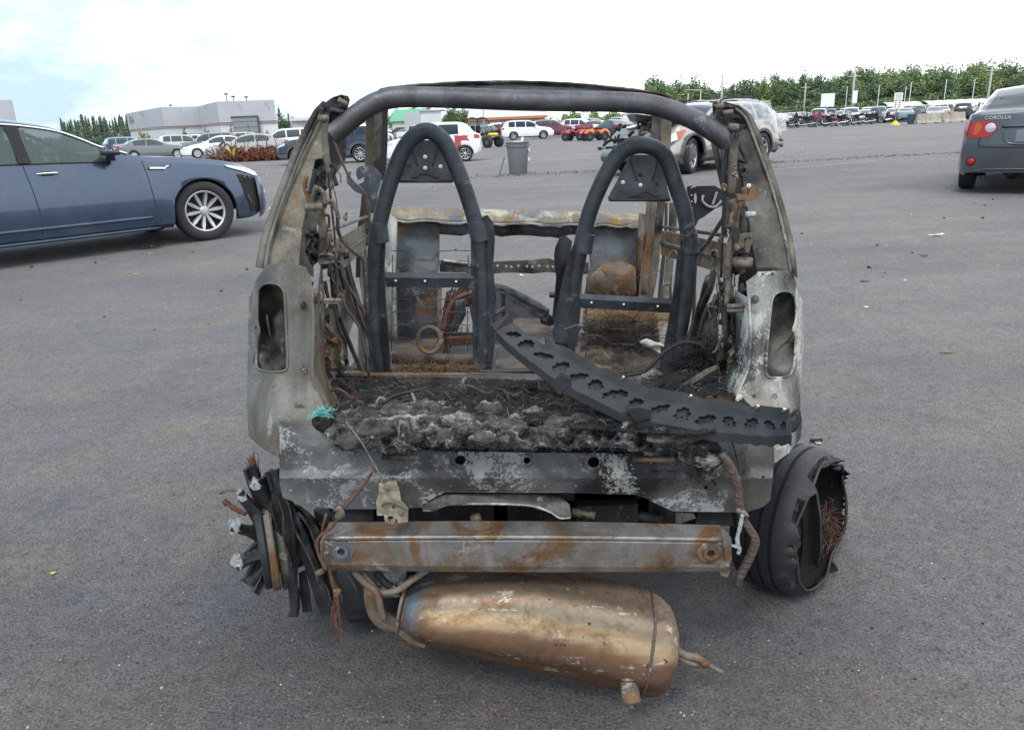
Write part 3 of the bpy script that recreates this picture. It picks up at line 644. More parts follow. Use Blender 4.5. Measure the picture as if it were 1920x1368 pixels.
T('hinge_link', [(576, 358), (588, 350), (606, 362), (610, 384)], 1.68, .006, 'mech', jit=.2)
T('hinge_link', [(610, 384), (622, 376), (630, 392), (636, 410)], 1.68, .004, 'mech', jit=.2)
T('hinge_link', [(574, 330), (572, 352), (578, 372), (584, 384)], 1.68, .005, 'rust', jit=.2)
crump([(592, 300), (606, 296), (612, 330), (604, 360), (590, 380), (580, 350)], 1.73, M['pillar_dark'], car, 'bracket_plate', .03, 8)
crump([(574, 430), (592, 424), (600, 450), (596, 492), (584, 500), (572, 470)], 1.67, M['black'], car, 'latch_motor', .04, 9)
crump([(596, 478), (610, 470), (628, 478), (626, 492), (598, 496)], 1.64, M['mech'], car, 'latch_housing', .02, 10)
for i in range(6): T('spring_turn', [(604, 446+i*5), (612, 448+i*5)], 1.66, .0025, 'black')
crump([(612, 432), (622, 430), (626, 460), (640, 470), (628, 480), (614, 470)], 1.68, M['mech'], car, 'bracket_plate', .02, 12)
T('cable_clip', [(592, 556), (596, 548), (602, 552), (600, 566)], 1.575, .004, 'mech')
T('lead_wire', [(599, 520), (598, 560), (604, 640), (610, 700), (622, 760), (628, 776)], 1.57, .0016, 'wire')
T('lead_wire', [(588, 628), (600, 640), (606, 690), (616, 740)], 1.57, .0014, 'rustwire')
crump([(590, 575), (606, 600), (612, 640), (600, 660), (592, 650)], 1.66, M['body'], car, 'bracket_plate', .04, 14)
# right
lr = T('lift_strut', [(1375, 236), (1376, 270), (1373, 320), (1371, 368)], 1.72, .0095, 'pillar', jit=.15)
T('strut_pivot', [(1367, 238), (1384, 240)], 1.71, .008, 'mech', lr)
T('lift_strut', [(1356, 280), (1358, 340), (1362, 380), (1358, 440)], 1.76, .006, 'pillar_dark')
T('strut_rod', [(1362, 262), (1359, 330), (1356, 400), (1354, 460), (1352, 520)], 1.74, .003, 'black')
T('post_strip', [(1338, 262), (1350, 320), (1362, 370)], 1.95, .008, 'pillar')
obj('rust_hook', panel([(1382, 364), (1404, 366), (1408, 350), (1406, 342), (1414, 346), (1419, 360), (1416, 374), (1384, 376)], [], lambda x, y: P(x, y, 1.66), 8, .012), M['rust'], car)
blob(1404, 348, 1.655, .004, M['bolt'], car)
T('white_bushing', [(1398, 402), (1416, 402)], 1.65, .0065, 'alloy_tip')
hr = T('hinge_arm', [(1374, 374), (1378, 400), (1376, 440), (1366, 480), (1364, 520), (1370, 560)], 1.70, .009, 'mech', jit=.3)
T('hinge_arm', [(1388, 380), (1392, 420), (1388, 460), (1392, 480)], 1.70, .009, 'pillar_dark', jit=.4)
T('hinge_link', [(1366, 420), (1376, 430), (1386, 470)], 1.68, .009, 'pillar', jit=.3)
T('brass_gear', [(1378, 465), (1386, 465)], 1.66, .010, 'mech', seg=14)
for i in range(5): T('gear_tooth', [(1386, 457+i*4), (1389, 457+i*4)], 1.655, .0022, 'mech')
cup = T('hinge_cup', [(1392, 498), (1393, 484)], 1.64, .022, 'mech', seg=14)
T('cup_bore', [(1397, 482), (1397, 480)], 1.625, .006, 'black', cup)
obj('lock_tab', panel([(1396, 458), (1403, 446), (1411, 452), (1404, 474), (1398, 472)], [], lambda x, y: P(x, y, 1.64), 8, .006), M['pillar'], car)
crump([(1388, 438), (1410, 436), (1410, 444), (1396, 446), (1394, 470), (1386, 470)], 1.66, M['mech'], car, 'bracket_plate', .015, 15)
T('release_handle', [(1392, 506), (1390, 540), (1392, 570)], 1.66, .006, 'rust', jit=.2)
T('release_handle', [(1360, 515), (1364, 540), (1362, 572)], 1.64, .0065, 'mech')
T('release_handle', [(1363, 574), (1380, 574), (1397, 573)], 1.60, .0055, 'mech')
T('release_handle', [(1363, 582), (1380, 582), (1394, 581)], 1.60, .0045, 'mech')
crump([(1386, 520), (1396, 510), (1402, 560), (1396, 600), (1390, 640), (1384, 560)], 1.66, M['black'], car, 'char_flake', .04, 17)
T('black_hose', [(1360, 528), (1345, 560), (1325, 580), (1312, 620), (1308, 652)], 1.75, .006, 'black')
T('pull_cable', [(1160, 706), (1210, 695), (1245, 660), (1280, 642), (1310, 645), (1322, 655)], 1.70, .005, 'black')
T('lead_wire', [(1343, 500), (1350, 560), (1346, 620), (1352, 680)], 1.66, .0014, 'wire')
T('lead_wire', [(1388, 600), (1390, 660), (1388, 720)], 1.62, .0014, 'wire')
crump([(1366, 660), (1384, 640), (1398, 650), (1396, 700), (1380, 730), (1362, 700)], 1.66, M['pillar'], car, 'wheel_arch', .03, 19)
crump([(1340, 655), (1354, 650), (1358, 672), (1344, 676)], 1.70, M['rust'], car, 'rust_flake', .01, 21)
crump([(586, 620), (604, 604), (640, 640), (648, 696), (620, 710), (600, 712), (590, 680)], 1.72, M['rust'], car, 'wheel_arch', .04, 23)

# tangle of small burnt brackets, clips, straps and leads between pillar and door
rq = random.Random(77)
for side, (xa, xb) in ((-1, (578, 650)), (1, (1338, 1404))):
    for k in range(46):
        y0 = rq.uniform(300, 690); x0 = rq.uniform(xa, xb) if y0 > 400 else (rq.uniform(586, 628) if side < 0 else rq.uniform(1356, 1398)); Y0 = 1.70+rq.uniform(-.04, .12)
        mt = rq.choice(['mech', 'mech', 'pillar', 'pillar_dark', 'rust', 'wire', 'black', 'black'])
        if k % 3 == 0:
            L_ = [(x0+rq.uniform(.5, 1.1)*rq.uniform(4, 10)*math.cos(a), y0+rq.uniform(.5, 1.1)*rq.uniform(6, 15)*math.sin(a)) for a in [q*.9 for q in range(7)]]
            try: crump(L_, Y0, M[mt], car, 'burnt_bracket', .03, k+side, 4)
            except Exception: pass
        else:
            q = [(x0, y0)]
            for _ in range(3): q.append((q[-1][0]+rq.uniform(-9, 9), q[-1][1]+rq.uniform(-6, 26)))
            T('burnt_lead', q, Y0, rq.choice([.0012, .0018, .003, .005]), mt, jit=.25, seg=6)
# ---- boot floor
dz = P(960, 802, 1.455).z
bf = obj('boot_floor', panel([(600, 700), (1400, 700), (1430, 785), (1430, 800), (570, 800), (580, 785)], [], lambda x, y: G(x, y, dz+.003*nz(x, y, .02, 1)), 24, .002, back=Vector((0, 0, -1))), M['floor'], car, True)
obj('floor_rail', strip(spline([P(x, y, 1.85) for x, y in ((628, 704), (800, 704), (1000, 706), (1100, 712))], 5), spline([P(x, y, 1.80) for x, y in ((622, 716), (800, 716), (1000, 720), (1100, 726))], 5), .004), M['rust'], car, True)
obj('rail_bead', tube([P(x, y, 1.84) for x, y in ((630, 703), (800, 703), (1000, 705), (1100, 711))], .007, 8, 5), M['rust'], car, True)
obj('boot_sidewall', strip([P(612, 700, 1.85), P(560, 800, 1.5)], [P(612, 760, 1.85), P(560, 900, 1.5)], .003, 2), M['cavity'], car)
obj('boot_sidewall', strip([P(1385, 700, 1.85), P(1440, 800, 1.5)], [P(1385, 760, 1.85), P(1440, 900, 1.5)], .003, 2), M['cavity'], car)

# ---- underside: engine, heat shield, axle
obj('engine_block', merge(box((.02, 1.66, .42), (.70, .26, .26), None, .03), box((-.15, 1.60, .40), (.25, .2, .22), None, .03), box((.2, 1.62, .36), (.2, .24, .2), None, .03)), M['cavity'], car)
obj('engine_cradle', tube([(-.45, 1.62, .30), (-.3, 1.55, .32), (.3, 1.55, .32), (.45, 1.62, .30)], .02, 8), M['cavity'], car, True)
obj('gearbox', lathe((.22, 1.62, .34), (1, .1, 0), [(-.12, .03), (-.12, .09), (-.02, .11), (.06, .11), (.12, .06), (.14, .03)], 18), M['cavity'], car, True, sharp=40)
obj('axle_tube', tube([(-.55, 1.82, .26), (0, 1.86, .27), (.6, 1.82, .24)], .028, 10), M['black'], car, True)
hs = [(790, 950), (800, 936), (830, 926), (900, 925), (1000, 926), (1050, 930), (1068, 945), (1071, 968), (1050, 972), (1030, 960), (990, 948), (870, 945), (838, 948), (815, 957), (793, 957)]
obj('heat_shield', panel(hs, [], lambda x, y: P(x, y, 1.47+.02*math.sin(x*.02)-.0009*(y-925)), 8, .002), M['body'], car, True)
obj('shield_ridge', tube([P(x, y, 1.435) for x, y in ((793, 957), (815, 956), (838, 947), (900, 944), (990, 947), (1030, 959), (1050, 971), (1070, 970))], .0025, 6), M['body_white'], car, True)
for x in (872, 1012): blob(x, 936, 1.45, .006, M['rust'], car)
T('exhaust_bolt', [(890, 966), (896, 978)], 1.45, .012, 'pillar')
T('drive_joint', [(1072, 960), (1096, 962), (1114, 968)], 1.50, .009, 'pillar', jit=.4)
T('drive_joint', [(1150, 972), (1200, 968), (1240, 972)], 1.52, .012, 'cavity', jit=.3)
for x in (620, 1330):
    obj('crush_bracket', panel([(x-20, 952), (x+40, 952), (x+46, 985), (x-26, 985)] if x > 900 else [(x-8, 946), (x+80, 954), (x+80, 984), (x+10, 984)], [], lambda a, b: P(a, b, 1.47), 12, .004), M['cavity'], car)

# ---- bumper beam (top-hat section)
def beam_line(dy, Y, xs=(603, 1370)):
    return [P(xs[0]+(xs[1]-xs[0])*t, 0+ (dy(t) if callable(dy) else dy), Y) for t in [i/30 for i in range(31)]]
bm_ = obj('bumper_beam', merge(
    strip([P(618+(1350-618)*t, 979-5*math.sin(t*3.1416)+5*t, 1.40) for t in [i/30 for i in range(31)]], [P(606+(1362-606)*t, 1003-3*math.sin(t*3.14)+3*t, 1.36) for t in [i/30 for i in range(31)]], .002, 2),
    strip([P(606+(1362-606)*t, 1003-3*math.sin(t*3.14)+3*t, 1.36) for t in [i/30 for i in range(31)]], [P(600+(1370-600)*t, 1016-3*math.sin(t*3.14)+4*t, 1.352) for t in [i/30 for i in range(31)]], .002, 1),
    strip([P(600+(1370-600)*t, 1016-3*math.sin(t*3.14)+4*t, 1.352) for t in [i/30 for i in range(31)]], [P(602+(1368-602)*t, 1058+2*math.sin(t*3.14)+4*t, 1.352) for t in [i/30 for i in range(31)]], .002, 3),
    strip([P(602+(1368-602)*t, 1058+2*math.sin(t*3.14)+4*t, 1.352) for t in [i/30 for i in range(31)]], [P(606+(1366-606)*t, 1068+3*math.sin(t*3.14)+2*t, 1.36) for t in [i/30 for i in range(31)]], .002, 1)), M['beam'], car, True, sharp=60)
obj('beam_ridge', tube([P(612+(1352-612)*t, 1008-3*math.sin(t*3.14)+3*t, 1.353) for t in [i/30 for i in range(31)]], .0055, 8, 1), M['beam'], bm_, True)
obj('beam_end', panel([(600, 1016), (612, 990), (622, 978), (617, 1000), (606, 1012), (604, 1056), (616, 1068), (602, 1060)], [], lambda x, y: P(x, y, 1.35), 8, .003), M['rust'], bm_)
obj('beam_end', panel([(1352, 990), (1366, 1000), (1372, 1010), (1372, 1046), (1366, 1064), (1360, 1050)], [], lambda x, y: P(x, y, 1.348), 8, .003), M['beam'], bm_)
for x, y, m in ((641, 1031, 'firewall'), (1331, 1034, 'rust')):
    h = obj('tow_bush', lathe(P(x, y, 1.352), (0, -1, .1), [(0, .026), (.002, .024), (.002, .016), (.009, .015), (.009, .008), (0.0, .008)], 24), M[m], bm_, True, sharp=30)
    obj('bore', cyl(P(x, y, 1.350), (0, 1, 0), .0082, .001, 16), M['black'], h)
obj('torn_tab', panel([(1345, 1066), (1358, 1062), (1370, 1070), (1364, 1082), (1352, 1078)], [], lambda x, y: P(x, y, 1.37), 8, .003), M['rust'], bm_)
obj('beam_mount', tube([P(594, 1075, 1.38), P(606, 1069, 1.38)], .007, 8, 1), M['mech'], bm_, True)

# ---- dangling wires on the left
T('rusty_cable', [(700, 880), (684, 905), (660, 935), (640, 958), (630, 978), (612, 996), (597, 1008), (594, 1025), (600, 1046), (612, 1068)], 1.335, .0032, 'rustwire', jit=.2)
T('rusty_cable', [(612, 1030), (604, 1000), (612, 962)], 1.36, .003, 'rustwire')
T('cable_knot', [(632, 950), (640, 960), (634, 970)], 1.33, .008, 'mech', jit=.4)
for i in range(9):
    x = 630+random.uniform(-4, 5)
    T('hanging_wire', [(615+i*.6, 1066), (622+random.uniform(-3, 3), 1090), (630+random.uniform(-5, 5), 1112), (x-8+i*1.6, 1140), (x+random.uniform(-7, 7), 1165), (x+random.uniform(-12, 12), 1195+random.uniform(-20, 10))], 1.36, .0011, 'rustwire', n=5, seg=5)
T('wire_clot', [(628, 1104), (632, 1112), (636, 1104), (630, 1118)], 1.355, .005, 'rust', jit=.4)
# latch hanging by its cable
T('latch_cable', [(648, 790, 1.37), (676, 826, 1.35), (700, 868, 1.335), (722, 905, 1.325)], 1.38, .0016, 'mech')
lt = obj('hanging_latch', panel([(710, 906), (742, 902), (748, 916), (752, 940), (764, 955), (765, 978), (746, 981), (744, 972), (738, 982), (722, 980), (720, 966), (707, 966), (705, 940), (710, 925)], [ell(738, 950, 3.5, 4, 8), [(727, 968), (736, 967), (737, 975), (728, 976)]], lambda x, y: P(x, y, 1.325+.004*nz(x, y, .05, 1)), 6, .006), burnt('zinc_latch', (.30, .27, .20), rust=.34, soot=.28, ash=.5, off=140, acol=(.46, .44, .37), scale=26), car)
for x, y in ((724, 914), (734, 940), (752, 962)): blob(x, y, 1.323, .0048, M['mech'], lt, 'rivet')
T('latch_pawl', [(716, 948), (728, 940), (744, 944), (758, 952)], 1.318, .003, 'mech', lt)

# ---- right loom in corrugated sleeve
T('loom_sleeve', [(1352, 850), (1368, 872), (1382, 905), (1386, 940), (1392, 968), (1404, 990), (1416, 1010), (1412, 1030), (1400, 1055), (1388, 1075), (1384, 1098)], 1.36, .0085, 'wire', n=6)
for i, p in enumerate(spline([P(x, y, 1.36) for x, y in ((1366, 872), (1382, 905), (1386, 940), (1392, 968), (1404, 990), (1416, 1010), (1412, 1030), (1400, 1055), (1388, 1078))], 7)):
    obj('sleeve_rib', lathe(p, (.2, 0, 1), [(-.001, .0095), (.001, .0095)], 10), M['mech'] if i % 3 else M['rustwire'], car)
T('thin_lead', [(1372, 824), (1384, 870), (1388, 910), (1387, 940)], 1.40, .0014, 'black')
T('clip_chain', [(1392, 962), (1388, 985), (1382, 1010), (1386, 1030)], 1.345, .0042, 'alloy_tip', jit=.3)
T('clip_chain', [(1380, 956), (1396, 962), (1400, 968)], 1.345, .005, 'mech', jit=.4)
T('clip_chain', [(1372, 1022), (1386, 1026), (1384, 1038)], 1.345, .0035, 'alloy_tip', jit=.3)

# ---- left rear hub with broken alloy spokes
hub = obj('rear_hub', lathe(P(520, 1020, 1.66), (-1, -.25, 0), [(-.10, .03), (-.10, .05), (-.03, .07), (0, .07), (.004, .060), (.02, .055), (.02, .0001)], 32), M['pillar_dark'], car, True, sharp=35)
def disc(cx, cy, Y, r, w, m, ax=(-1, -.38, 0)):
    return obj('brake_drum', lathe(P(cx, cy, Y), ax, [(-w/2, .03), (-w/2, r*.97), (-w*.3, r), (w*.3, r), (w/2, r*.97), (w/2, r*.78), (w/2-.008, r*.75), (w/2-.008, .02)], 40), M[m], hub, True, sharp=30)
disc(526, 1021, 1.64, .108, .022, 'pillar_dark'); disc(507, 1020, 1.62, .112, .020, 'rust'); disc(492, 1018, 1.61, .110, .018, 'rubber')
for i, (x0, y0, x1, y1, wd, tipm) in enumerate(((500, 1004, 434, 986, 19, 1), (500, 1026, 440, 1056, 18, 1), (498, 1046, 462, 1090, 15, 0), (510, 1060, 482, 1112, 13, 0), (496, 985, 448, 926, 17, 2), (500, 965, 476, 905, 20, 2))):
    d = Vector((x1-x0, y1-y0)); n_ = Vector((-d.y, d.x)).normalized()
    L_ = [(x0+n_.x*wd, y0+n_.y*wd), (x0+d.x*.55+n_.x*wd*.55, y0+d.y*.55+n_.y*wd*.55), (x1+n_.x*wd*.5, y1+n_.y*wd*.5), (x1-n_.x*wd*.5, y1-n_.y*wd*.5), (x0+d.x*.55-n_.x*wd*.55, y0+d.y*.55-n_.y*wd*.55), (x0-n_.x*wd, y0-n_.y*wd)]
    dl = d.length
    s_ = obj('broken_spoke', panel(L_, [], lambda x, y: P(x, y, 1.60-.05*(math.hypot(x-x0, y-y0)/dl)+.012*math.sin((x*n_.x+y*n_.y)/7)), 6, .010), M['blade'], hub, True, sharp=40)
    if tipm:
        tw = wd*(.9 if tipm == 1 else .5)
        tp = [(x1+n_.x*tw, y1+n_.y*tw), (x1-d.x*.22, y1-d.y*.22)] if False else [(x1+n_.x*tw-d.x*.1, y1+n_.y*tw-d.y*.1), (x1+n_.x*tw*.3+d.x*.13, y1+d.y*.13+n_.y*tw*.3), (x1-n_.x*tw-d.x*.05, y1-n_.y*tw-d.y*.05), (x1-n_.x*tw*.6-d.x*.2, y1-n_.y*tw*.6-d.y*.2), (x1+n_.x*tw*.6-d.x*.24, y1+n_.y*tw*.6-d.y*.24)]
        obj('melted_tip', panel(tp, [], lambda x, y: P(x, y, 1.545+.004*nz(x, y, .3, 2)), 4, .008), M['alloy_tip'], s_, True, sharp=40)
# torn tread strips draped over the drum
for L_, Y_, ph in (([(488, 905), (505, 882), (520, 890), (540, 930), (575, 1000), (605, 1080), (624, 1150), (602, 1153), (580, 1090), (552, 1010), (520, 950), (498, 920)], 1.575, 0), ([(507, 905), (532, 935), (552, 990), (558, 1060), (557, 1156), (545, 1156), (540, 1080), (530, 1010), (510, 950)], 1.56, 1),
                   ([(545, 940), (600, 990), (634, 1070), (655, 1136), (630, 1142), (608, 1090), (580, 1030), (552, 975)], 1.59, 2), ([(590, 955), (640, 1010), (665, 1080), (684, 1124), (660, 1134), (638, 1080), (606, 1020)], 1.61, 3),
                   ([(462, 880), (476, 872), (486, 900), (500, 950), (492, 968), (474, 930)], 1.60, 4), ([(500, 886), (520, 880), (530, 920), (540, 965), (524, 960), (512, 920)], 1.565, 5)):
    e_ = [(x+random.uniform(-1.6, 1.6), y+random.uniform(-1.6, 1.6)) for (x, y) in [(L_[i][0]+(L_[(i+1) % len(L_)][0]-L_[i][0])*k/3, L_[i][1]+(L_[(i+1) % len(L_)][1]-L_[i][1])*k/3) for i in range(len(L_)) for k in range(3)]]
    obj('tread_strip', panel(e_, [], lambda x, y: P(x, y, Y_-.010*math.sin((x-y*.38)/7+ph)+.012*nz(x, y, .03, ph)), 6, .009, seed=ph), M['rubber'], hub, True, sharp=50)
for (x0, y0, x1, y1) in ((515, 900, 600, 1100), (560, 960, 640, 1120), (520, 930, 552, 1100), (600, 980, 668, 1110)):
    obj('cord_edge', tube([P(x0+(x1-x0)*t+4*math.sin(t*9), y0+(y1-y0)*t**1.1, 1.55) for t in (0, .25, .5, .75, 1)], .0022, 5, 4, jit=.5), M['wire'], hub)
obj('tyre_remnant', lathe((-.37, 1.76, .205), (1, 0, 0), [(-.09, .12), (-.09, .18), (-.07, .2), (-.02, .195), (0, .2), (.05, .2), (.075, .18), (.08, .12)], 40), M['rubber'], hub, True, sharp=50)
obj('cord_strip', panel([(560, 1075), (572, 1070), (580, 1110), (584, 1146), (568, 1148), (562, 1110)], [], lambda x, y: P(x, y, 1.585), 8, .006), M['cavity'], hub)
for i in range(60):
    a = random.uniform(-.35, .35); L_ = random.uniform(18, 48)
    x, y = 478+random.uniform(-5, 8), 900+random.uniform(-14, 6)
    T('steel_cord', [(x, y), (x-3+a*8, y-L_*.5), (x-7+a*26, y-L_)], 1.62, .0009, 'rustwire', hub, 4, 2)
T('bent_rod', [(412, 924), (428, 918), (452, 920)], 1.60, .004, 'rust', hub)
T('coil_scrap', [(418, 938), (432, 948), (446, 956), (462, 964)], 1.62, .006, 'rustwire', hub, jit=.4)
T('lug', [(536, 1072), (548, 1068)], 1.58, .01, 'mech', hub, jit=.3)

# ---- right rear tyre, burst and flat
tf_ = G(1535, 984, .20); ax = Vector((.72, -.69, .05)).normalized(); ty = tf_-ax*.07
def ragged(prof, N, sharpends=True, seed=2, amp=.012, mn=.004):
    V, Fc = lathe(ty, ax, prof, N); rr = random.Random(seed)
    for k in range(N):
        w_ = amp*(1+1.2*max(0, math.sin(2*math.pi*k/N+.6)))*(noise.noise(Vector((k*.16, seed, 0)))+.22*rr.uniform(-1, 1)); V[(len(prof)-1)*N+k] += ax*w_+(V[(len(prof)-1)*N+k]-ty).normalized()*w_*.5
    return [Vector((v.x, v.y, max(v.z, mn+.002*math.sin(i)))) for i, v in enumerate(V)], Fc
prof = [(-.088, .135), (-.096, .165), (-.090, .190), (-.070, .2005), (-.046, .203), (-.044, .195), (-.037, .195), (-.035, .203), (-.014, .204), (-.012, .196), (-.005, .196), (-.003, .204), (.018, .203), (.020, .195), (.027, .195), (.029, .202), (.050, .199), (.066, .190), (.076, .172)]
V, Fc = ragged(prof, 110, amp=.030)
tyre = obj('rear_tyre', (V, Fc), M['rubber'], car, True, sharp=35)
V, Fc = ragged([(-.085, .13), (-.085, .16), (-.078, .182), (.045, .188), (.060, .180), (.071, .166)], 72, mn=.010)
obj('tyre_liner', (V, Fc), M['liner'], tyre, True)
obj('wheel_barrel', lathe(ty+ax*-.03, ax, [(-.06, .03), (-.06, .115), (-.05, .125), (.02, .118), (.03, .122)], 40), M['pillar_dark'], tyre, True, sharp=40)
obj('torn_lip', tube([ty+ax*(.078+.006*math.sin(a*5))+(ax.orthogonal().normalized()*math.cos(a)+ax.cross(ax.orthogonal().normalized())*math.sin(a))*(.172+.004*math.sin(a*9)) for a in [k*math.pi/40 for k in range(80)] if (ty+(ax.orthogonal().normalized()*math.cos(a)+ax.cross(ax.orthogonal().normalized())*math.sin(a))*.17).z > .01], .0045, 6, 1, jit=.12), M['rubber'], tyre, True)
for k in range(52):      # tread sipes
    a = 2*math.pi*k/52; u = ax.orthogonal().normalized(); v = ax.cross(u)
    p = ty+ax*-.058+(u*math.cos(a)+v*math.sin(a))*.2015
    if p.z < .02: continue
    obj('tread_sipe', tube([p+ax*-.020, p+ax*.010+(v*math.cos(a)-u*math.sin(a))*.008], .0024, 4, 1), M['black'], tyre)
obj('torn_band', panel([(1478, 850), (1495, 842), (1515, 880), (1530, 925), (1537, 970), (1538, 1030), (1532, 1062), (1522, 1050), (1520, 1080), (1508, 1094), (1496, 1080), (1504, 1040), (1506, 985), (1498, 930), (1486, 890)], [], lambda x, y: P(x, y, 1.80+.05*math.sin((x-1478)/20)), 7, .007), M['rubber'], tyre, True, sharp=50)
for i in range(190):
    a = random.gauss(-.5, .55); u = ax.orthogonal().normalized(); v = ax.cross(u)
    b0_ = P(1553+random.gauss(0, 8), 995+random.gauss(0, 24), 1.86); a = random.uniform(0, 6.28); L_ = random.uniform(.010, .038)
    obj('steel_cord', tube([b0_, b0_+Vector((math.cos(a)*L_*.5, -.012, math.sin(a)*L_*.5)), b0_+Vector((math.cos(a)*L_, -.018, math.sin(a)*L_))], .0008, 4, 2), M['rustwire'] if i % 3 else M['wire'], tyre)

# ---- burnt front hubs resting on the ground under the scuttle
obj('front_axle', tube([(-.55, 3.0, .16), (.58, 3.0, .16)], .03, 10, 1), M['black'], car, True)
for s in (-1, 1):
    obj('front_drum', lathe((s*.56+.02, 3.0, .155), (s, 0, 0), [(-.05, .03), (-.05, .15), (0, .155), (.05, .15), (.05, .06), (.07, .05), (.07, .001)], 32), M['rust'], car, True, sharp=35)
# ---- sooty inner arch walls
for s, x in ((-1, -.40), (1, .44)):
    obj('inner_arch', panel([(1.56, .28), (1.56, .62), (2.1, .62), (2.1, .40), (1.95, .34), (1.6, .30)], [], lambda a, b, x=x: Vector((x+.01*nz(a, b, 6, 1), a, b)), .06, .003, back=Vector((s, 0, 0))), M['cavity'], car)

# ================================================================ exhaust muffler
N_ = NT('heat_gold_muffler')
co = N_.coord(); st = N_.coord(scale=(1.6, 7, 7)); st2 = N_.coord(scale=(.8, 14, 10))
a1 = N_.noise(2.2, 6, .6, st, .5, 4); a2 = N_.noise(3.2, 7, .65, st2, .3, 8); fi = N_.noise(90, 4, .6, co); bl = N_.noise(4.2, 5, .6, co, .6, 15)
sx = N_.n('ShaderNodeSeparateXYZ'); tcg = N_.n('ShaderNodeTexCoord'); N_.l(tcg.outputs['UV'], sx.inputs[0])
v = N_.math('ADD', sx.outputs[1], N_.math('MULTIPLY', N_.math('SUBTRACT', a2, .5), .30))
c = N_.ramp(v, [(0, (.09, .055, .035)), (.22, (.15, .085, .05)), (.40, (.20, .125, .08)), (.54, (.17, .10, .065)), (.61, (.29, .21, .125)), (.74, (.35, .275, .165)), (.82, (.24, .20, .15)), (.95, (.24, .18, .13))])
c = N_.mix(N_.mask(a1, .50, .68), c, (.20, .10, .045))
c = N_.mix(N_.math('MULTIPLY', N_.mask(bl, .60, .72), .75), c, (.13, .14, .21))
ue = N_.math('SUBTRACT', .16, sx.outputs[0]); 
c = N_.mix(N_.math('MULTIPLY', N_.mask(N_.math('ADD', N_.math('MULTIPLY', ue, 5.0), N_.math('SUBTRACT', bl, .5)), .25, .45), .7), c, (.10, .20, .30))
fl2 = N_.math('ADD', N_.noise(5, 7, .7, st, .4, 33), N_.math('MULTIPLY', N_.math('SUBTRACT', fi, .5), .35))
c = N_.mix(N_.mask(fl2, .60, .65), c, (.48, .42, .34))
c = N_.mix(N_.math('MULTIPLY', N_.mask(N_.noise(9, 8, .78, co, 1.2, 61), .50, .62), .65), c, (.12, .065, .04))
c = N_.mix(N_.mask(N_.noise(60, 3, .6, co, 0, 2), .66, .72), c, (.06, .035, .02))
N_.bump(N_.math('ADD', fi, a2), .3, .0015)
N_.set(color=c, rough=N_.ramp(fi, [(.3, (.46,)*3), (.7, (.68,)*3)]), metal=.65)
M['muffler'] = N_.m
A0 = P(750, 1132, 1.44); B0 = P(1268, 1222, 1.36)
mfl = empty('exhaust_muffler', Vector(((A0.x+B0.x)/2, 1.4, 0)), 0, 'rusty gold oval exhaust silencer hanging askew below the bumper beam of the burnt car', 'muffler')
axd = (B0-A0); Ln = axd.length; axn = axd.normalized(); upv = Vector((0, .12, 1)); upv = (upv-axn*upv.dot(axn)).normalized(); fw = axn.cross(upv)   # fw away from camera
NS, NK = 84, 72; V = []; Fc = []; UV = []
for i in range(NS+1):
    t = i/NS; tt = t
    e = (1-abs(2*t-1)**7)**.5 if 0 < t < 1 else 0.0
    if t > .5: e = max(0., 1-((t-.5)/.5)**15)**.40
    hh = pchip([(0, .066), (.2, .080), (.5, .099), (.85, .102), (1, .096)], t)*e; dd = .098*(e**.8 if e > 0 else 0)
    for k in range(NK):
        a = 2*math.pi*k/NK; ca, sa = math.cos(a), math.sin(a)
        m_ = 1+(.050*math.cos(6*a+.5)+.015*math.cos(3*a))*min(1, 3*min(t, 1-t)*4)+.014*nz(t*7, a*2, 1, 3)+.006*nz(t*22, a*5, 1, 7)
        px_ = math.copysign(abs(ca)**.85, ca)*dd*m_; pz_ = math.copysign(abs(sa)**.85, sa)*hh*m_
        q = A0+axd*t+fw*px_+upv*(pz_+.022*math.sin(math.pi*t))
        q += upv*(.0025*nz(t*20, a*3, 1, 5))
        q.z = max(q.z, .004); V.append(q)
for i in range(NS):
    for k in range(NK): Fc.append((i*NK+k, (i+1)*NK+k, (i+1)*NK+(k+1) % NK, i*NK+(k+1) % NK))
Vl = V
sh = obj('muffler_shell', (V, Fc), M['muffler'], mfl, True)
uv = sh.data.uv_layers.new(name='UVMap')
for l in sh.data.loops:
    i, k = divmod(l.vertex_index, NK); sa = math.sin(2*math.pi*k/NK); ca = math.cos(2*math.pi*k/NK)
    uv.data[l.index].uv = (i/NS, .5+.5*math.sin(math.atan2(sa, -ca*.9)*.999) if True else 0)
# seam flange
seam = [A0+axd*t+fw*-.088+upv*(-.045-.032*t) for t in [.03+i/24*.90 for i in range(25)]]
for s in seam: s.z = max(s.z, .006)
obj('seam_flange', strip(seam, [s+upv*-.016+fw*-.010+Vector((0, 0, .004*math.sin(i*2.1))) for i, s in enumerate(seam)], .003, 1), M['rust'], mfl, True)
for t_ in (.045, .90):
    ring_ = [Vl[int(t_*NS)*NK+k] for k in range(NK)]; cen_ = sum(ring_, Vector())/NK
    obj('crimp_seam', tube([cen_+(q-cen_)*1.012 for q in ring_][::3], .0030, 6, 2, True, jit=.2), M['floor'], mfl, True)
topl = [A0+axd*t+fw*.05+upv*(.062+.030*t) for t in [i/24 for i in range(2, 23)]]
obj('strap_weld', tube([A0+axd*.02+fw*math.cos(a)*.07+upv*math.sin(a)*.06 for a in [i*math.pi/8 for i in range(17)]], .004, 6, 2), M['rust'], mfl, True)
te = P(1179, 1272, 1.292)
tl = obj('tail_stub', lathe(te, (.05, -.55, -.9), [(-.02, .024), (0, .024), (.004, .0195), (.044, .0195), (.044, .0175), (0, .0172), (-.001, .001)], 24), M['rust'], mfl, True, sharp=40)
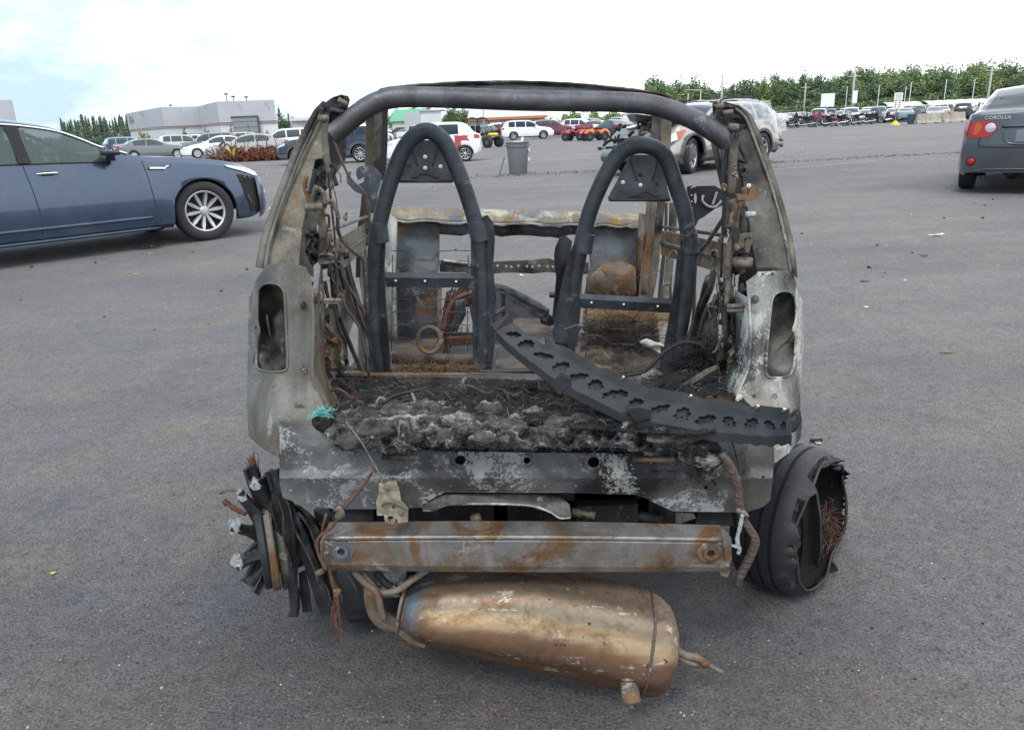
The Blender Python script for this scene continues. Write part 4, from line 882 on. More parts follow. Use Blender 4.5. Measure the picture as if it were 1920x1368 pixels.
obj('weld_ring', tube([te+Vector((math.cos(a)*.023, math.sin(a)*.018, math.sin(a)*-.011)) for a in [i*math.pi/8 for i in range(16)]], .0028, 6, 1, True), M['black'], tl, True)
T('hanger_rod', [(1262, 1214), (1285, 1228), (1306, 1232), (1322, 1243)], 1.36, .0085, 'rust', mfl)
T('hanger_rod', [(1268, 1228), (1290, 1240), (1312, 1246)], 1.36, .0065, 'rust', mfl)
T('hanger_tip', [(1320, 1241), (1334, 1249), (1354, 1260)], 1.36, .0052, 'mech', mfl)
T('hanger_collar', [(1319, 1238), (1323, 1246)], 1.357, .0095, 'rust', mfl)
T('bracket_rod', [(664, 1070), (684, 1092), (706, 1110), (714, 1140), (720, 1160)], 1.38, .0075, 'rust', mfl)
T('bracket_rod', [(680, 1072), (700, 1100), (716, 1110), (744, 1106), (775, 1085), (800, 1068)], 1.39, .0075, 'rust', mfl)
T('bracket_rod', [(706, 1072), (722, 1092), (742, 1104)], 1.40, .009, 'pillar', mfl)
obj('inlet_elbow', tube([P(x, y, 1.43) for x, y in ((700, 1100), (702, 1130), (716, 1158), (748, 1172), (780, 1176))], .021, 14, 5), M['rust'], mfl, True)
obj('bracket_plate', panel([(700, 1140), (716, 1150), (748, 1162), (752, 1190), (720, 1175), (708, 1165)], [], lambda x, y: P(x, y, 1.39), 9, .004), M['rust'], mfl)
obj('clamp_band', panel([(748, 1175), (775, 1195), (800, 1206), (796, 1214), (770, 1206), (748, 1190)], [], lambda x, y: P(x, y, 1.375), 9, .004), M['rust'], mfl)
obj('inlet_shell', box(P(735, 1090, 1.46), (.06, .07, .05), None, .012), M['body_white'], mfl)

# ================================================================ black plastic bumper strip lying across the boot
top = spline([(Vector((x, y, 0))) for x, y in ((962, 604), (1010, 640), (1070, 672), (1120, 700), (1180, 728), (1250, 748), (1320, 764), (1380, 773), (1442, 781), (1480, 784))], 6)
bot = spline([(Vector((x, y, 0))) for x, y in ((929, 620), (960, 650), (1012, 690), (1070, 728), (1130, 757), (1200, 786), (1280, 801), (1370, 812), (1440, 818), (1484, 816))], 6)
NT_ = len(top)
# 2-D param (u along 0..1, v across) -> image plane position used only to lay the curve out on the boot
def stp(u, v):
    f = u*(NT_-1); i = min(NT_-2, int(f)); k = f-i
    a = top[i].lerp(top[i+1], k); b = bot[i].lerp(bot[i+1], k); return a.lerp(b, v)
def sY(u, v): return 1.59-.255*u-.045*v
def smap(u, v, lift=0):
    q = stp(max(0, min(1, u)), v); p = P(q.x, q.y, sY(u, v)); p = p+Vector((0, 0, .004*nz(u*9, v, 1, 3)+.002*nz(u*31, v*3, 1, 5))); return p+Vector((0, -.3*lift, lift))
psr = empty('plastic_bumper_strip', P(1200, 760, 1.45), 0, 'long curved black plastic bumper strip lying diagonally across the burnt boot, dropped on the ash', 'plastic strip')
holes = []
nh = 15
for i in range(nh):
    uc = .045+i*.0655
    if uc > .98: break
    for dx, r in ((-.0, 1), ):
        L_ = []
        for k in range(45):
            a = 2*math.pi*k/45
            rr = 1+(.17 if abs(math.sin(a)) < .8 else .05)*math.cos(8*a+i*1.7)
            L_.append((uc+.0215*rr*math.cos(a)+(.010 if i % 2 else -.008)*math.sin(a), .47+(.30+.04*math.sin(i*2.3))*rr*math.sin(a)))
        holes.append(L_)
# step of the triangulation works in a stretched 2-D space
SX = 560.; SY_ = 46.
web = panel([(0, 0), (SX, 0), (SX, SY_), (0, SY_)], [[(a*SX, b*SY_) for a, b in h] for h in holes], lambda x, y: smap(x/SX, y/SY_, .0), 9, .003)
wb = obj('web', web, M['plastic'], psr, True, sharp=40)
for h in holes:
    top_ = [smap(a, b, 0) for a, b in h]; low = [p+Vector((0, .006, -.008)) for p in top_]
    obj('pocket_wall', strip(top_+[top_[0]], low+[low[0]], .0015), M['plastic'], wb, True)
    n_ = len(low)
    cx = sum(a for a, b in h)/n_; 
    cen = sum(low, Vector())/n_
    ring = [cen.lerp(l, .12) for l in low]
    Vp = low+ring; Fp = [(k, (k+1) % n_, n_+(k+1) % n_, n_+k) for k in range(n_)]
    obj('pocket_floor', solid(Vp, Fp, .0015), M['plastic'], wb)
us = [i/60 for i in range(61)]
def notch(u): return 1.0 if (int(u*37) % 6) else .72
Aw = [smap(u, 0, 0) for u in us if u >= .13]; 
obj('upper_wall', strip(Aw, [p+Vector((0, .006, .019*notch(u))) for p, u in zip(Aw, [u for u in us if u >= .13])], .0025, 2), M['plastic'], psr, True, sharp=40)
Al = [smap(u, 1, 0) for u in us]
obj('lower_wall', strip(Al, [p+Vector((0, -.002, -.019-.003*math.sin(u*120)*(u > .6))) for p, u in zip(Al, us)], .0025, 2), M['plastic'], psr, True, sharp=40)
obj('end_wall', strip([smap(0, 0, 0), smap(0, 1, 0)], [smap(0, 0, 0)+Vector((-.004, 0, .024)), smap(0, 1, 0)+Vector((-.008, 0, .012))], .0025), M['plastic'], psr)
def boxy(L_, Y, name='clip_box', th=.02, m='plastic'): return obj(name, panel(L_, [], lambda x, y: P(x, y, Y), 12, th), M[m], psr)
boxy([(1030, 716), (1056, 704), (1072, 712), (1048, 726), (1036, 728)], 1.47)
boxy([(1032, 720), (1048, 726), (1070, 714), (1072, 722), (1046, 738)], 1.462)
boxy([(1174, 768), (1200, 764), (1222, 768), (1215, 776), (1192, 779), (1180, 776)], 1.40)
boxy([(1174, 770), (1192, 778), (1218, 776), (1222, 784), (1194, 790)], 1.395)
boxy([(1058, 618), (1080, 610), (1094, 612), (1080, 630), (1078, 668), (1066, 664), (1064, 628)], 1.62, th=.012)
obj('end_fin', panel([(1442, 816), (1470, 796), (1500, 764), (1504, 790), (1492, 808), (1450, 828)], [], lambda x, y: P(x, y, 1.385+(x-1442)*.0006), 9, .003), M['plastic'], psr, True)
obj('end_fin', panel([(1440, 800), (1462, 796), (1490, 768), (1500, 764), (1478, 790), (1450, 818)], [], lambda x, y: P(x, y, 1.41), 9, .003), M['plastic'], psr, True)
for u in (.42, .62, .84, .955):
    obj('clip', tube([smap(u, 0, .016), smap(u+.004, 0, .022)], .003, 5, 1), M['bolt'], psr)
# ================================================================ ash and charred lining in the boot
def ashmat(name, dark, mid, light, t0=.42, t1=.60, off=0, sc=9, rust=None):
    n = NT(name); co = n.coord(); st = n.coord(scale=(1, 1.7, 1.7))
    a = n.noise(sc, 9, .68, st, 1.2, off); f = n.noise(sc*12, 6, .7, co, .8, off+5); b = n.noise(sc*.55, 6, .6, co, .6, off+9)
    s = n.math('ADD', a, n.math('MULTIPLY', n.math('SUBTRACT', f, .5), .22)); s = n.math('ADD', s, n.math('MULTIPLY', n.math('SUBTRACT', b, .5), .5))
    c = n.ramp(s, [(t0-.12, dark), (t0, tuple(.5*(p+q) for p, q in zip(dark, mid))), ((t0+t1)/2, mid), (t1, light), (t1+.12, tuple(min(1, p*1.25) for p in light))])
    if rust: c = n.mix(n.mask(n.noise(sc*.8, 6, .6, co, .5, off+17), .58, .66), c, rust)
    n.bump(n.math('ADD', f, a), .9, .004); n.set(color=c, rough=.92, spec=.2); return n.m
M['ash'] = ashmat('grey_ash_wool', (.010, .010, .011), (.085, .083, .080), (.35, .345, .33), .465, .64, 0, 8)
M['char'] = ashmat('black_char_litter', (.009, .009, .009), (.034, .032, .031), (.11, .105, .10), .46, .70, 30, 12, (.10, .055, .03))
M['straw'] = ashmat('burnt_brown_fibre', (.02, .013, .01), (.10, .065, .035), (.24, .16, .085), .40, .62, 50, 16)
M['fibre_grey'] = plain('grey_fibre', (.17, .16, .15), .9, 0, .5, 25); M['fibre_black'] = plain('black_fibre', (.018, .017, .017), .9, 0, .4, 25); M['fibre_pale'] = plain('pale_fibre', (.36, .33, .28), .9, 0, .3, 25)
def turb(x, y, s, o): return noise.turbulence(Vector((x*s+o, y*s, o)), 5, True)
def roll(x, y):
    ye = 745+14*nz(x, 0, .02, 4)
    base = pchip([(700, 1.80), (735, 1.66), (760, 1.575), (785, 1.47), (812, 1.415), (835, 1.405), (850, 1.418), (905, 1.42)], y)
    k = max(0, min(1, (y-735)/30))
    r = abs(nz(x, y*.8, .017, 2)); r2 = abs(nz(x, y*1.2, .038, 6)); r3 = nz(x, y, .09, 9); r4 = nz(x, y, .22, 19)
    return base - (.012+.095*k)*(.35-r)*1.0 - .032*k*(.3-r2)*1.6 - .010*r3 - .004*r4
o = [(612, 806), (640, 770), (690, 758), (760, 748), (850, 752), (930, 756), (990, 764), (1060, 760), (1130, 764), (1180, 775), (1200, 798), (1260, 806), (1330, 815), (1352, 842), (1355, 880), (1342, 912), (1330, 895), (1310, 905), (1302, 870), (1250, 858), (1190, 842), (1120, 838), (1060, 842), (1000, 836), (950, 842), (900, 838), (860, 842), (790, 834), (760, 848), (715, 848), (665, 846), (632, 842), (612, 822)]
random.seed(11)
oo = []
for i in range(len(o)):
    a = o[i]; b = o[(i+1) % len(o)]; k = max(1, int(math.hypot(b[0]-a[0], b[1]-a[1])/5))
    for q in range(k): oo.append((a[0]+(b[0]-a[0])*q/k+random.uniform(-1, 1), a[1]+(b[1]-a[1])*q/k+random.uniform(-2.4, 2.4)))
ash = obj('ash_roll', panel(oo, [], lambda x, y: P(x, y, roll(x, y)), 3.4, .006, seed=9), M['ash'], None, True)
tag(ash, 'grey and white burnt insulation roll slumped over the rear edge of the boot', 'burnt insulation', kind='stuff')
Vc, Fc_ = [], []
rl = random.Random(31)
for (x, y, r) in ((745, 772, 30), (790, 764, 24), (862, 788, 26), (918, 768, 24), (1050, 802, 36), (1086, 790, 24), (962, 800, 24), (702, 806, 30), (832, 818, 22), (905, 820, 20), (1290, 822, 26), (1240, 818, 24), (1325, 862, 24), (660, 826, 24), (1140, 812, 22), (1000, 776, 22), (770, 820, 22), (1328, 890, 16)):
    c0 = P(x, y, roll(x, y)+.004); R0 = r/1400*1.45; b = len(Vc); nU, nV = 26, 15
    for j in range(nV+1):
        for i in range(nU):
            th, ph = 2*math.pi*i/nU, math.pi*j/nV
            d = Vector((math.sin(ph)*math.cos(th), math.sin(ph)*math.sin(th), math.cos(ph)))
            f_ = 1+.55*noise.turbulence(d*1.6+Vector((x, y, r)), 4, True)-.35+.10*noise.noise(d*9+Vector((y, x, 0)))
            Vc.append(c0+Vector((d.x*1.35, d.y*.8, d.z*.75))*R0*f_)
    for j in range(nV):
        for i in range(nU): Fc_.append((b+j*nU+i, b+j*nU+(i+1) % nU, b+(j+1)*nU+(i+1) % nU, b+(j+1)*nU+i))
cl_ = obj('ash_lumps', (Vc, Fc_), ashmat('fluffy_grey_ash', (.02, .02, .02), (.10, .097, .092), (.29, .28, .262), .45, .66, 90, 12), None, True)
tag(cl_, 'fluffy grey ash lumps along the burnt insulation', 'ash', kind='stuff')
lit = obj('char_litter', panel([(622, 712), (700, 706), (850, 708), (1000, 712), (1100, 716), (1200, 722), (1300, 716), (1392, 700), (1386, 740), (1440, 790), (1300, 815), (900, 790), (640, 800), (600, 800), (612, 760)], [], lambda x, y: G(x, y, dz+.010+.016*turb(x, y, .03, 3)+.006*nz(x, y, .25, 3)), 4.2, .004, seed=10, back=Vector((0, 0, -1))), M['char'], None, True)
tag(lit, 'black charred litter spread over the boot floor', 'char', kind='stuff')
def mound(outline, f, mat, label, cat, step=4, name='char_heap'):
    m = obj(name, panel(outline, [], f, step, .005, seed=20), mat, None, True); return tag(m, label, cat, kind='stuff')
mound([(1086, 668), (1096, 620), (1110, 590), (1140, 580), (1190, 586), (1220, 592), (1236, 620), (1240, 690), (1160, 700), (1100, 696)], lambda x, y: P(x, y, 2.72-.0028*(y-580)+.05*nz(x, y, .02, 3)-.03*turb(x, y, .05, 7)), ashmat('matted_char', (.02, .018, .016), (.07, .055, .045), (.16, .13, .10), .42, .62, 70, 9), 'matted brown and black burnt carpet behind the right seat frame', 'burnt carpet', 5)
mound([(1290, 690), (1310, 655), (1340, 650), (1372, 690), (1388, 720), (1386, 752), (1300, 735), (1240, 730), (1200, 716), (1240, 704)], lambda x, y: P(x, y, 1.86-.0028*(y-650)-.03*turb(x, y, .06, 4)), M['char'], 'black charred wiring heap in the right corner of the boot', 'char', 4)
# loose fibres (one stuff mesh per tone)
def fibres(n, fn, L_, r, mat, name, label, curl=.6, seed=1):
    rnd = random.Random(seed); V = []; Fc = []
    for _ in range(n):
        p = fn(rnd)
        if p is None: continue
        d = Vector((rnd.uniform(-1, 1), rnd.uniform(-.7, .5), rnd.uniform(-.25, .6))).normalized(); l = rnd.uniform(.4, 1)*L_; s = 5
        side = d.cross(Vector((0, -.6, 1))).normalized() if d.length else Vector((1, 0, 0)); b = len(V)
        for k in range(s):
            w_ = r*(1-k/(s-1)*.7)
            V += [p-side*w_, p+side*w_]; d = (d+Vector((rnd.uniform(-1, 1), rnd.uniform(-1, 1), rnd.uniform(-1.1, .8)))*curl).normalized(); p = p+d*(l/s)
        for k in range(s-1): Fc.append((b+2*k, b+2*k+1, b+2*k+3, b+2*k+2))
    o_ = obj(name, (V, Fc), mat, None); return tag(o_, label, 'fibres', kind='stuff')
def onroll(rnd):
    x = rnd.uniform(615, 1340); y = rnd.uniform(750, 845)
    return P(x, y, roll(x, y)-.003)
def onroll_edge(rnd):
    x = rnd.uniform(620, 1345); y = 838+rnd.uniform(-8, 8)+(40 if x > 1300 else 0)*rnd.random()
    return P(x, y, roll(x, y)-.002)
def onlit(rnd):
    x = rnd.uniform(630, 1380); y = rnd.uniform(708, 790); return G(x, y, dz+.024)
fibres(1200, onroll, .022, .0004, M['fibre_grey'], 'ash_fibres', 'grey fibres fraying out of the burnt insulation roll', .6, 1)
fibres(1100, onroll, .022, .0005, M['fibre_black'], 'char_fibres', 'black fibres in the burnt insulation roll', .7, 2)
fibres(300, onroll, .018, .0004, M['fibre_pale'], 'pale_fibres', 'pale unburnt wisps on the insulation roll', .5, 3)
fibres(700, onroll_edge, .03, .0007, M['fibre_black'], 'edge_fibres', 'black threads hanging from the lower edge of the insulation', .5, 4)
fibres(2200, onlit, .03, .0008, M['fibre_black'], 'litter_fibres', 'black burnt threads lying on the boot floor', .8, 5)
fibres(260, onlit, .04, .0006, M['fibre_grey'], 'litter_threads', 'grey burnt threads lying on the boot floor', .5, 6)
fibres(2400, lambda r: P(r.gauss(1180, 34), r.gauss(594, 10), 2.60+r.uniform(-.06, .04)), .09, .0011, plain('dry_brown_straw', (.22, .14, .07), .9, 0, .4, 30), 'straw_tuft', 'dry brown fibre tuft behind the right seat frame', .35, 7)
fibres(1400, lambda r: P(r.uniform(1095, 1236), r.uniform(600, 680), 2.5), .07, .001, M['fibre_black'], 'carpet_fibres', 'dark fibres of the burnt carpet behind the right seat', .5, 8)
fibres(1500, lambda r: P(r.gauss(1335, 32), r.gauss(690, 22), 1.74), .10, .0012, M['fibre_black'], 'loom_tangle', 'tangle of black burnt wires in the right boot corner', .4, 9)
fibres(600, lambda r: P(r.uniform(740, 900), r.uniform(684, 700), 1.90), .05, .001, plain('brown_thread', (.12, .075, .04), .9, 0, .4, 30), 'brown_threads', 'brown threads below the left seat frame', .5, 10)
for i in range(12):
    x = random.uniform(640, 1290); y = random.uniform(712, 770)
    p = G(x, y, dz+.03); a = random.uniform(0, 6.3); l = random.uniform(.03, .09)
    q = [p, p+Vector((math.cos(a)*l*.4, math.sin(a)*l*.3, .02)), p+Vector((math.cos(a)*l, math.sin(a)*l*.6, .004))]
    o_ = obj('wire_scrap', tube(q, random.uniform(.0012, .0035), 5, 4), M['wire'] if i % 4 else M['fibre_grey'], lit)
cr = obj('charred_strap', tube([P(x, y, Y) for x, y, Y in ((718, 756, 1.52), (740, 742, 1.55), (775, 734, 1.57), (798, 728, 1.58))], .007, 8, 4, flat=.5), M['rubber'], None, True); tag(cr, 'charred dark hose piece lying on the ash left of centre', 'hose')
bt = obj('bracket_strip', panel([(1272, 732), (1278, 722), (1325, 692), (1344, 684), (1346, 690), (1300, 718), (1284, 736)], [], lambda x, y: P(x, y, 1.62), 8, .003), M['mech'], None); tag(bt, 'pale perforated metal strip sticking out of the charred wires at right', 'metal strip')
wf = obj('white_foam_scrap', panel([(1198, 640), (1212, 634), (1232, 642), (1246, 652), (1240, 662), (1222, 654), (1206, 650)], [], lambda x, y: P(x, y, 2.2+.02*nz(x, y, .08, 3)), 5, .01), plain('white_scrap', (.55, .55, .56), .8, 0, .1, 20), None, True); tag(wf, 'crumpled white scrap beside the right seat frame', 'scrap')
fl_ = obj('filler_neck', lathe(P(1222, 706, 1.74), (0, -.3, 1), [(-.03, .02), (0, .021), (.002, .026), (.006, .026), (.006, .014), (.012, .013), (.013, .0001)], 20), M['body'], None, True, sharp=35); tag(fl_, 'small grey round valve cap on the boot floor near the right seat foot', 'cap')
# teal threads
tf = fibres(90, lambda r: P(603+r.gauss(0, 8), 776+r.gauss(0, 5), 1.475), .034, .0010, M['teal'], 'teal_threads', 'teal thread clump snagged on the left boot corner', .5, 12)
tk = obj('charred_clump', panel([(584, 786), (592, 780), (612, 782), (630, 786), (640, 800), (634, 816), (618, 822), (606, 812), (594, 806), (586, 798)], [], lambda x, y: P(x, y, 1.455-.03*math.cos(min(1.5, math.hypot(x-606, y-795)/20))+.012*nz(x, y, .15, 2)), 4, .004), M['char'], None, True); tag(tk, 'black charred clump under the teal threads', 'char', kind='stuff')
# ================================================================ asphalt
N_ = NT('asphalt'); co = N_.coord()
agg = N_.noise(150, 5, .78, co); agg2 = N_.noise(230, 2, .6, co, 0, 7); med = N_.noise(5, 8, .7, co, .3); big = N_.noise(.55, 6, .6, co, .3, 3); far = N_.noise(.12, 5, .55, N_.coord(scale=(.5, 1.6, 1)), .2, 9)
vor = N_.n('ShaderNodeTexVoronoi'); vor.inputs['Scale'].default_value = 150; N_.l(co, vor.inputs[0])
sepc = N_.n('ShaderNodeSeparateColor'); N_.l(vor.outputs['Color'], sepc.inputs[0])
c = N_.ramp(agg, [(.34, (.075, .071, .071)), (.46, (.160, .153, .150)), (.55, (.235, .225, .220)), (.66, (.37, .355, .345))])
c = N_.mix(N_.math('MULTIPLY', N_.mask(sepc.outputs[0], .93, .96), .45), c, (.26, .25, .245))
c = N_.mix(N_.math('MULTIPLY', N_.mask(sepc.outputs[1], .90, .93), .45), c, (.035, .035, .036))
c = N_.mix(1.0, c, N_.ramp(med, [(.3, (.86, .86, .87)), (.7, (1.12, 1.11, 1.10))]), 'MULTIPLY')
m2 = N_.noise(26, 5, .7, co, .2, 51); c = N_.mix(1.0, c, N_.ramp(m2, [(.34, (.80, .80, .81)), (.5, (1, 1, 1)), (.66, (1.2, 1.19, 1.17))]), 'MULTIPLY')
c = N_.mix(1.0, c, N_.ramp(big, [(.3, (.84, .84, .85)), (.55, (1.02, 1.0, 1.0)), (.75, (1.16, 1.12, 1.10))]), 'MULTIPLY')
tn = N_.noise(1.6, 6, .62, co, .8, 81); c = N_.mix(1.0, c, N_.ramp(tn, [(.34, (.93, .95, 1.03)), (.5, (1, 1, 1)), (.60, (1.06, 1.02, .95)), (.70, (1.16, 1.10, .95))]), 'MULTIPLY')
c = N_.mix(1.0, c, N_.ramp(far, [(.35, (.88, .90, .93)), (.65, (1.08, 1.07, 1.05))]), 'MULTIPLY')
strk = N_.noise(.9, 6, .6, N_.coord(scale=(.25, 2.2, 1)), .6, 17); c = N_.mix(1.0, c, N_.ramp(strk, [(.35, (.93, .93, .94)), (.5, (1, 1, 1)), (.65, (1.07, 1.06, 1.05))]), 'MULTIPLY')
crk = N_.n('ShaderNodeTexVoronoi', feature='DISTANCE_TO_EDGE'); crk.inputs['Scale'].default_value = .33; wv = N_.n('ShaderNodeMix', data_type='VECTOR'); N_.l(co, crk.inputs[0])
oil = N_.mask(N_.noise(.8, 5, .6, co, .6, 44), .64, .74); c = N_.mix(N_.math('MULTIPLY', oil, .35), c, (.05, .048, .047))
# soot and ash fallen round the wreck
gp = N_.n('ShaderNodeNewGeometry'); vm = N_.n('ShaderNodeVectorMath', operation='DISTANCE'); vm.inputs[1].default_value = (.05, 1.9, 0); N_.l(gp.outputs['Position'], vm.inputs[0])
sw = N_.math('SUBTRACT', N_.math('ADD', .55, N_.math('MULTIPLY', N_.noise(2.2, 6, .65, co, .5, 71), 1.0)), vm.outputs['Value']); c = N_.mix(N_.math('MULTIPLY', N_.mask(sw, .0, .7), .55), c, (.035, .033, .032))
N_.bump(N_.math('ADD', N_.math('MULTIPLY', agg, 1.6), N_.math('MULTIPLY', vor.outputs['Distance'], .6)), 1.0, .007)
N_.set(color=c, rough=.86, spec=.35); M['asphalt'] = N_.m
g = obj('asphalt_lot', ([(-700, -60, 0), (700, -60, 0), (700, 400, 0), (-700, 400, 0)], [(0, 1, 2, 3)]), M['asphalt']); g['kind'] = 'structure'
N_ = NT('rough_grass'); co = N_.coord(); c = N_.ramp(N_.noise(.3, 7, .7, co), [(.3, (.05, .08, .02)), (.6, (.11, .14, .045)), (.8, (.17, .17, .08))]); N_.set(color=c, rough=.95); M['grassland'] = N_.m
g = obj('grass_field', ([(-1600, 105, .02), (1600, 105, .02), (1600, 2600, .02), (-1600, 2600, .02)], [(0, 1, 2, 3)]), M['grassland']); g['kind'] = 'structure'
g = obj('surrounding_ground', ([(-2600, -2600, -.05), (2600, -2600, -.05), (2600, 2700, -.05), (-2600, 2700, -.05)], [(0, 1, 2, 3)]), M['grassland']); g['kind'] = 'structure'
# faded bay lines
M['paint'] = NT('faded_line_paint'); _n = M['paint']; c = _n.mix(_n.mask(_n.noise(14, 7, .7), .40, .52), (.11, .11, .11), (.42, .42, .41)); _n.set(color=c, rough=.85); M['paint'] = _n.m
def line(p, q, w_):
    a = G(*p); b = G(*q); d = (b-a).normalized(); n_ = Vector((-d.y, d.x, 0))*w_/2; z = Vector((0, 0, .004))
    o_ = obj('bay_line', ([a-n_+z, a+n_+z, b+n_+z, b-n_+z], [(0, 1, 2, 3)]), M['paint']); o_['kind'] = 'structure'
line((1450, 318), (1640, 302), .09); line((520, 415), (700, 402), .06); line((1000, 286), (1180, 290), .05)
# grit: many tiny stones, joined, densest close by
def stones(n, fn, s0, s1, mat, name, label, seed):
    rnd = random.Random(seed); V = []; Fc = []
    for _ in range(n):
        x, y = fn(rnd); s = rnd.uniform(s0, s1)*(.5+rnd.random()**3*1.2); b = len(V); a0 = rnd.uniform(0, 6)
        for k in range(5): a = a0+k*1.257; r = s*rnd.uniform(.7, 1.2); V.append((x+math.cos(a)*r, y+math.sin(a)*r*.8, .0))
        for k in range(4): a = a0+k*1.57; r = s*rnd.uniform(.3, .7); V.append((x+math.cos(a)*r, y+math.sin(a)*r, s*rnd.uniform(.35, .9)))
        Fc.append((b+5, b+6, b+7, b+8))
        for k in range(4): Fc.append((b+k, b+k+1, b+5+(k+1) % 4, b+5+k)) if k < 4 else 0
        Fc.append((b+4, b, b+5)); Fc.append((b+4, b+5, b+8))
    return tag(obj(name, (V, Fc), mat), label, 'gravel', kind='stuff')
gs = (plain('stone_grey', (.17, .165, .16), .8, 0, .3, 60), plain('stone_pale', (.42, .41, .40), .7, 0, .3, 60), plain('crumb_black', (.02, .02, .02), .8, 0, .3, 60))
def near(r):
    while True:
        d = 1.2+r.random()**1.6*7; x = r.uniform(-.85, .85)*d
        if not (-.6 < x < .6 and d > 1.5 and d < 3.4 and r.random() < .6): return x, d
def farr(r): d = 5+r.random()**1.3*45; return r.uniform(-.8, .8)*d, d
stones(5200, near, .0012, .0035, gs[0], 'grey_grit', 'grey grit strewn over the asphalt', 1)
stones(1500, near, .0008, .0028, gs[1], 'pale_grit', 'pale chips of glass and stone on the asphalt', 2)
stones(380, near, .0012, .004, gs[2], 'black_crumbs', 'black crumbs strewn over the asphalt', 3)
stones(420, farr, .006, .024, gs[2], 'dark_pebbles', 'dark pebbles scattered over the far lot', 4)
stones(250, farr, .01, .03, gs[1], 'pale_pebbles', 'pale chips scattered over the far lot', 5)
def band(r):                      # loose gravel ridges across the lot behind
    x = r.uniform(-2, 16); return x, 20.5+.15*x+.5*nz(x, 0, .4, 2)+r.gauss(0, .35)
stones(2400, band, .006, .02, gs[2], 'gravel_band', 'line of loose dark gravel across the lot behind the wrecks', 6)
# litter
def scrap(px, py, w_, d_, h, mat, label, cat, ang=0, name='litter'):
    p = G(px, py); rnd = random.Random(px); L_ = [(math.cos(a)*w_*rnd.uniform(.6, 1), math.sin(a)*d_*rnd.uniform(.6, 1)) for a in [k*.7 for k in range(9)]]
    ca, sa = math.cos(ang), math.sin(ang)
    return tag(obj(name, panel(L_, [], lambda x, y: Vector((p.x+x*ca-y*sa, p.y+x*sa+y*ca, .004+h*(.5+.5*nz(x, y, 30, px)))), min(w_, d_)*.5, .002, back=Vector((0, 0, -1))), mat), label, cat)
yel = plain('yellow_plastic', (.60, .42, .04), .5); wht = plain('white_paper', (.75, .75, .74), .7); blk = plain('black_scrap', (.02, .02, .022), .5); red = plain('red_plastic', (.6, .04, .03), .4)
scrap(255, 515, .025, .02, .012, yel, 'yellow plastic scrap on the asphalt left of the burnt car', 'litter')
scrap(100, 1077, .012, .008, .008, yel, 'small yellow scrap near the left edge of the asphalt', 'litter')
scrap(1756, 442, .09, .03, .02, wht, 'white paper scrap on the asphalt below the grey sedan', 'litter')
scrap(978, 517, .012, .05, .01, wht, 'small white curl on the asphalt seen through the burnt windscreen', 'litter', .3)
scrap(1624, 577, .02, .02, .008, wht, 'small white chip right of the burnt car', 'litter')
scrap(1733, 480, .05, .03, .02, blk, 'black scrap on the asphalt at right', 'litter')
scrap(283, 466, .22, .06, .06, blk, 'torn black bumper trim lying under the blue sedan', 'trim', .15)
scrap(1620, 528, .05, .02, .015, blk, 'thin black splinter on the asphalt at right', 'litter')
scrap(1035, 548, .02, .02, .02, red, 'small red plastic bit seen through the burnt windscreen', 'litter')
scrap(1775, 662, .06, .012, .01, gs[0], 'grey sliver on the asphalt at the right', 'litter')
# seat-belt buckle on the ground
b0 = G(1530, 828); bk = empty('belt_buckle', b0, .05, 'black seat belt tongue with metal loop lying right of the burnt car', 'buckle')
obj('grip', box((0, 0, .008), (.052, .016, .012), None, .004), M['plastic'], bk, local=True)
obj('tongue', panel([(-.011, -.006), (.011, -.006), (.010, -.028), (-.010, -.028)], [[(-.005, -.013), (.005, -.013), (.005, -.022), (-.005, -.022)]], lambda x, y: Vector((x, y, .006)), .004, .002, back=Vector((0, 0, -1))), M['bolt'], bk, local=True)
# ================================================================ vehicles: materials
def paint(name, col, metal=.45, rough=.28, coat=.8):
    n = NT(name); co = n.coord(); f = n.noise(900, 2, .5, co); d = n.noise(3, 6, .65, co, .4)
    c = n.mix(n.math('MULTIPLY', n.mask(d, .5, .8), .22), col, (.20, .19, .18)); n.b.inputs['Coat Roughness'].default_value = .04
    n.set(color=c, metal=metal, rough=n.ramp(d, [(.3, (rough,)*3), (.8, (rough+.18,)*3)]), coat=coat); return n.m
M['p_blue'] = paint('blue_metallic_paint', (.034, .060, .108), .55, .22)
M['p_navy'] = paint('navy_paint', (.012, .022, .045), .4, .25)
M['p_slate'] = paint('slate_grey_paint', (.070, .080, .095), .5, .28)
M['p_white'] = paint('white_paint', (.74, .75, .76), 0, .3)
M['p_silver'] = paint('silver_paint', (.45, .47, .49), .6, .3)
M['p_red'] = paint('red_paint', (.36, .012, .018), .1, .3)
M['p_maroon'] = paint('maroon_paint', (.14, .012, .028), .3, .3)
M['p_black'] = paint('black_paint', (.012, .013, .015), .2, .25)
M['p_grey'] = paint('grey_paint', (.15, .16, .17), .5, .3)
M['p_tan'] = paint('champagne_paint', (.34, .325, .30), .5, .32)
M['p_teal'] = paint('pale_teal_paint', (.22, .32, .33), .5, .3)
M['p_sky'] = paint('light_blue_paint', (.16, .27, .42), .5, .3)
n = NT('car_glass'); n.b.inputs['IOR'].default_value = 1.45; M['glass'] = n.set(color=(.010, .022, .038), rough=.02, alpha=.93, coat=.1)
n = NT('light_car_glass'); n.b.inputs['IOR'].default_value = 1.6; M['glass2'] = n.set(color=(.025, .065, .062), rough=.02, alpha=.62, coat=.6)
M['farglass'] = NT('far_car_glass').set(color=(.02, .03, .035), rough=.05, coat=.8)
M['tyre'] = plain('tyre_rubber', (.022, .022, .023), .8, 0, .3, 30)
M['alloy'] = plain('alloy_wheel', (.48, .49, .50), .32, .7, .08, 20)
M['chrome'] = NT('chrome_trim').set(color=(.75, .76, .78), rough=.12, metal=1)
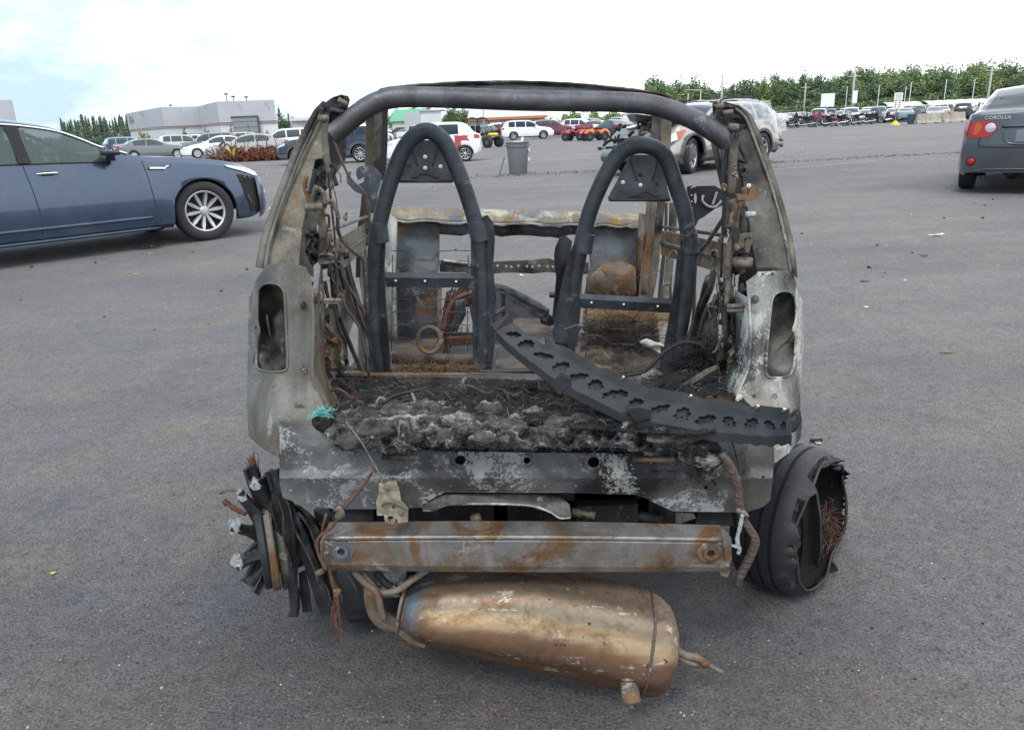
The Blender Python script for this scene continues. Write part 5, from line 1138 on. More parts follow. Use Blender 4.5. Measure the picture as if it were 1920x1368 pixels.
M['under'] = plain('black_underbody', (.012, .012, .013), .8)
M['trim'] = plain('grey_cladding', (.085, .088, .092), .6)
M['lens_clear'] = NT('clear_lens').set(color=(.55, .58, .60), rough=.08, coat=1, metal=.3)
M['lens_red'] = NT('red_lens').set(color=(.42, .008, .010), rough=.2, coat=.25)
M['lens_amber'] = NT('amber_lens').set(color=(.42, .09, .012), rough=.2, coat=.2)
M['seat'] = plain('beige_seat', (.20, .18, .16), .8); M['seat_dark'] = plain('dark_seat', (.04, .04, .045), .8)

SED = dict(L=4.72, zb=[(0, .26), (.3, .20), (4.3, .21), (4.72, .30)],
  zs=[(0, .58), (.12, .66), (.5, .76), (1.0, .86), (1.5, .93), (2.6, .955), (3.9, 1.0), (4.4, 1.02), (4.72, .98)],
  zt=[(0, .62), (.12, .72), (.5, .84), (1.0, .94), (1.42, 1.0), (1.55, 1.05), (2.2, 1.38), (2.7, 1.455), (3.2, 1.44), (3.7, 1.32), (4.12, 1.11), (4.3, 1.09), (4.6, 1.07), (4.72, 1.0)],
  wm=[(0, .70), (.1, .80), (.35, .88), (.8, .905), (3.9, .905), (4.4, .87), (4.62, .81), (4.72, .74)],
  wt=[(0, .60), (.5, .72), (1.4, .78), (1.55, .76), (2.2, .60), (2.7, .585), (3.3, .59), (3.9, .62), (4.3, .70), (4.72, .62)],
  shin=.06, wind=(1.50, 2.28), rear=(3.42, 4.12), side=[(1.78, 2.78), (2.86, 3.62)], xf=.94, xr=3.68, ra=.37, rw=.335, ww=.21, bul=.16, rbul=.10)
def var(base, **k): d = dict(base); d.update(k); return d
def stretch(spec, L, H, W=None, cab=0.0):
    s = dict(spec); a = L/spec['L']; hz_ = H/1.455; w_ = (W or 1.81)/1.81
    for k in ('zb', 'zs', 'zt'): s[k] = [(x*a, z*(hz_ if k != 'zb' else 1)) for x, z in spec[k]]
    for k in ('wm', 'wt'): s[k] = [(x*a, z*w_) for x, z in spec[k]]
    s['L'] = L; s['wind'] = tuple(x*a for x in s['wind']); s['rear'] = tuple(x*a for x in s['rear']); s['side'] = [(p*a, q*a) for p, q in s['side']]; s['xf'] *= a; s['xr'] *= a
    return s
SUV = dict(L=4.75, zb=[(0, .34), (.3, .27), (4.4, .28), (4.75, .38)],
  zs=[(0, .72), (.1, .82), (.4, .93), (1.2, 1.03), (2.6, 1.08), (4.4, 1.12), (4.75, 1.08)],
  zt=[(0, .76), (.1, .88), (.4, 1.02), (1.1, 1.12), (1.28, 1.16), (1.9, 1.60), (2.3, 1.72), (3.6, 1.74), (4.2, 1.68), (4.45, 1.55), (4.68, 1.16), (4.75, 1.12)],
  wm=[(0, .74), (.1, .84), (.35, .92), (4.4, .93), (4.65, .86), (4.75, .80)],
  wt=[(0, .64), (.5, .76), (1.2, .82), (1.9, .66), (2.3, .64), (4.1, .65), (4.5, .66), (4.75, .74)],
  shin=.05, wind=(1.26, 1.98), rear=(4.32, 4.66), side=[(1.62, 2.5), (2.58, 3.45), (3.53, 4.12)], xf=.92, xr=3.68, ra=.43, rw=.37, ww=.235, bul=.16, rbul=.06)
HAT = dict(L=3.8, zb=[(0, .26), (.3, .20), (3.5, .22), (3.8, .34)],
  zs=[(0, .64), (.1, .74), (.4, .84), (.95, .93), (2.2, .98), (3.5, 1.02), (3.8, .98)],
  zt=[(0, .68), (.1, .80), (.4, .92), (.9, 1.02), (1.0, 1.06), (1.65, 1.42), (2.1, 1.51), (2.9, 1.50), (3.3, 1.42), (3.62, 1.10), (3.8, 1.02)],
  wm=[(0, .66), (.1, .76), (.35, .83), (3.4, .84), (3.68, .78), (3.8, .70)],
  wt=[(0, .56), (.5, .68), (.95, .74), (1.65, .60), (2.9, .60), (3.4, .62), (3.8, .66)],
  shin=.05, wind=(.96, 1.72), rear=(3.22, 3.6), side=[(1.3, 2.15), (2.23, 2.98)], xf=.78, xr=3.2, ra=.34, rw=.30, ww=.18, bul=.16, rbul=.10)
PICK = var(SUV, L=5.6, zt=[(0, .80), (.1, .98), (.4, 1.1), (1.4, 1.18), (1.55, 1.22), (2.1, 1.70), (2.5, 1.80), (3.4, 1.78), (3.62, 1.70), (3.72, 1.14), (4.5, 1.13), (5.5, 1.13), (5.6, 1.1)],
  zs=[(0, .78), (.1, .92), (.4, 1.0), (1.4, 1.08), (3.7, 1.10), (5.6, 1.10)], wm=[(0, .80), (.1, .9), (.35, .96), (5.4, .97), (5.6, .92)], wt=[(0, .7), (.5, .8), (1.5, .86), (2.1, .68), (3.5, .68), (3.72, .86), (5.6, .86)],
  zb=[(0, .4), (.3, .34), (5.3, .36), (5.6, .5)], wind=(1.52, 2.2), rear=(3.58, 3.72), side=[(1.9, 2.65), (2.73, 3.45)], xf=.98, xr=4.5)

class Body:
    T = [0, .07, .30, .52, .74, .90, 1.0]
    def __init__(s, sp): s.p = sp; s.NV = 15
    def ring(s, x):
        p = s.p; zb = pchip(p['zb'], x); zs = pchip(p['zs'], x); zt = pchip(p['zt'], x); wm = pchip(p['wm'], x); wt = min(pchip(p['wt'], x), wm-.05)
        arch = 0
        for xc in (p['xf'], p['xr']):
            d = abs(x-xc)
            if d < p['ra']: arch = max(arch, p['rw']+math.sqrt(max(0, p['ra']**2-d*d)))
        lo = max(zb, arch*.985 if arch else 0)
        pts = [(wm*(.90 if not arch else .975), lo)]
        h = zs-lo; flare = 0
        for xc in (p['xf'], p['xr']): flare = max(flare, math.exp(-((abs(x-xc)-p['ra'])/.10)**2 if abs(x-xc) > p['ra'] else 0))
        for t in s.T[1:]:
            z = lo+h*t; tb = (z-zb)/(zs-zb)
            w_ = wm*(1-.035*(max(0, (.30-tb)/.30))**1.5 - .075*max(0, (tb-.35)/.65)**1.8) - .012*math.exp(-((tb-.42)/.10)**2) + .010*math.exp(-((tb-.80)/.07)**2)+.012*flare*(1-tb)
            pts.append((w_, z))
        ws = pts[-1][0]; crown = .05 if zt-zs > .2 else .02
        zr = max(zs+.008, zt-crown); wtt = min(wt, ws-.02)
        for t in (.06, .34, .62, .90, 1.0):
            b = math.sin(t*math.pi)*.025*min(1, (zt-zs)/.4)
            pts.append((ws-s.p['shin']*.25*(t > 0)*min(1, t*6)+(wtt-ws+s.p['shin']*.25)*t**1.15+b, zs+.004+(zr-zs-.004)*t))
        for t in (.08, .40, .72, 1.0): pts.append((wtt*(1-t), zr+(zt-zr)*(1-(1-t)**2)))
        return pts
    def S(s, x, v, off=0, side=1):
        r = s.ring(x); i = min(s.NV-1, max(0, int(v))); f = v-i
        if i+1 > len(r)-1: i = len(r)-2; f = 1
        y = r[i][0]*(1-f)+r[i+1][0]*f; z = r[i][1]*(1-f)+r[i+1][1]*f
        ny, nz_ = (r[i+1][1]-r[i][1]), -(r[i+1][0]-r[i][0]); l = math.hypot(ny, nz_) or 1
        return Vector((s.p['L']/2-x, side*(y+off*ny/l), z+off*nz_/l))
    def cap(s, u, v, rear=False, off=0):
        x = s.p['L'] if rear else 0; r = s.ring(x); i = min(len(r)-2, max(0, int(v))); f = v-i
        y = r[i][0]*(1-f)+r[i+1][0]*f; z = r[i][1]*(1-f)+r[i+1][1]*f
        zm = max(q[1] for q in r); z0 = r[0][1]; k = max(0, min(1, (z-z0)/(zm-z0+1e-6)))
        b = s.p['rbul' if rear else 'bul']*(1-abs(u)**2.2)*(.35+.65*math.sin(math.pi*min(1, .12+k*.86)))
        X = s.p['L']/2-x
        return Vector((X+(-1 if rear else 1)*(b+off), y*u, z))
    def stations(s, fine):
        p = s.p; X = set()
        n = 64 if fine else 22
        for i in range(n+1): X.add(round(p['L']*i/n, 4))
        for x in (.03, .08, .15): X.add(x); X.add(round(p['L']-x, 4))
        for xc in (p['xf'], p['xr']):
            X = {x for x in X if abs(x-xc) > p['ra']+.01}
            m = 16 if fine else 8
            for k in range(m+1): X.add(round(xc-p['ra']*math.cos(math.pi*k/m)*.999, 4))
            X.add(xc-p['ra']-.012); X.add(xc+p['ra']+.012)
        for a in list(p['wind'])+list(p['rear'])+[q for w_ in p['side'] for q in w_]: X.add(a)
        return sorted(X)
    def build(s, name, mat, glassm, parent, fine=True, no=(), trimv=None, trimm=None):
        p = s.p; X = s.stations(fine); NH = 16; V = []; Fb = []; G_ = {}
        rings = [s.ring(x) for x in X]
        for x, r in zip(X, rings):
            V += [Vector((p['L']/2-x, -y, z)) for y, z in r]+[Vector((p['L']/2-x, y, z)) for y, z in reversed(r[:-1])]
        NR = 2*NH-1; mi = []
        for i in range(len(X)-1):
            xm = (X[i]+X[i+1])/2
            for k in range(NR-1):
                h = k if k < NH-1 else NR-2-k      # half index of the face row
                key = None
                if 7 <= h <= 9 and (rings[i][11][1]-rings[i][6][1]) > .13 or (7 <= h <= 9 and any(a < xm < b for a, b in p['side']) and (rings[i][11][1]-rings[i][6][1]) > .05):
                    for q, (a, b) in enumerate(p['side']):
                        if a < xm < b: key = ('side_window', q, k < NH-1)
                if h >= 12:
                    if p['wind'][0] < xm < p['wind'][1]: key = ('windscreen', 0, 0)
                    elif p['rear'][0] < xm < p['rear'][1]: key = ('rear_window', 0, 0)
                f = (i*NR+k, i*NR+k+1, (i+1)*NR+k+1, (i+1)*NR+k)
                if key and key[0] not in no: G_.setdefault(key, []).append(f)
                elif key: pass
                else: Fb.append(f); mi.append(1 if (trimv is not None and h < trimv) else 0)
        # caps
        for rear in (False, True):
            K = 8 if fine else 4; base = len(V); n0 = NH
            for j in range(NH):
                for k in range(2*K+1): V.append(s.cap(-1+k/K, j, rear))
            for j in range(NH-1):
                for k in range(2*K):
                    a = base+j*(2*K+1)+k; q = (a, a+1, a+2*K+2, a+2*K+1)
                    Fb.append(q if not rear else q[::-1]); mi.append(1 if (trimv is not None and j < trimv) else 0)
        mats = [mat, trimm or mat]
        b = obj(name, (V, Fb), mats, parent, True, True, mi=mi, sharp=38)
        for key, fs in G_.items():
            use = sorted({i for f in fs for i in f}); m = {a: c for c, a in enumerate(use)}
            obj(key[0], ([V[i]*1.0 for i in use], [tuple(m[i] for i in f) for f in fs]), glassm, parent, True, True)
        # wheel wells and floor
        zf = p['rw']*.9
        obj('underbody', merge(box((0, 0, .50), (p['L']*.90, .95, .42), None, .02), box((0, 0, .30), (p['xr']-p['xf']-2*p['ra']+.02, (p['wm'][3][1])*1.86, .18)), ), M['under'], parent, False, True)
        return b
def wheel(parent, x, y, r, w_, out, spokes=10, rimm='alloy', style=0, fine=True, steer=0):
    """axle along local y; out=+1/-1 outward side"""
    W = bpy.data.objects.new('wheel', None); C.objects.link(W); W.parent = parent; W.location = (x, y, r); W.rotation_euler = (0, 0, steer)
    rr = r*.69; h = w_/2
    if fine: prof = [(-h*.9, rr), (-h, rr*1.12), (-h*.97, r*.93), (-h*.8, r*.985), (-h*.5, r), (h*.5, r), (h*.8, r*.985), (h*.97, r*.93), (h, rr*1.12), (h*.88, rr*1.01), (h*.55, rr*.97)]
    else: prof = [(-h, rr), (-h*.9, r*.98), (h*.9, r*.98), (h, rr*1.1), (h*.8, rr)]
    obj('tyre', lathe((0, 0, 0), (0, out, 0), prof, 48 if fine else 16), M['tyre'], W, True, True, sharp=50)
    if not fine:
        obj('rim', lathe((0, 0, 0), (0, out, 0), [(h*.8, rr), (h*.7, rr*.6), (h*.85, .001)], 16), M[rimm], W, True, True, sharp=50); return W
    obj('wheel_well', lathe((0, 0, 0), (0, out, 0), [(h*.15, rr*.98), (h*.12, .001)], 24), M['under'], W, True, True)
    parts = [lathe((0, 0, 0), (0, out, 0), [(h*.50, rr*.96), (h*.86, rr*1.0), (h*.90, rr*.97), (h*.80, rr*.91), (h*.5, rr*.90)], 48), lathe((0, 0, 0), (0, out, 0), [(h*.3, rr*.24), (h*.62, rr*.24), (h*.74, rr*.17), (h*.76, .001)], 20)]
    for k in range(spokes):
        a = 2*math.pi*k/spokes+(.1 if style == 0 else 0); c_, s_ = math.cos(a), math.sin(a)
        w0, w1 = (rr*.11, rr*.17) if style == 0 else (rr*.16, rr*.17); Vv = []
        for (q, wd, o1, o2) in ((.16, w0*.8, .62, .3), (.45, w1*.95 if style == 0 else w0, .62, .3), (.72, w1 if style == 0 else w1, .68, .36), (.96, w1*.55 if style == 0 else w1*1.1, .80, .5)):
            R_ = rr*q
            for (ww_, oo_) in ((-wd, o2), (-wd*.7, o1), (wd*.7, o1), (wd, o2)):
                Vv.append(Vector((c_*R_-s_*ww_*.5*1.3, out*h*oo_, s_*R_+c_*ww_*.5*1.3)))
        Ff = []
        for i in range(3):
            for j in range(3): Ff.append((i*4+j, i*4+j+1, i*4+j+5, i*4+j+4))
        parts.append((Vv, Ff))
    obj('rim', merge(*parts), M[rimm], W, True, True, sharp=35)
    return W
def wheels(B, root, spokes=10, style=0, fine=True, rimm='alloy', steer=0, only=None):
    p = B.p
    for xa in ('xf', 'xr'):
        for sd_ in (1, -1):
            yy = (pchip(p['wm'], p[xa])-p['ww']/2-.015)*sd_
            wheel(root, p['L']/2-p[xa], yy, p['rw'], p['ww'], sd_, spokes, rimm, style, fine, steer if xa == 'xf' else 0)
def patch(B, root, name, mat, x0, x1, v0, v1, side=1, off=.006, n=8, shape=None):
    V = []; Fc = []
    for i in range(n+1):
        for j in range(n+1):
            a, b = i/n, j/n
            if shape: a, b = shape(a, b)
            V.append(B.S(x0+(x1-x0)*a, v0+(v1-v0)*b, off, side))
    for i in range(n):
        for j in range(n): Fc.append((i*(n+1)+j, i*(n+1)+j+1, (i+1)*(n+1)+j+1, (i+1)*(n+1)+j))
    return obj(name, (V, Fc), mat, root, True, True)
def cpatch(B, root, name, mat, u0, u1, v0, v1, rear=False, off=.006, n=6, shape=None):
    V = []; Fc = []
    for i in range(n+1):
        for j in range(n+1):
            a, b = i/n, j/n
            if shape: a, b = shape(a, b)
            V.append(B.cap(u0+(u1-u0)*a, v0+(v1-v0)*b, rear, off))
    for i in range(n):
        for j in range(n): Fc.append((i*(n+1)+j, i*(n+1)+j+1, (i+1)*(n+1)+j+1, (i+1)*(n+1)+j))
    return obj(name, (V, Fc), mat, root, True, True)
def seam(B, root, xs_vs, side, r=.004, mat='under', name='door_seam'):
    return obj(name, tube([B.S(x, v, 0, side) for x, v in xs_vs], r, 5, 2), M[mat], root, False, True)
def place(root, pt, anchor, heading):
    """put the local anchor (x,y) of the thing on ground point pt, heading = world angle of local +X"""
    c_, s_ = math.cos(heading), math.sin(heading)
    root.location = (pt.x-(anchor[0]*c_-anchor[1]*s_), pt.y-(anchor[0]*s_+anchor[1]*c_), 0); root.rotation_euler = (0, 0, heading)

# ================================================================ blue sedan at the left
bs = empty('parked_car', (0, 0, 0), 0, 'dark blue sedan at the left edge with chrome window trim and broken front corner', 'car')
sp = stretch(SED, 4.85, 1.46, 1.83); sp.update(zt=[(0, .70), (.08, .79), (.45, .91), (1.0, .985), (1.46, 1.02), (1.60, 1.06), (2.28, 1.39), (2.8, 1.46), (3.3, 1.445), (3.8, 1.34), (4.25, 1.12), (4.42, 1.10), (4.73, 1.08), (4.85, 1.0)], zs=[(0, .63), (.08, .72), (.45, .83), (1.0, .90), (1.5, .94), (2.7, .96), (4.0, 1.0), (4.5, 1.02), (4.85, .98)], bul=.09); sp['side'] = [(1.80, 2.56), (2.68, 3.62)]; sp['xf'] = .86; sp['xr'] = 3.77; sp['rw'] = .345; sp['ra'] = .385; sp['ww'] = .22
B = Body(sp); B.build('body', M['p_blue'], M['glass2'], bs)
wheels(B, bs, 10, 0, True, steer=-.10)
L = sp['L']; fs = -1      # the flank that faces the camera (car heads to the right)
for side in (-1, 1):
    for xs in (1.46, 2.62, 3.75):
        seam(B, bs, [(xs-.06 if xs < 2 else xs+.04*0, 1.2), (xs-.02, 2.4), (xs, 4), (xs+.02, 6), (xs+.01, 7)], side)
    hd_ = obj('door_handle', tube([B.S(2.34+i*.05, 5.05, .028 if 0 < i < 4 else .006, side) for i in range(5)], .011, 8, 3), M['chrome'], bs, True, True)
    patch(B, bs, 'handle_cup', M['under'], 2.39, 2.50, 4.85, 5.35, side, .002)
    # chrome daylight line along the roof edge
    obj('window_trim', tube([B.S(x, 10.35-.1, .012, side) for x in [1.60, 1.7, 1.85, 2.0, 2.2, 2.45, 2.7, 3.0, 3.3, 3.6, 3.85, 4.0]], .013, 6, 3, flat=.6), M['chrome'], bs, True, True)
    obj('window_trim', tube([B.S(x, 6.9, .006, side) for x in [1.85, 2.2, 2.8, 3.4, 3.9]], .006, 6, 3), M['under'], bs, True, True)
    obj('pillar_cover', (lambda V: (V, [(0, 1, 3, 2)]))([B.S(2.565, 7, .022, side), B.S(2.565, 10, .022, side), B.S(2.675, 7, .022, side), B.S(2.675, 10, .022, side)]), M['under'], bs, False, True)
    # lower door moulding with a bright edge
    obj('sill_moulding', tube([B.S(x, 1.55, .004, side) for x in [1.5, 2.0, 2.6, 3.1, 3.35]], .020, 6, 3, flat=1), M['p_blue'], bs, True, True)
    obj('sill_trim', tube([B.S(x, .55, .012, side) for x in [1.42, 2.0, 2.6, 3.1, 3.3]], .022, 6, 3), M['p_blue'], bs, True, True)
    # mirror
    mr = obj('door_mirror', xf(box((0, 0, 0), (.16, .24, .17), None, .055), Matrix.Translation(B.S(1.84, 7.4, .15, side))), M['p_navy'], bs, True, True)
    obj('mirror_stalk', tube([B.S(1.84, 7.0, .0, side), B.S(1.84, 7.0, .08, side)], .03, 6, 1), M['under'], mr, True, True)
    # fender vent
    patch(B, bs, 'fender_vent', M['under'], 1.18, 1.44, 4.9, 5.4, side, .004, shape=lambda a, b: (a, b*(1-.3*a)))
    patch(B, bs, 'vent_bar', M['chrome'], 1.20, 1.42, 5.02, 5.25, side, .012)
    arch = [(sp['xf']-(sp['ra']+.004)*math.cos(a), sp['rw']+(sp['ra']+.004)*math.sin(a)) for a in [i*math.pi/14 for i in range(15)]]
    # headlight
    patch(B, bs, 'headlight', M['lens_clear'], .03, .52, 4.9, 6.7, side, .014, shape=lambda a, b: (a, b*(1-.6*a)+.6*a*.8))
    # broken corner: dark opening between fender and bumper, bumper skin standing off
    if side == fs:
        patch(B, bs, 'broken_opening', M['under'], .10, .40, 1.3, 4.8, side, .008, shape=lambda a, b: (a*(.6+.4*b), b))
        for i in range(7):
            a_ = B.S(.18+random.uniform(0, .2), random.uniform(2.4, 4.8), .012, side); obj('torn_bracket', tube([a_, a_+Vector((random.uniform(-.08, .08), random.uniform(-.02, .02), random.uniform(-.12, .05)))], .012, 5, 1), M['trim'] if i % 2 else M['under'], bs, False, True)
        fl_ = patch(B, bs, 'hanging_bumper_skin', M['p_blue'], -.02+.03, .16, .1, 5.0, side, .05)
        obj('fog_lamp', lathe(B.cap(fs*.80, 3.2, False, .03), (1, 0, 0), [(0, .05), (.02, .05), (.03, .03), (.03, .001)], 16), M['lens_clear'], bs, True, True)
cpatch(B, bs, 'grille', M['under'], -.45, .45, 2.5, 4.8, False, .01)
cpatch(B, bs, 'lower_intake', M['under'], -.7, .7, .6, 1.6, False, .008)
for y in (-.38, .38):
    st_ = obj('front_seat', merge(box((.30, y, .62), (.55, .5, .18), None, .06), box((-.02, y, .92), (.16, .48, .62), None, .06), box((-.08, y, 1.27), (.10, .26, .18), None, .04)), M['seat_dark'], bs, True, True)
obj('rear_seat', merge(box((-.95, 0, .65), (.5, 1.3, .18), None, .05), box((-1.25, 0, .95), (.2, 1.3, .55), None, .06)), M['seat_dark'], bs, True, True)
obj('dashboard', box((.85, 0, .90), (.45, 1.35, .22), None, .06), M['seat_dark'], bs, True, True)
obj('steering_wheel', lathe((.55, .38, .98), (1, 0, -.35), [(0, .17), (.02, .185), (.03, .17), (.02, .155)], 24, True), M['under'], bs, True, True)
a_ = G(0, 474, .22); b_ = G(300, 436, .22); hdg = math.atan2(b_.y-a_.y, b_.x-a_.x)
pw = G(398, 450); bs.scale = (1.08,)*3; place(bs, pw, (1.08*(L/2-.86)+.02, -1.08*(.905-.03)), hdg)

# ================================================================ grey sedan at the right edge, seen from behind
cs = empty('parked_car', (0, 0, 0), 0, 'slate grey sedan seen from behind, cut off by the right edge, red tail lamps', 'car')
sp = stretch(SED, 4.54, 1.47, 1.76)
sp.update(zs=[(0, .58), (.12, .66), (.5, .78), (1.0, .90), (1.5, .95), (2.6, .98), (3.6, 1.02), (4.2, 1.06), (4.5, 1.07), (4.54, 1.04)],
   zt=[(0, .62), (.12, .72), (.5, .86), (1.0, .97), (1.35, 1.03), (2.0, 1.38), (2.5, 1.47), (3.1, 1.45), (3.55, 1.34), (4.0, 1.13), (4.2, 1.12), (4.45, 1.13), (4.54, 1.09)], rear=(3.22, 3.98),
   wm=[(0, .70), (.1, .80), (.35, .87), (.8, .88), (3.9, .88), (4.2, .865), (4.45, .83), (4.54, .79)], wt=[(0, .60), (.5, .70), (1.4, .76), (2.1, .60), (3.2, .585), (3.6, .62), (4.0, .70), (4.54, .66)], zb=[(0, .24), (.3, .20), (4.1, .22), (4.54, .30)], xr=3.58, xf=.93, rbul=.12, rw=.32, ra=.36)
B = Body(sp); L = sp['L']
B.build('body', M['p_slate'], M['glass'], cs); wheels(B, cs, 8, 1)
def crv(u, v, off=0): return B.cap(u, v, True, off)
# ring v on the tail: 0 bottom .. 6 shoulder
ucut = [(-.80, 3.0), (-.74, 2.78), (-.4, 2.70), (0, 2.68), (.4, 2.70), (.74, 2.78), (.80, 3.0)]
obj('bumper_seam', tube([crv(u, v, .001) for u, v in ucut], .006, 6, 4), M['under'], cs, False, True)
for s_ in (-1, 1):
    obj('boot_seam', tube([crv(s_*u, v, .001) for u, v in ((.80, 3.0), (.79, 4), (.76, 5.2), (.78, 6.2))], .005, 6, 4), M['under'], cs, False, True)
    lamp = cpatch(B, cs, 'tail_lamp', M['lens_red'], s_*.985, s_*.56, 3.55, 5.25, True, .012, 8, shape=lambda a, b: (a*(1-.42*(1-b)*0)*(1 if b > .5 else .75+.5*b) if False else a*(.72+.28*math.sin(b*3.14)), b))
    patch(B, lamp, 'lamp_wrap', M['lens_red'], L-.20, L, 3.55, 5.25, s_, .010, shape=lambda a, b: (a, .5+(b-.5)*(.55+.45*a)))
    cpatch(B, lamp, 'indicator_lens', M['lens_amber'], s_*.92, s_*.80, 3.75, 5.05, True, .017, 6, shape=lambda a, b: (a*(.5+.5*math.sin(b*3.14)), b))
    c0 = crv(s_*.67, 4.4, .02)
    obj('reverse_lens', lathe(c0, (-1, s_*.12, 0), [(-.005, .064), (.006, .062), (.010, .045), (.011, .001)], 24), M['lens_clear'], lamp, True, True)
    rf = obj('reflector', lathe(crv(s_*.88, 1.6, .0), (-1, s_*.25, 0), [(-.01, .046), (.012, .044), (.016, .03), (.016, .001)], 20), M['lens_red'], cs, True, True)
    obj('reflector_bezel', lathe(crv(s_*.88, 1.6, .0), (-1, s_*.25, 0), [(0, .044), (.010, .056), (.0, .060)], 20), M['under'], rf, True, True)
    for x in (1.62, 2.66):
        seam(B, cs, [(x, 1.2), (x, 3), (x+.02, 6), (x, 7)], s_)
    mr = obj('door_mirror', xf(box((0, 0, 0), (.12, .2, .14), None, .04), Matrix.Translation(B.S(1.85, 7.3, .12, s_))), M['p_slate'], cs, True, True)
# plate recess and its grip bar
cpatch(B, cs, 'plate_recess', M['p_slate'], -.42, .42, 3.05, 4.35, True, .004)
obj('recess_edge', tube([crv(u, v, .006) for u, v in ((-.48, 4.5), (-.42, 3.3), (-.3, 3.0), (0, 2.95), (.3, 3.0), (.42, 3.3), (.48, 4.5))], .010, 6, 3), M['p_slate'], cs, True, True)
obj('grip_bar', tube([crv(u, 4.55, .016) for u in (-.50, -.3, 0, .3, .50)], .016, 8, 3), M['p_slate'], cs, True, True)
cpatch(B, cs, 'grip_shadow_gap', M['under'], -.46, .46, 4.36, 4.46, True, .006)
pl_ = cpatch(B, cs, 'plate_backing', M['p_grey'], -.26, .26, 3.15, 4.15, True, .010)
obj('plate_hole', lathe(crv(-.05, 3.8, .012), (-1, 0, 0), [(0, .03), (.006, .02), (.006, .001)], 10), M['under'], pl_, False, True)
obj('bumper_lip', tube([crv(u, v, .004) for u, v in ((-.9, .4), (-.7, .7), (-.62, .95), (0, 1.0), (.62, .95), (.7, .7), (.9, .4))], .012, 6, 3), M['p_slate'], cs, True, True)
obj('exhaust_pipe', tube([(-1.2, -.1, .22), (-1.9, -.5, .22), (-2.15, -.52, .22)], .028, 10, 3), M['alloy'], cs, True, True)
obj('rear_silencer', box((-1.85, .0, .26), (.3, .6, .14), None, .05), M['pillar'], cs, True, True)
# emblem: oval with two inner ovals
ec = crv(0, 5.55, .012)
def ering(a, b, cy=0, cz=0): return [ec+Vector((-.004, cy+a*math.cos(t), cz+b*math.sin(t))) for t in [i*math.pi/12 for i in range(24)]]
em = obj('badge', tube(ering(.075, .050), .0065, 6, 1, True), M['chrome'], cs, True, True)
obj('badge_ring', tube(ering(.024, .046, 0, 0), .005, 6, 1, True), M['chrome'], em, True, True)
obj('badge_ring', tube(ering(.052, .018, 0, .022), .005, 6, 1, True), M['chrome'], em, True, True)
cu = bpy.data.curves.new('lettering', 'FONT'); cu.body = 'COROLLA'; cu.size = .060; cu.extrude = .004; cu.space_character = 1.15; cu.offset = .0012
tmp = bpy.data.objects.new('lettering', cu); C.objects.link(tmp); bpy.context.view_layer.update()
me = bpy.data.meshes.new_from_object(tmp.evaluated_get(bpy.context.evaluated_depsgraph_get())); bpy.data.objects.remove(tmp)
lt_ = link('lettering', me, M['chrome'], cs); a1_ = crv(.80, 5.55, .008); a2_ = crv(.55, 5.55, .008)
ex = (a2_-a1_).normalized(); lt_.matrix_local = Matrix.Translation(a1_) @ Matrix((ex, Vector((0, 0, 1)), ex.cross(Vector((0, 0, 1))))).transposed().to_4x4()
for y in (-.38, .38): obj('front_seat', merge(box((.1, y, .62), (.5, .5, .18), None, .06), box((-.2, y, .92), (.16, .48, .6), None, .06), box((-.26, y, 1.25), (.10, .26, .18), None, .04)), M['seat'], cs, True, True)
obj('rear_seat', merge(box((-1.0, 0, .68), (.5, 1.3, .18), None, .05), box((-1.28, 0, .95), (.16, 1.3, .5), None, .06), box((-1.34, -.4, 1.22), (.1, .26, .14), None, .04), box((-1.34, .4, 1.22), (.1, .26, .14), None, .04)), M['seat'], cs, True, True)
obj('parcel_shelf', box((-1.55, 0, 1.02), (.5, 1.2, .03)), M['seat'], cs, False, True)
cs.scale = (1.06,)*3; place(cs, G(1806, 353), (1.06*(L/2-sp['xr']), 1.06*.80), R(55))
# ================================================================ wrecked champagne estate behind the burnt car
vw = empty('wrecked_estate', (0, 0, 0), 0, 'champagne estate car with crumpled bonnet and rear end wrapped in clear plastic film', 'car')
sp = var(SUV, L=4.75, zb=[(0, .30), (.3, .24), (4.4, .26), (4.75, .36)],
  zs=[(0, .60), (.1, .70), (.4, .80), (1.2, .89), (2.6, .93), (4.4, .96), (4.75, .94)],
  zt=[(0, .64), (.1, .76), (.4, .88), (1.2, .99), (1.38, 1.01), (2.1, 1.32), (2.5, 1.39), (3.6, 1.39), (4.1, 1.36), (4.35, 1.26), (4.68, 1.0), (4.75, .98)], wind=(1.36, 2.15), rear=(4.2, 4.66), side=[(1.76, 2.6), (2.68, 3.45), (3.53, 4.15)], rw=.35, ra=.40, ww=.22, xf=.95, xr=3.72,
  wm=[(0, .68), (.1, .80), (.35, .90), (4.4, .91), (4.65, .86), (4.75, .80)])
B = Body(sp); L = sp['L']
bd = B.build('body', M['p_tan'], M['glass'], vw, trimv=2, trimm=M['trim'])
wheels(B, vw, 7, 1, True, steer=.28)
me = bd.data                              # crush nose and tail
for v in me.vertices:
    x, y, z = v.co
    if x > 1.65 and z > .55: v.co.x -= (.30+.22*nz(y*3, z*3, 1, 3))*min(1, (x-1.65)/.6); v.co.z += .10*nz(x*3, y*4, 1, 8)
    if x < -1.9: v.co.x += .35*min(1, (-x-1.9)/.5)*(.5+.6*nz(y*3, z*4, 1, 12)+.3*max(0, -y)); v.co.z += .08*nz(x*4, y*4, 1, 2)
me.update()
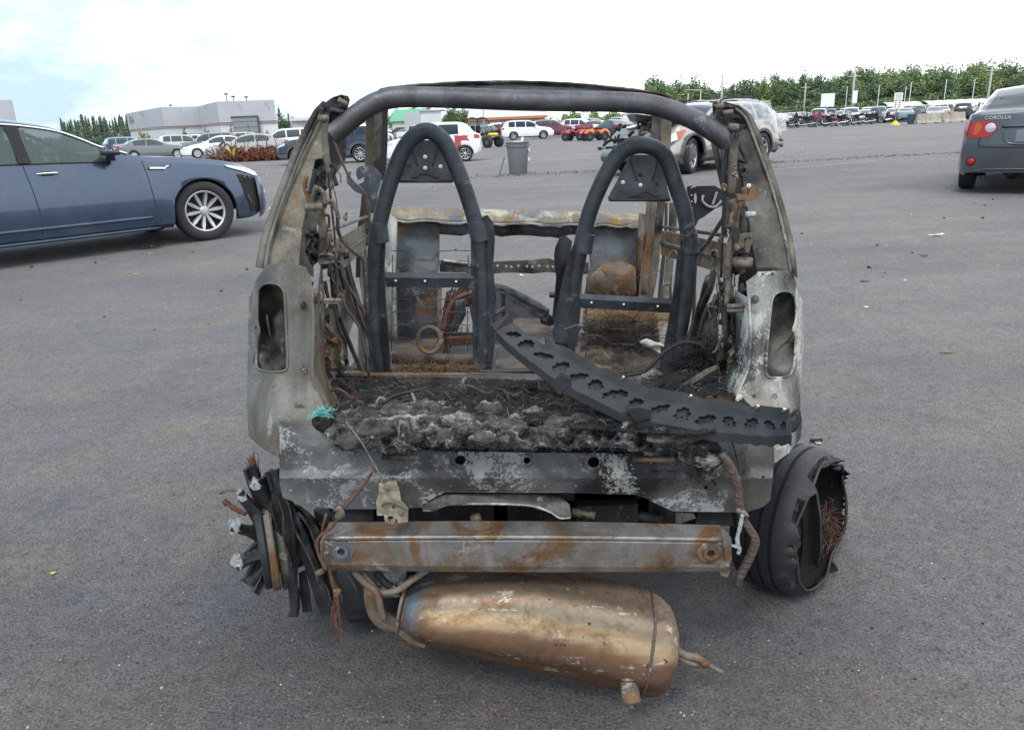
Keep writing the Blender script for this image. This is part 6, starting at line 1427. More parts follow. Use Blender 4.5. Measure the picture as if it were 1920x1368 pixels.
for s_ in (-1, 1):
    obj('roof_rail', tube([(L/2-x, s_*.62, z) for x, z in ((2.3, 1.34), (2.4, 1.42), (3.0, 1.45), (3.8, 1.43), (3.95, 1.36))], .018, 6, 3), M['under'], vw, True, True)
    for x in (1.62, 2.66, 3.5): seam(B, vw, [(x, 1.2), (x, 3), (x+.02, 6), (x, 7)], s_)
    obj('arch_cladding', tube([(L/2-sp['xf']-(sp['ra']+.02)*math.cos(a), s_*(.905), sp['rw']+(sp['ra']+.02)*math.sin(a)) for a in [i*math.pi/10 for i in range(11)]], .035, 6, 2), M['trim'], vw, True, True)
    obj('door_handle', tube([B.S(2.4+i*.05, 5.05, .028 if 0 < i < 4 else .006, s_) for i in range(5)], .012, 6, 2), M['p_tan'], vw, True, True)
    obj('door_moulding', tube([B.S(x, 2.6, .008, s_) for x in (1.6, 2.2, 2.8, 3.3)], .02, 6, 2), M['trim'], vw, True, True)
hl = patch(B, vw, 'headlight', M['lens_clear'], .18, .70, 4.2, 6.2, 1, .02); patch(B, hl, 'indicator_lens', M['lens_amber'], .42, .70, 4.2, 6.2, 1, .03)
def hood(x, y): return Vector((L/2-x-.1, y, .98+.36*max(0, (1.25-x))*1.0*(1-.4*abs(y))-.28*max(0, (.75-x))+.05*nz(x*3, y*3, 1, 4)+.10*abs(y)*(x < .9)))
obj('crumpled_bonnet', panel([(.30, -.72), (.22, -.3), (.38, .1), (.25, .5), (.40, .74), (1.36, .80), (1.42, 0), (1.36, -.80)], [], hood, .10, .006, back=Vector((0, 0, -1))), M['p_white'], vw, True, True) if False else obj('crumpled_bonnet', panel([(.30, -.72), (.22, -.3), (.38, .1), (.25, .5), (.40, .74), (1.36, .80), (1.42, 0), (1.36, -.80)], [], hood, .10, .006, back=Vector((0, 0, -1))), M['p_tan'], vw, True, True)
rnd = random.Random(5)
jk = []
for i in range(110):
    a_ = Vector((L/2-rnd.uniform(.0, .85), rnd.uniform(-.75, .75), rnd.uniform(.35, .95))); b_ = a_+Vector((rnd.uniform(-.2, .25), rnd.uniform(-.25, .25), rnd.uniform(-.2, .2)))
    jk.append(tube([a_, (a_+b_)/2+Vector((rnd.uniform(-.06, .06), 0, rnd.uniform(-.06, .06))), b_], rnd.uniform(.01, .04), 5, 2))
obj('engine_debris', merge(*jk), M['under'], vw, False, True)
obj('torn_bumper', panel([(0, -.2), (.75, -.1), (1.0, .12), (.9, .34), (.1, .38), (-.05, .1)], [], lambda x, y: Vector((L/2-.02-x*.9, .55+.42*min(1, x*1.2)+.05*nz(x*3, y*3, 1, 1), .36+y*.8-.1*x)), .1, .02, back=Vector((0, -1, 0))), M['trim'], vw, True, True)
# plastic film
n = NT('clear_film'); co = n.coord(); f = n.noise(2.6, 5, .55, n.coord(scale=(1, 1, 3)), .8)
n.bump(f, .35, .04); M['film'] = n.set(color=(.55, .60, .64), rough=.12, alpha=n.ramp(f, [(.35, (.25,)*3), (.70, (.62,)*3)]), coat=.6)
V = []; Fc = []; X = [2.9+i*.06 for i in range(34)]
for i, x in enumerate(X):
    xx = min(x, 4.66); r = B.ring(xx); k_ = max(0, x-4.66)
    for (yy, zz) in [(-a, b) for a, b in r[3:]]+[(a, b) for a, b in reversed(r[3:-1])]:
        s_ = 1.03-.25*k_; wob = .03*nz(x*1.6, yy*1.2+zz*2.2, 1, 5)+.007*nz(x*1.5, zz*7+yy*5, 1, 8)
        V.append(Vector((L/2-x*1.0+.02, yy*s_+(.5+1)*wob*(1 if yy > 0 else -1), zz*(1+.01)+.05+wob+(.10 if zz > 1.2 and x > 4.3 else 0)+(.05*nz(x*4, yy*3, 1, 1)))))
nr = len(r[3:])*2-1
for i in range(len(X)-1):
    for k in range(nr-1): Fc.append((i*nr+k, i*nr+k+1, (i+1)*nr+k+1, (i+1)*nr+k))
obj('plastic_film', (V, Fc), M['film'], vw, True, True)
jk = []
for i in range(46):
    a_ = Vector((-L/2+rnd.uniform(-.02, .45), rnd.uniform(-.8, .85), rnd.uniform(.22, .75))); b_ = a_+Vector((rnd.uniform(-.2, .2), rnd.uniform(-.3, .3), rnd.uniform(-.15, .15)))
    jk.append(tube([a_, (a_+b_)/2+Vector((0, rnd.uniform(-.06, .06), rnd.uniform(-.06, .06))), b_], rnd.uniform(.02, .06), 5, 2))
obj('crushed_tail', merge(*jk), M['pillar_dark'], vw, False, True)
obj('hanging_skin', panel([(-.3, .2), (.5, .25), (.62, .7), (.2, 1.0), (-.35, .9)], [], lambda x, y: Vector((-L/2+.05+.10*nz(x*3, y*3, 1, 3), .5+x*.5, y*.75+.1)), .09, .01, back=Vector((1, 0, 0))), M['p_silver'], vw, True, True)
for y in (-.38, .38): obj('front_seat', merge(box((.3, y, .62), (.5, .5, .18), None, .06), box((0, y, .95), (.16, .48, .6), None, .06), box((-.06, y, 1.3), (.10, .26, .18), None, .04)), M['seat_dark'], vw, True, True)
vw.scale = (1.18,)*3; place(vw, G(1296, 326), (1.18*(L/2-.95), 1.18*.86), R(223))

# ================================================================ white hatchback with red stripe, navy SUV
def simple(name, spec, mat, label, cat='car', fine=True, sp_=10, style=1, glassm='glass', trimv=None, seams=(1.62, 2.66), group=None, tail=True):
    root = empty(name, (0, 0, 0), 0, label, cat, group); B = Body(spec)
    B.build('body', M[mat], M[glassm], root, fine, trimv=trimv, trimm=M['trim']); wheels(B, root, sp_, style, fine)
    for s_ in (-1, 1):
        patch(B, root, 'headlight', M['lens_clear'], .06, .42, 4.6, 6.2, s_, .008, 4)
        if tail: patch(B, root, 'tail_lamp', M['lens_red'], spec['L']-.22, spec['L']-.01, 4.4, 6.3, s_, .010, 4)
        if fine:
            for x in seams: seam(B, root, [(x, 1.2), (x, 3), (x+.02, 6), (x, 7)], s_, .006)
            obj('door_mirror', xf(box((0, 0, 0), (.12, .2, .14), None, .03), Matrix.Translation(B.S(spec['side'][0][0]+.05, 7.3, .11, s_))), M[mat], root, True, True)
            for x in seams: obj('door_handle', tube([B.S(x+.75+i*.04, 5.05, .025 if 0 < i < 4 else .004, s_) for i in range(5)], .012, 6, 2), M[mat], root, True, True)
    cpatch(B, root, 'grille', M['under'], -.5, .5, 2.2, 4.6, False, .012, 4)
    if not fine: cpatch(B, root, 'bumper_insert', M['under'], -.6, .6, .5, 1.6, True, .01, 3)
    return root, B
wh, B = simple('small_hatchback', stretch(HAT, 3.75, 1.5) if False else HAT, 'p_white', 'white small hatchback with red side graphic behind the left seat frame', style=0, sp_=8, seams=(1.16, 2.2))
patch(B, wh, 'red_graphic', M['p_red'], 2.82, 3.42, 2.6, 6.0, 1, .006, 8, shape=lambda a, b: (a*(1-.35*b) if b < .7 else a*.9, b*(1-.35*a)))
patch(B, wh, 'red_graphic', M['p_red'], 2.72, 3.06, .6, 3.0, 1, .007, 6)
B_ = B
place(wh, G(873, 303), (HAT['L']/2-HAT['xr'], .83), R(183))
ns, B = simple('navy_suv', SUV, 'p_navy', 'dark navy SUV facing left behind the left pillar of the burnt car', trimv=2, seams=(1.45, 2.53))
for s_ in (-1, 1): obj('roof_rail', tube([(SUV['L']/2-x, s_*.66, z) for x, z in ((2.1, 1.66), (2.2, 1.76), (3.2, 1.79), (4.0, 1.74), (4.1, 1.68))], .018, 6, 3), M['under'], ns, True, True)
place(ns, G(677, 305), (SUV['L']/2-SUV['xr'], .9), R(178))

# ================================================================ middle row vehicles
cols_lab = {'p_white': 'white', 'p_silver': 'silver', 'p_black': 'black', 'p_grey': 'grey', 'p_red': 'red', 'p_maroon': 'maroon', 'p_navy': 'navy', 'p_teal': 'pale teal', 'p_sky': 'light blue', 'p_slate': 'slate grey', 'p_tan': 'beige'}
CO = {'sedan': (SED, 'sedan'), 'suv': (SUV, 'SUV'), 'hatch': (HAT, 'hatchback'), 'pickup': (PICK, 'pickup truck')}
lib = {}
def farcar(kind, mat, p, heading, label, group=None, spec=None, name=None):
    key = (kind, mat)
    if key not in lib:
        nm = {'sedan': 'parked_sedan', 'suv': 'parked_suv', 'hatch': 'parked_hatchback', 'pickup': 'parked_pickup'}[kind]
        lib[key], _ = simple(nm, CO[kind][0], mat, label, 'car' if kind != 'pickup' else 'pickup truck', False, glassm='farglass'); r = lib[key]; first = True
    else: r = copy_tree(lib[key])
    r['label'] = label
    if group: r['group'] = group
    elif 'group' in r: del r['group']
    r.location = (p.x, p.y, 0); r.rotation_euler = (0, 0, heading); return r
ws_, B = simple('white_suv', SUV, 'p_white', 'white SUV facing right in the row behind the grey bin', style=1, sp_=10, seams=(1.45, 2.53))
place(ws_, G(990, 262), (0, -.9), R(2))
farcar('suv', 'p_red', G(925, 257), R(175), 'bright red SUV left of the white SUV behind the bin')
farcar('suv', 'p_maroon', G(1036, 257), R(-3), 'maroon four wheel drive nosing out behind the white SUV')
farcar('suv', 'p_white', G(1092, 254), R(-20), 'white minivan behind the red quad bike')
farcar('sedan', 'p_silver', G(1018, 247), R(8), 'silver car with open bonnet behind the white SUV')
farcar('sedan', 'p_maroon', G(1118, 253), R(12), 'dark red coupe beside the orange quad bike')
farcar('sedan', 'p_black', G(1146, 258), R(110), 'black sedan between the orange quad bike and the champagne estate')
farcar('pickup', 'p_maroon', G(755, 262), R(160), 'maroon pickup behind the white hatchback bonnet')

# ---- grey bin
def bin_(p, label, s=1.0, mat=None):
    r = empty('waste_bin', p, 0, label, 'bin'); m = mat or plain('grey_bin_plastic', (.15, .155, .17), .55, 0, .1, 12)
    prof = [(0, .0), (0, .235), (.02, .245), (.70, .290), (.705, .31), (.75, .315), (.755, .30), (.80, .305), (.81, .32), (.84, .325), (.85, .31), (.80, .285), (.05, .24), (.05, .0)]
    obj('tub', lathe((0, 0, 0), (0, 0, 1), [(a*s, b*s) for a, b in prof], 36), m, r, True, True, sharp=35)
    for a in (0.2, 3.34): obj('handle', tube([(math.cos(a)*.30*s, math.sin(a)*.30*s-.08, .74*s), (math.cos(a)*.36*s, math.sin(a)*.36*s, .76*s), (math.cos(a)*.30*s, math.sin(a)*.30*s+.08, .74*s)], .016*s, 6, 3), m, r, True, True)
    return r
bp = G(972, 326); bn = bin_(bp, 'grey plastic waste bin standing on the asphalt behind the seat frames')
rb_ = obj('bin_rubbish', merge(box((.02, 0, .84), (.3, .3, .04), None, .015), tube([(.12, .02, .80), (.15, 0, .95)], .035, 10, 1)), plain('white_rubbish', (.7, .7, .7), .6), bn, True, True)
tag(rb_, None); rb_.parent = None; rb_.location = bp; tag(rb_, 'white rubbish sticking out of the grey bin', 'rubbish')
for z in (.55, .30): 
    t_ = obj('white_bottle_rag', box((0, 0, 0), (.05, .05, .16), None, .02), M['p_white'], None, True); t_.location = (bp.x+.30, bp.y-.08, z+.05); tag(t_, 'white rag on the upper side of the grey bin' if z > .5 else 'white rag lower on the side of the grey bin', 'rag')
sq = tag(obj('dark_stick', tube([bp+Vector((-.36, -.1, .45)), bp+Vector((-.52, -.25, .02))], .016, 6, 1), M['trim'], None), 'dark stick leaning on the left side of the grey bin', 'stick')

# ---- quads and side-by-side
def chunky(parent, y, x, r, w_): 
    W = obj('wheel', lathe((x, y, r), (0, 1, 0), [(-w_/2, r*.5), (-w_/2, r*.85), (-w_*.35, r), (w_*.35, r), (w_/2, r*.85), (w_/2, r*.5)], 24), M['tyre'], parent, True, True, sharp=50)
    obj('rim', lathe((x, y, r), (0, 1, 0), [(-w_*.4, .001), (-w_*.35, r*.5), (w_*.35, r*.5), (w_*.4, .001)], 16), M['trim'], W, True, True, sharp=50)
def quad(p, hd, mat, label):
    r = empty('quad_bike', p, hd, label, 'quad bike', None)
    for x in (-.6, .6):
        for y in (-.42, .42): chunky(r, y, x, .29, .24)
    for x in (-.6, .6):
        for y in (-1, 1):
            obj('mudguard', tube([(x-.34, y*.40, .52), (x-.22, y*.42, .66), (x, y*.42, .72), (x+.22, y*.42, .66), (x+.34, y*.40, .50)], .13, 8, 3, flat=.35), mat, r, True, True)
    obj('body', merge(box((.1, 0, .66), (.75, .30, .22), None, .08), box((.62, 0, .74), (.35, .42, .14), None, .05)), mat, r, True, True)
    obj('seat', box((-.3, 0, .82), (.65, .28, .12), None, .05), M['under'], r, True, True)
    obj('frame', merge(box((0, 0, .42), (1.0, .3, .22), None, .03), tube([(.9, -.2, .45), (.95, 0, .6), (.9, .2, .45)], .02, 6, 2)), M['under'], r, False, True)
    obj('handlebar', tube([(.18, -.36, 1.02), (.28, -.14, .98), (.28, .14, .98), (.18, .36, 1.02)], .016, 6, 3), M['under'], r, True, True)
    obj('steering_post', tube([(.28, 0, .98), (.42, 0, .7)], .03, 6, 1), M['under'], r, True, True)
    for x in (.75, -.72): obj('rack', merge(*[tube([(x-.14, y, .84), (x+.14, y, .84)], .012, 5, 1) for y in (-.25, -.08, .08, .25)], tube([(x-.14, -.28, .84), (x-.14, .28, .84)], .012, 5, 1), tube([(x+.14, -.28, .84), (x+.14, .28, .84)], .012, 5, 1)), M['under'], r, False, True)
    return r
M['orange'] = paint('orange_plastic', (.62, .12, .015), 0, .4, .3)
quad(G(1078, 264), R(150), M['p_red'], 'red quad bike left of the orange one'); quad(G(1115, 264), R(200), M['orange'], 'orange quad bike in front of the dark red coupe')
u = empty('side_by_side', G(903, 277), R(-35), 'black and yellow side-by-side buggy right of the white hatchback', 'buggy')
for x in (-.95, .95):
    for y in (-.62, .62): chunky(u, y, x, .34, .28)
yl = paint('yellow_plastic_body', (.65, .62, .04), 0, .4, .3)
obj('body', merge(box((-.1, 0, .58), (1.7, 1.05, .34), None, .08), box((-.85, 0, .86), (.8, 1.15, .22), None, .06)), M['p_black'], u, True, True)
obj('bonnet', box((.95, 0, .78), (.5, .7, .22), None, .08), yl, u, True, True)
for y in (-.5, .5): obj('side_panel', box((.15, y*1.1, .62), (.6, .06, .2), None, .02), yl, u, True, True)
obj('roll_cage', merge(*[tube([(.55, y, .9), (.1, y*.95, 1.75), (-.55, y*.95, 1.78), (-.8, y, .95)], .028, 6, 4) for y in (-.58, .58)], tube([(.1, -.56, 1.75), (.1, .56, 1.75)], .028, 6, 1), tube([(-.55, -.56, 1.78), (-.55, .56, 1.78)], .028, 6, 1)), M['under'], u, True, True)
obj('roof', box((-.22, 0, 1.80), (.85, 1.15, .05), None, .02), M['p_black'], u, True, True)
for y in (-.28, .28): obj('seat', merge(box((-.2, y, .82), (.45, .45, .12), None, .04), box((-.42, y, 1.1), (.12, .45, .55), None, .05)), M['under'], u, True, True)
obj('steering_wheel', lathe((.28, .28, 1.12), (1, 0, -.5), [(0, .15), (.015, .165), (.03, .15), (.015, .135)], 16, True), M['under'], u, True, True)

# ---- motorcycles in the row at the right
def moto(p, hd, mat, label, fair=1.0, bag=False):
    r = empty('motorcycle', p, hd, label, 'motorcycle', 'motorcycles lined up at the right')
    for x in (-.72, .76):
        W = obj('wheel', lathe((x, 0, .31), (0, 1, 0), [(-.06, .25), (-.055, .30), (0, .315), (.055, .30), (.06, .25)], 24), M['tyre'], r, True, True)
        obj('rim', merge(lathe((x, 0, .31), (0, 1, 0), [(-.03, .25), (.03, .25), (.03, .235), (-.03, .235)], 20, True), *[tube([(x, 0, .31), (x+.24*math.cos(a), 0, .31+.24*math.sin(a))], .013, 5, 1) for a in [k*1.047 for k in range(6)]]), M['alloy'], W, True, True)
    obj('fork', merge(tube([(.76, -.09, .31), (.50, -.09, .98)], .022, 6, 1), tube([(.76, .09, .31), (.50, .09, .98)], .022, 6, 1)), M['chrome'], r, True, True)
    obj('tank', xf(box((0, 0, 0), (.52, .30, .24), None, .10), Matrix.Translation((.16, 0, .84))), mat, r, True, True)
    obj('seat', tube([(-.05, 0, .80), (-.3, 0, .74), (-.55, 0, .80), (-.75, 0, .86)], .12, 10, 3, flat=.55), M['under'], r, True, True)
    obj('engine', merge(box((.08, 0, .46), (.42, .28, .34), None, .05), tube([(-.1, .1, .5), (.1, .14, .72)], .07, 8, 1), tube([(.2, .1, .45), (.3, .14, .70)], .07, 8, 1)), M['trim'], r, True, True)
    obj('frame', merge(tube([(.5, 0, .95), (.1, 0, .72), (-.35, 0, .6), (-.72, 0, .31)], .03, 6, 3), tube([(.5, 0, .85), (.3, 0, .35), (-.2, 0, .28), (-.35, 0, .6)], .025, 6, 3)), M['under'], r, True, True)
    obj('exhaust', tube([(.3, .16, .5), (.2, .18, .25), (-.4, .2, .28), (-.95, .22, .36)], .042, 8, 3), M['chrome'], r, True, True)
    obj('mudguard', tube([(-.45, 0, .62), (-.72, 0, .68), (-1.0, 0, .52)], .10, 8, 4, flat=.4), mat, r, True, True)
    obj('mudguard', tube([(.55, 0, .62), (.76, 0, .68), (.98, 0, .56)], .08, 8, 4, flat=.4), mat, r, True, True)
    obj('handlebar', tube([(.30, -.38, 1.02), (.42, -.2, 1.10), (.46, 0, 1.04), (.42, .2, 1.10), (.30, .38, 1.02)], .014, 6, 3), M['chrome'], r, True, True)
    obj('headlight', lathe((.60, 0, .92), (1, 0, 0), [(-.1, .03), (-.05, .09), (.03, .10), (.05, .07), (.055, .001)], 14), M['chrome'], r, True, True)
    if fair: obj('fairing', panel([(.35, .55), (.75, .72), (.72, 1.0), (.55, 1.22), (.45, 1.2), (.35, .95)], [], lambda a, b: Vector((a, .18, b)), .1, .36, back=Vector((0, -1, 0))), mat, r, False, True)
    if bag:
        for y in (-.27, .27): obj('pannier', box((-.62, y, .62), (.50, .20, .30), None, .06), mat, r, True, True)
    return r
ml = [(1482, 240, 195, 'p_white', 'white scooter-like motorcycle at the left end of the row', 1, True), (1503, 240, 170, 'p_navy', 'dark blue motorcycle second from the left in the row', 1, False), (1520, 237, 20, 'p_red', 'red motorcycle standing behind the dark blue one', 1, False),
      (1545, 238, 185, 'p_maroon', 'maroon touring motorcycle with panniers in the row', 1, True), (1566, 237, 165, 'p_black', 'black cruiser right of the maroon tourer', 0, False), (1580, 236, 30, 'p_grey', 'grey cruiser leaning beside the black one', 0, False),
      (1598, 235, 190, 'p_silver', 'silver motorcycle with large fairing in the row', 1, True), (1618, 234, 175, 'p_black', 'black motorcycle right of the silver one with its chrome exhaust showing', 0, False), (1636, 232, 15, 'p_slate', 'slate motorcycle near the right end of the row', 1, False), (1650, 231, 160, 'p_maroon', 'dark red motorcycle at the right end of the row', 0, False)]
for x, y, a, m, lab, f_, bg_ in ml:
    r = moto(G(x, y), R(a), M[m], lab, f_, bg_); r.rotation_euler = (R(random.uniform(-8, 8)), 0, R(a)); r.scale = (1.15,)*3

# ---- sign, barriers, blue bin
sb = G(1678, 235); sg = empty('lot_sign', sb, 0, 'white lot sign on a post in a yellow foot among the parked rows', 'sign')
obj('foot', lathe((0, 0, 0), (0, 0, 1), [(0, .40), (.08, .38), (.36, .13), (.37, .001)], 20), plain('yellow_foot', (.62, .50, .05), .6), sg, True, True, sharp=40)
obj('post', cyl((0, 0, 1.3), (0, 0, 1), .05, 2.0, 10), M['alloy'], sg, True, True)
pnl = obj('sign_board', merge(box((0, -.07, 2.35), (.72, .03, .6)), box((0, -.07, 1.68), (.72, .03, .62))), M['p_white'], sg, False, True)
M['sign_red'] = plain('sign_red', (.5, .05, .04), .6); M['sign_grey'] = plain('sign_grey', (.25, .26, .28), .6)
for z, m in ((2.52, 'sign_grey'), (2.41, 'sign_grey'), (2.30, 'sign_grey'), (2.19, 'sign_grey')): obj('print_line', box((0, -.09, z), (.5, .006, .04)), M[m], pnl, False, True)
for x in (-.18, .15):
    for z in (1.86, 1.68, 1.5): obj('print_mark', box((x, -.09, z), (.12, .006, .10)), M['sign_red'], pnl, False, True)
con = burnt('weathered_concrete', (.36, .34, .29), rust=.15, soot=.2, ash=.5, off=160, acol=(.46, .44, .38), rcol=(.22, .18, .12), metal=0, scale=2, rough=.85)
for (xa, ya, xb, yb, lab) in ((1716, 233, 1762, 231, 'pale concrete barrier block at the left of the pair'), (1764, 231, 1806, 228, 'pale concrete barrier block at the right of the pair with yellow debris on top')):
    a_ = G(xa, ya); b_ = G(xb, yb); ln = (b_-a_).length; r = empty('concrete_barrier', (a_+b_)/2, math.atan2(b_.y-a_.y, b_.x-a_.x), lab, 'barrier', None)
    V = []; 
    for x in (-ln/2+.04, ln/2-.04):
        for (y, z) in ((-.32, 0), (-.32, .10), (-.18, .32), (-.10, .85), (.10, .85), (.18, .32), (.32, .10), (.32, 0)): V.append(Vector((x+(.1 if z > .5 and x < 0 else -.1 if z > .5 else 0)*.6, y, z)))
    Fc = [(i, (i+1) % 8, 8+(i+1) % 8, 8+i) for i in range(8)]+[tuple(range(8))[::-1], tuple(range(8, 16))]
    obj('block', (V, Fc), con, r, False, True)
    for x in (-ln*.25, ln*.25): obj('lift_slot', box((x, -.325, .03), (.5, .02, .06)), M['under'], r, False, True)
yb_ = G(1781, 230); tag(obj('yellow_debris', panel([(math.cos(a)*(.5+.2*math.sin(a*3)), math.sin(a)*.14) for a in [k*.5 for k in range(13)]], [], lambda x, y: Vector((yb_.x+x, yb_.y+y, .86+.14*abs(nz(x, y, 6, 1)))), .06, .03, back=Vector((0, 0, -1))), plain('yellow_film', (.6, .42, .08), .6), None, True), 'crumpled yellow debris on the right concrete barrier', 'debris')
bb = bin_(G(1707, 233), 'dark blue bin at the left end of the concrete barriers', 1.0, plain('blue_bin_plastic', (.05, .08, .12), .55))
for c_ in list(bb.children): pass

# ---- far rows of parked cars
rnd = random.Random(21)
GR = {'R': 'cars in the distant rows at the right', 'C': 'cars in the distant rows in the middle', 'L': 'cars in the rows before the grey building', 'D': 'cars in the distant rows behind the white hatchback'}
where = {'R': 'at the right', 'C': 'behind the quad bikes', 'D': 'behind the white hatchback', 'L': 'before the grey building'}
bag_ = ['p_white']*5+['p_silver']*5+['p_grey']*3+['p_black']*3+['p_slate', 'p_navy', 'p_red', 'p_maroon', 'p_teal', 'p_teal', 'p_sky', 'p_tan']
ORD = ['first', 'second', 'third', 'fourth', 'fifth', 'sixth', 'seventh', 'eighth', 'ninth', 'tenth', 'eleventh', 'twelfth']
def ordn(n): return ORD[n-1] if n <= 12 else '%dth' % n if n % 10 not in (1, 2, 3) else '%d%s' % (n, {1: 'st', 2: 'nd', 3: 'rd'}[n % 10])
def rows(zone, ys, xw0, xw1, hd0, gap, skip=0.0):
    for y in ys:
        x = xw0(y)+rnd.uniform(0, 2); n_row = 0
        while x < xw1(y):
            if rnd.random() > skip:
                k = rnd.choice(['sedan', 'sedan', 'suv', 'suv', 'hatch']+(['pickup'] if rnd.random() < .1 else [])); m = rnd.choice(bag_); m = 'p_silver' if (m == 'p_red' and zone == 'L') else m; n_row += 1
                farcar(k, m, Vector((x, y+rnd.uniform(-.5, .5), 0)), R(hd0+rnd.uniform(-5, 5)+(180 if rnd.random() < .4 else 0)), '%s %s, %s from left in %s distant row %s' % (cols_lab[m], CO[k][1], ordn(n_row), ordn(ys.index(y)+1), where[zone]), GR[zone])
            x += gap*rnd.uniform(.92, 1.25)
wx = lambda px: (lambda y: (px-960)/F*(y*.95+.4))
rows('R', (84, 89, 94, 99, 103), wx(1458), wx(1930), 64, 2.5, .02)
rows('C', (87, 94, 101), wx(985), wx(1235), 60, 3.4, .1)
rows('D', (88, 99), wx(640), wx(960), 60, 4.2, .25)
farcar('sedan', 'p_slate', G(1695, 228), R(178), 'slate grey sedan parked side-on just right of the lot sign')
farcar('suv', 'p_white', G(1750, 224), R(175), 'white SUV side-on behind the concrete barriers')
op = farcar('suv', 'p_white', G(1836, 218), R(200), 'white SUV with raised tailgate left of the grey sedan roof')
obj('raised_tailgate', panel([(0, -.7), (1.0, -.6), (1.0, .6), (0, .7)], [], lambda a, b: Vector((-2.2-a*.7, b, 1.72+a*.55)), .25, .05, back=Vector((0, 0, -1))), M['p_white'], op, True, True)
# left lot
farcar('pickup', 'p_navy', G(292, 283), R(-6), 'dark pickup truck nearest the blue sedan roofline')
farcar('suv', 'p_white', G(352, 287), R(172), 'white SUV at the front of the left lot')
farcar('sedan', 'p_white', G(440, 289), R(5), 'white coupe behind the rusty scrap heap')
farcar('sedan', 'p_silver', G(530, 280), R(-10), 'silver sedan between the scrap heap and the burnt car')
farcar('suv', 'p_maroon', G(400, 276), R(10), 'dark red crashed car behind the white coupe')
rows('L', (47, 55, 63, 72), wx(262), wx(590), 20, 4.4, .05)
# ---- rusty scrap heap
so_ = G(452, 303); rnd = random.Random(8)
def scrapheap(c0, w_, d_, h, n_, mat, name, label, cat='scrap'):
    ps = []
    for i in range(n_):
        a = Vector((rnd.uniform(-w_, w_), rnd.uniform(-d_, d_), 0)); a.z = rnd.uniform(0, h)*(1-abs(a.x)/w_*.6); q = [a]
        for k in range(3): q.append(q[-1]+Vector((rnd.uniform(-.35, .35), rnd.uniform(-.2, .2), rnd.uniform(-.25, .3))))
        for v_ in q: v_.z = max(.02, v_.z)
        ps.append(tube([c0+v_ for v_ in q], rnd.uniform(.015, .06), 5, 3))
        if i % 3 == 0: ps.append(lathe(c0+a, (rnd.uniform(-1, 1), rnd.uniform(-1, 1), rnd.uniform(-.4, .4)), [(-.03, .08), (-.03, .2), (.03, .2), (.03, .08)], 10, True))
    return tag(obj(name, merge(*ps), mat, None), label, cat)
scrapheap(so_+Vector((.9, 0, 0)), 1.7, .8, .5, 170, burnt('scrap_rust', (.10, .05, .04), rust=.7, soot=.35, ash=.3, off=180, rcol=(.20, .055, .03), scale=4), 'rusty_scrap_heap', 'dark red rusty scrap heap left of the burnt car')
scrapheap(so_+Vector((-.9, .3, 0)), .8, .6, .7, 70, M['rust'], 'orange_scrap_heap', 'orange rusty scrap beside the dark red heap')
tag(obj('yellow_part', tube([so_+Vector((-.5, -.4, .75)), so_+Vector((-.3, -.4, .4)), so_+Vector((-.15, -.4, .7)), so_+Vector((-.25, -.4, .2))], .07, 8, 4), yel, None, True), 'yellow metal part on top of the scrap heap', 'scrap')
for x in (-.9, -.2, .5, 1.0, 1.5): tag(obj('burnt_motorcycle_frame', tube([so_+Vector((x, -.2, .1)), so_+Vector((x+.1, -.2, 1.0)), so_+Vector((x+.45, -.2, 1.25)), so_+Vector((x+.6, -.2, .8)), so_+Vector((x+.4, -.2, .2))], .018, 6, 5), M['wire'], None, True), 'thin burnt motorcycle frame in the scrap heap, %s from the left' % ordn([-.9, -.2, .5, 1.0, 1.5].index(x)+1), 'frame', 'burnt frames in the scrap heap')
# ================================================================ buildings
def mat_wall(name, col, var_=.06): return plain(name, col, .8, 0, var_, .6)
M['wall_grey'] = mat_wall('grey_wall', (.42, .43, .455)); M['wall_pale'] = mat_wall('pale_wall', (.60, .60, .61)); M['wall_pink'] = plain('pink_band', (.42, .33, .33), .8)
M['door_grey'] = plain('door_grey', (.22, .235, .245), .6); M['door_dark'] = plain('door_dark', (.06, .07, .07), .6); M['metal_roof'] = plain('pale_metal_roof', (.62, .62, .63), .4, .3); M['green_roof'] = plain('green_roof', (.12, .36, .20), .5); M['orange_eave'] = plain('orange_eave', (.55, .18, .08), .6)
def wallbox(V2, z0, z1, name, mat, par, cap=True, dy=25, dr=3):
    """front wall line V2 (list of xy points left to right) extruded back"""
    n_ = len(V2); V = [Vector((x, y, z0)) for x, y in V2]+[Vector((x, y, z1)) for x, y in V2]
    xb0, xb1 = V2[0], V2[-1]
    V += [Vector((xb1[0]+dr, xb1[1]+dy, z0)), Vector((xb0[0]-3, xb0[1]+dy, z0)), Vector((xb1[0]+dr, xb1[1]+dy, z1)), Vector((xb0[0]-3, xb0[1]+dy, z1))]
    Fc = [(i, i+1, n_+i+1, n_+i) for i in range(n_-1)]
    b = 2*n_; Fc += [(n_-1, b, b+2, 2*n_-1), (b+1, 0, n_, b+3), (b, b+1, b+3, b+2)]
    if cap: Fc.append(tuple(range(n_, 2*n_))+(b+2, b+3))
    return obj(name, (V, Fc), mat, par)
def onY(px, py, Y): p = P(px, py, Y); return p
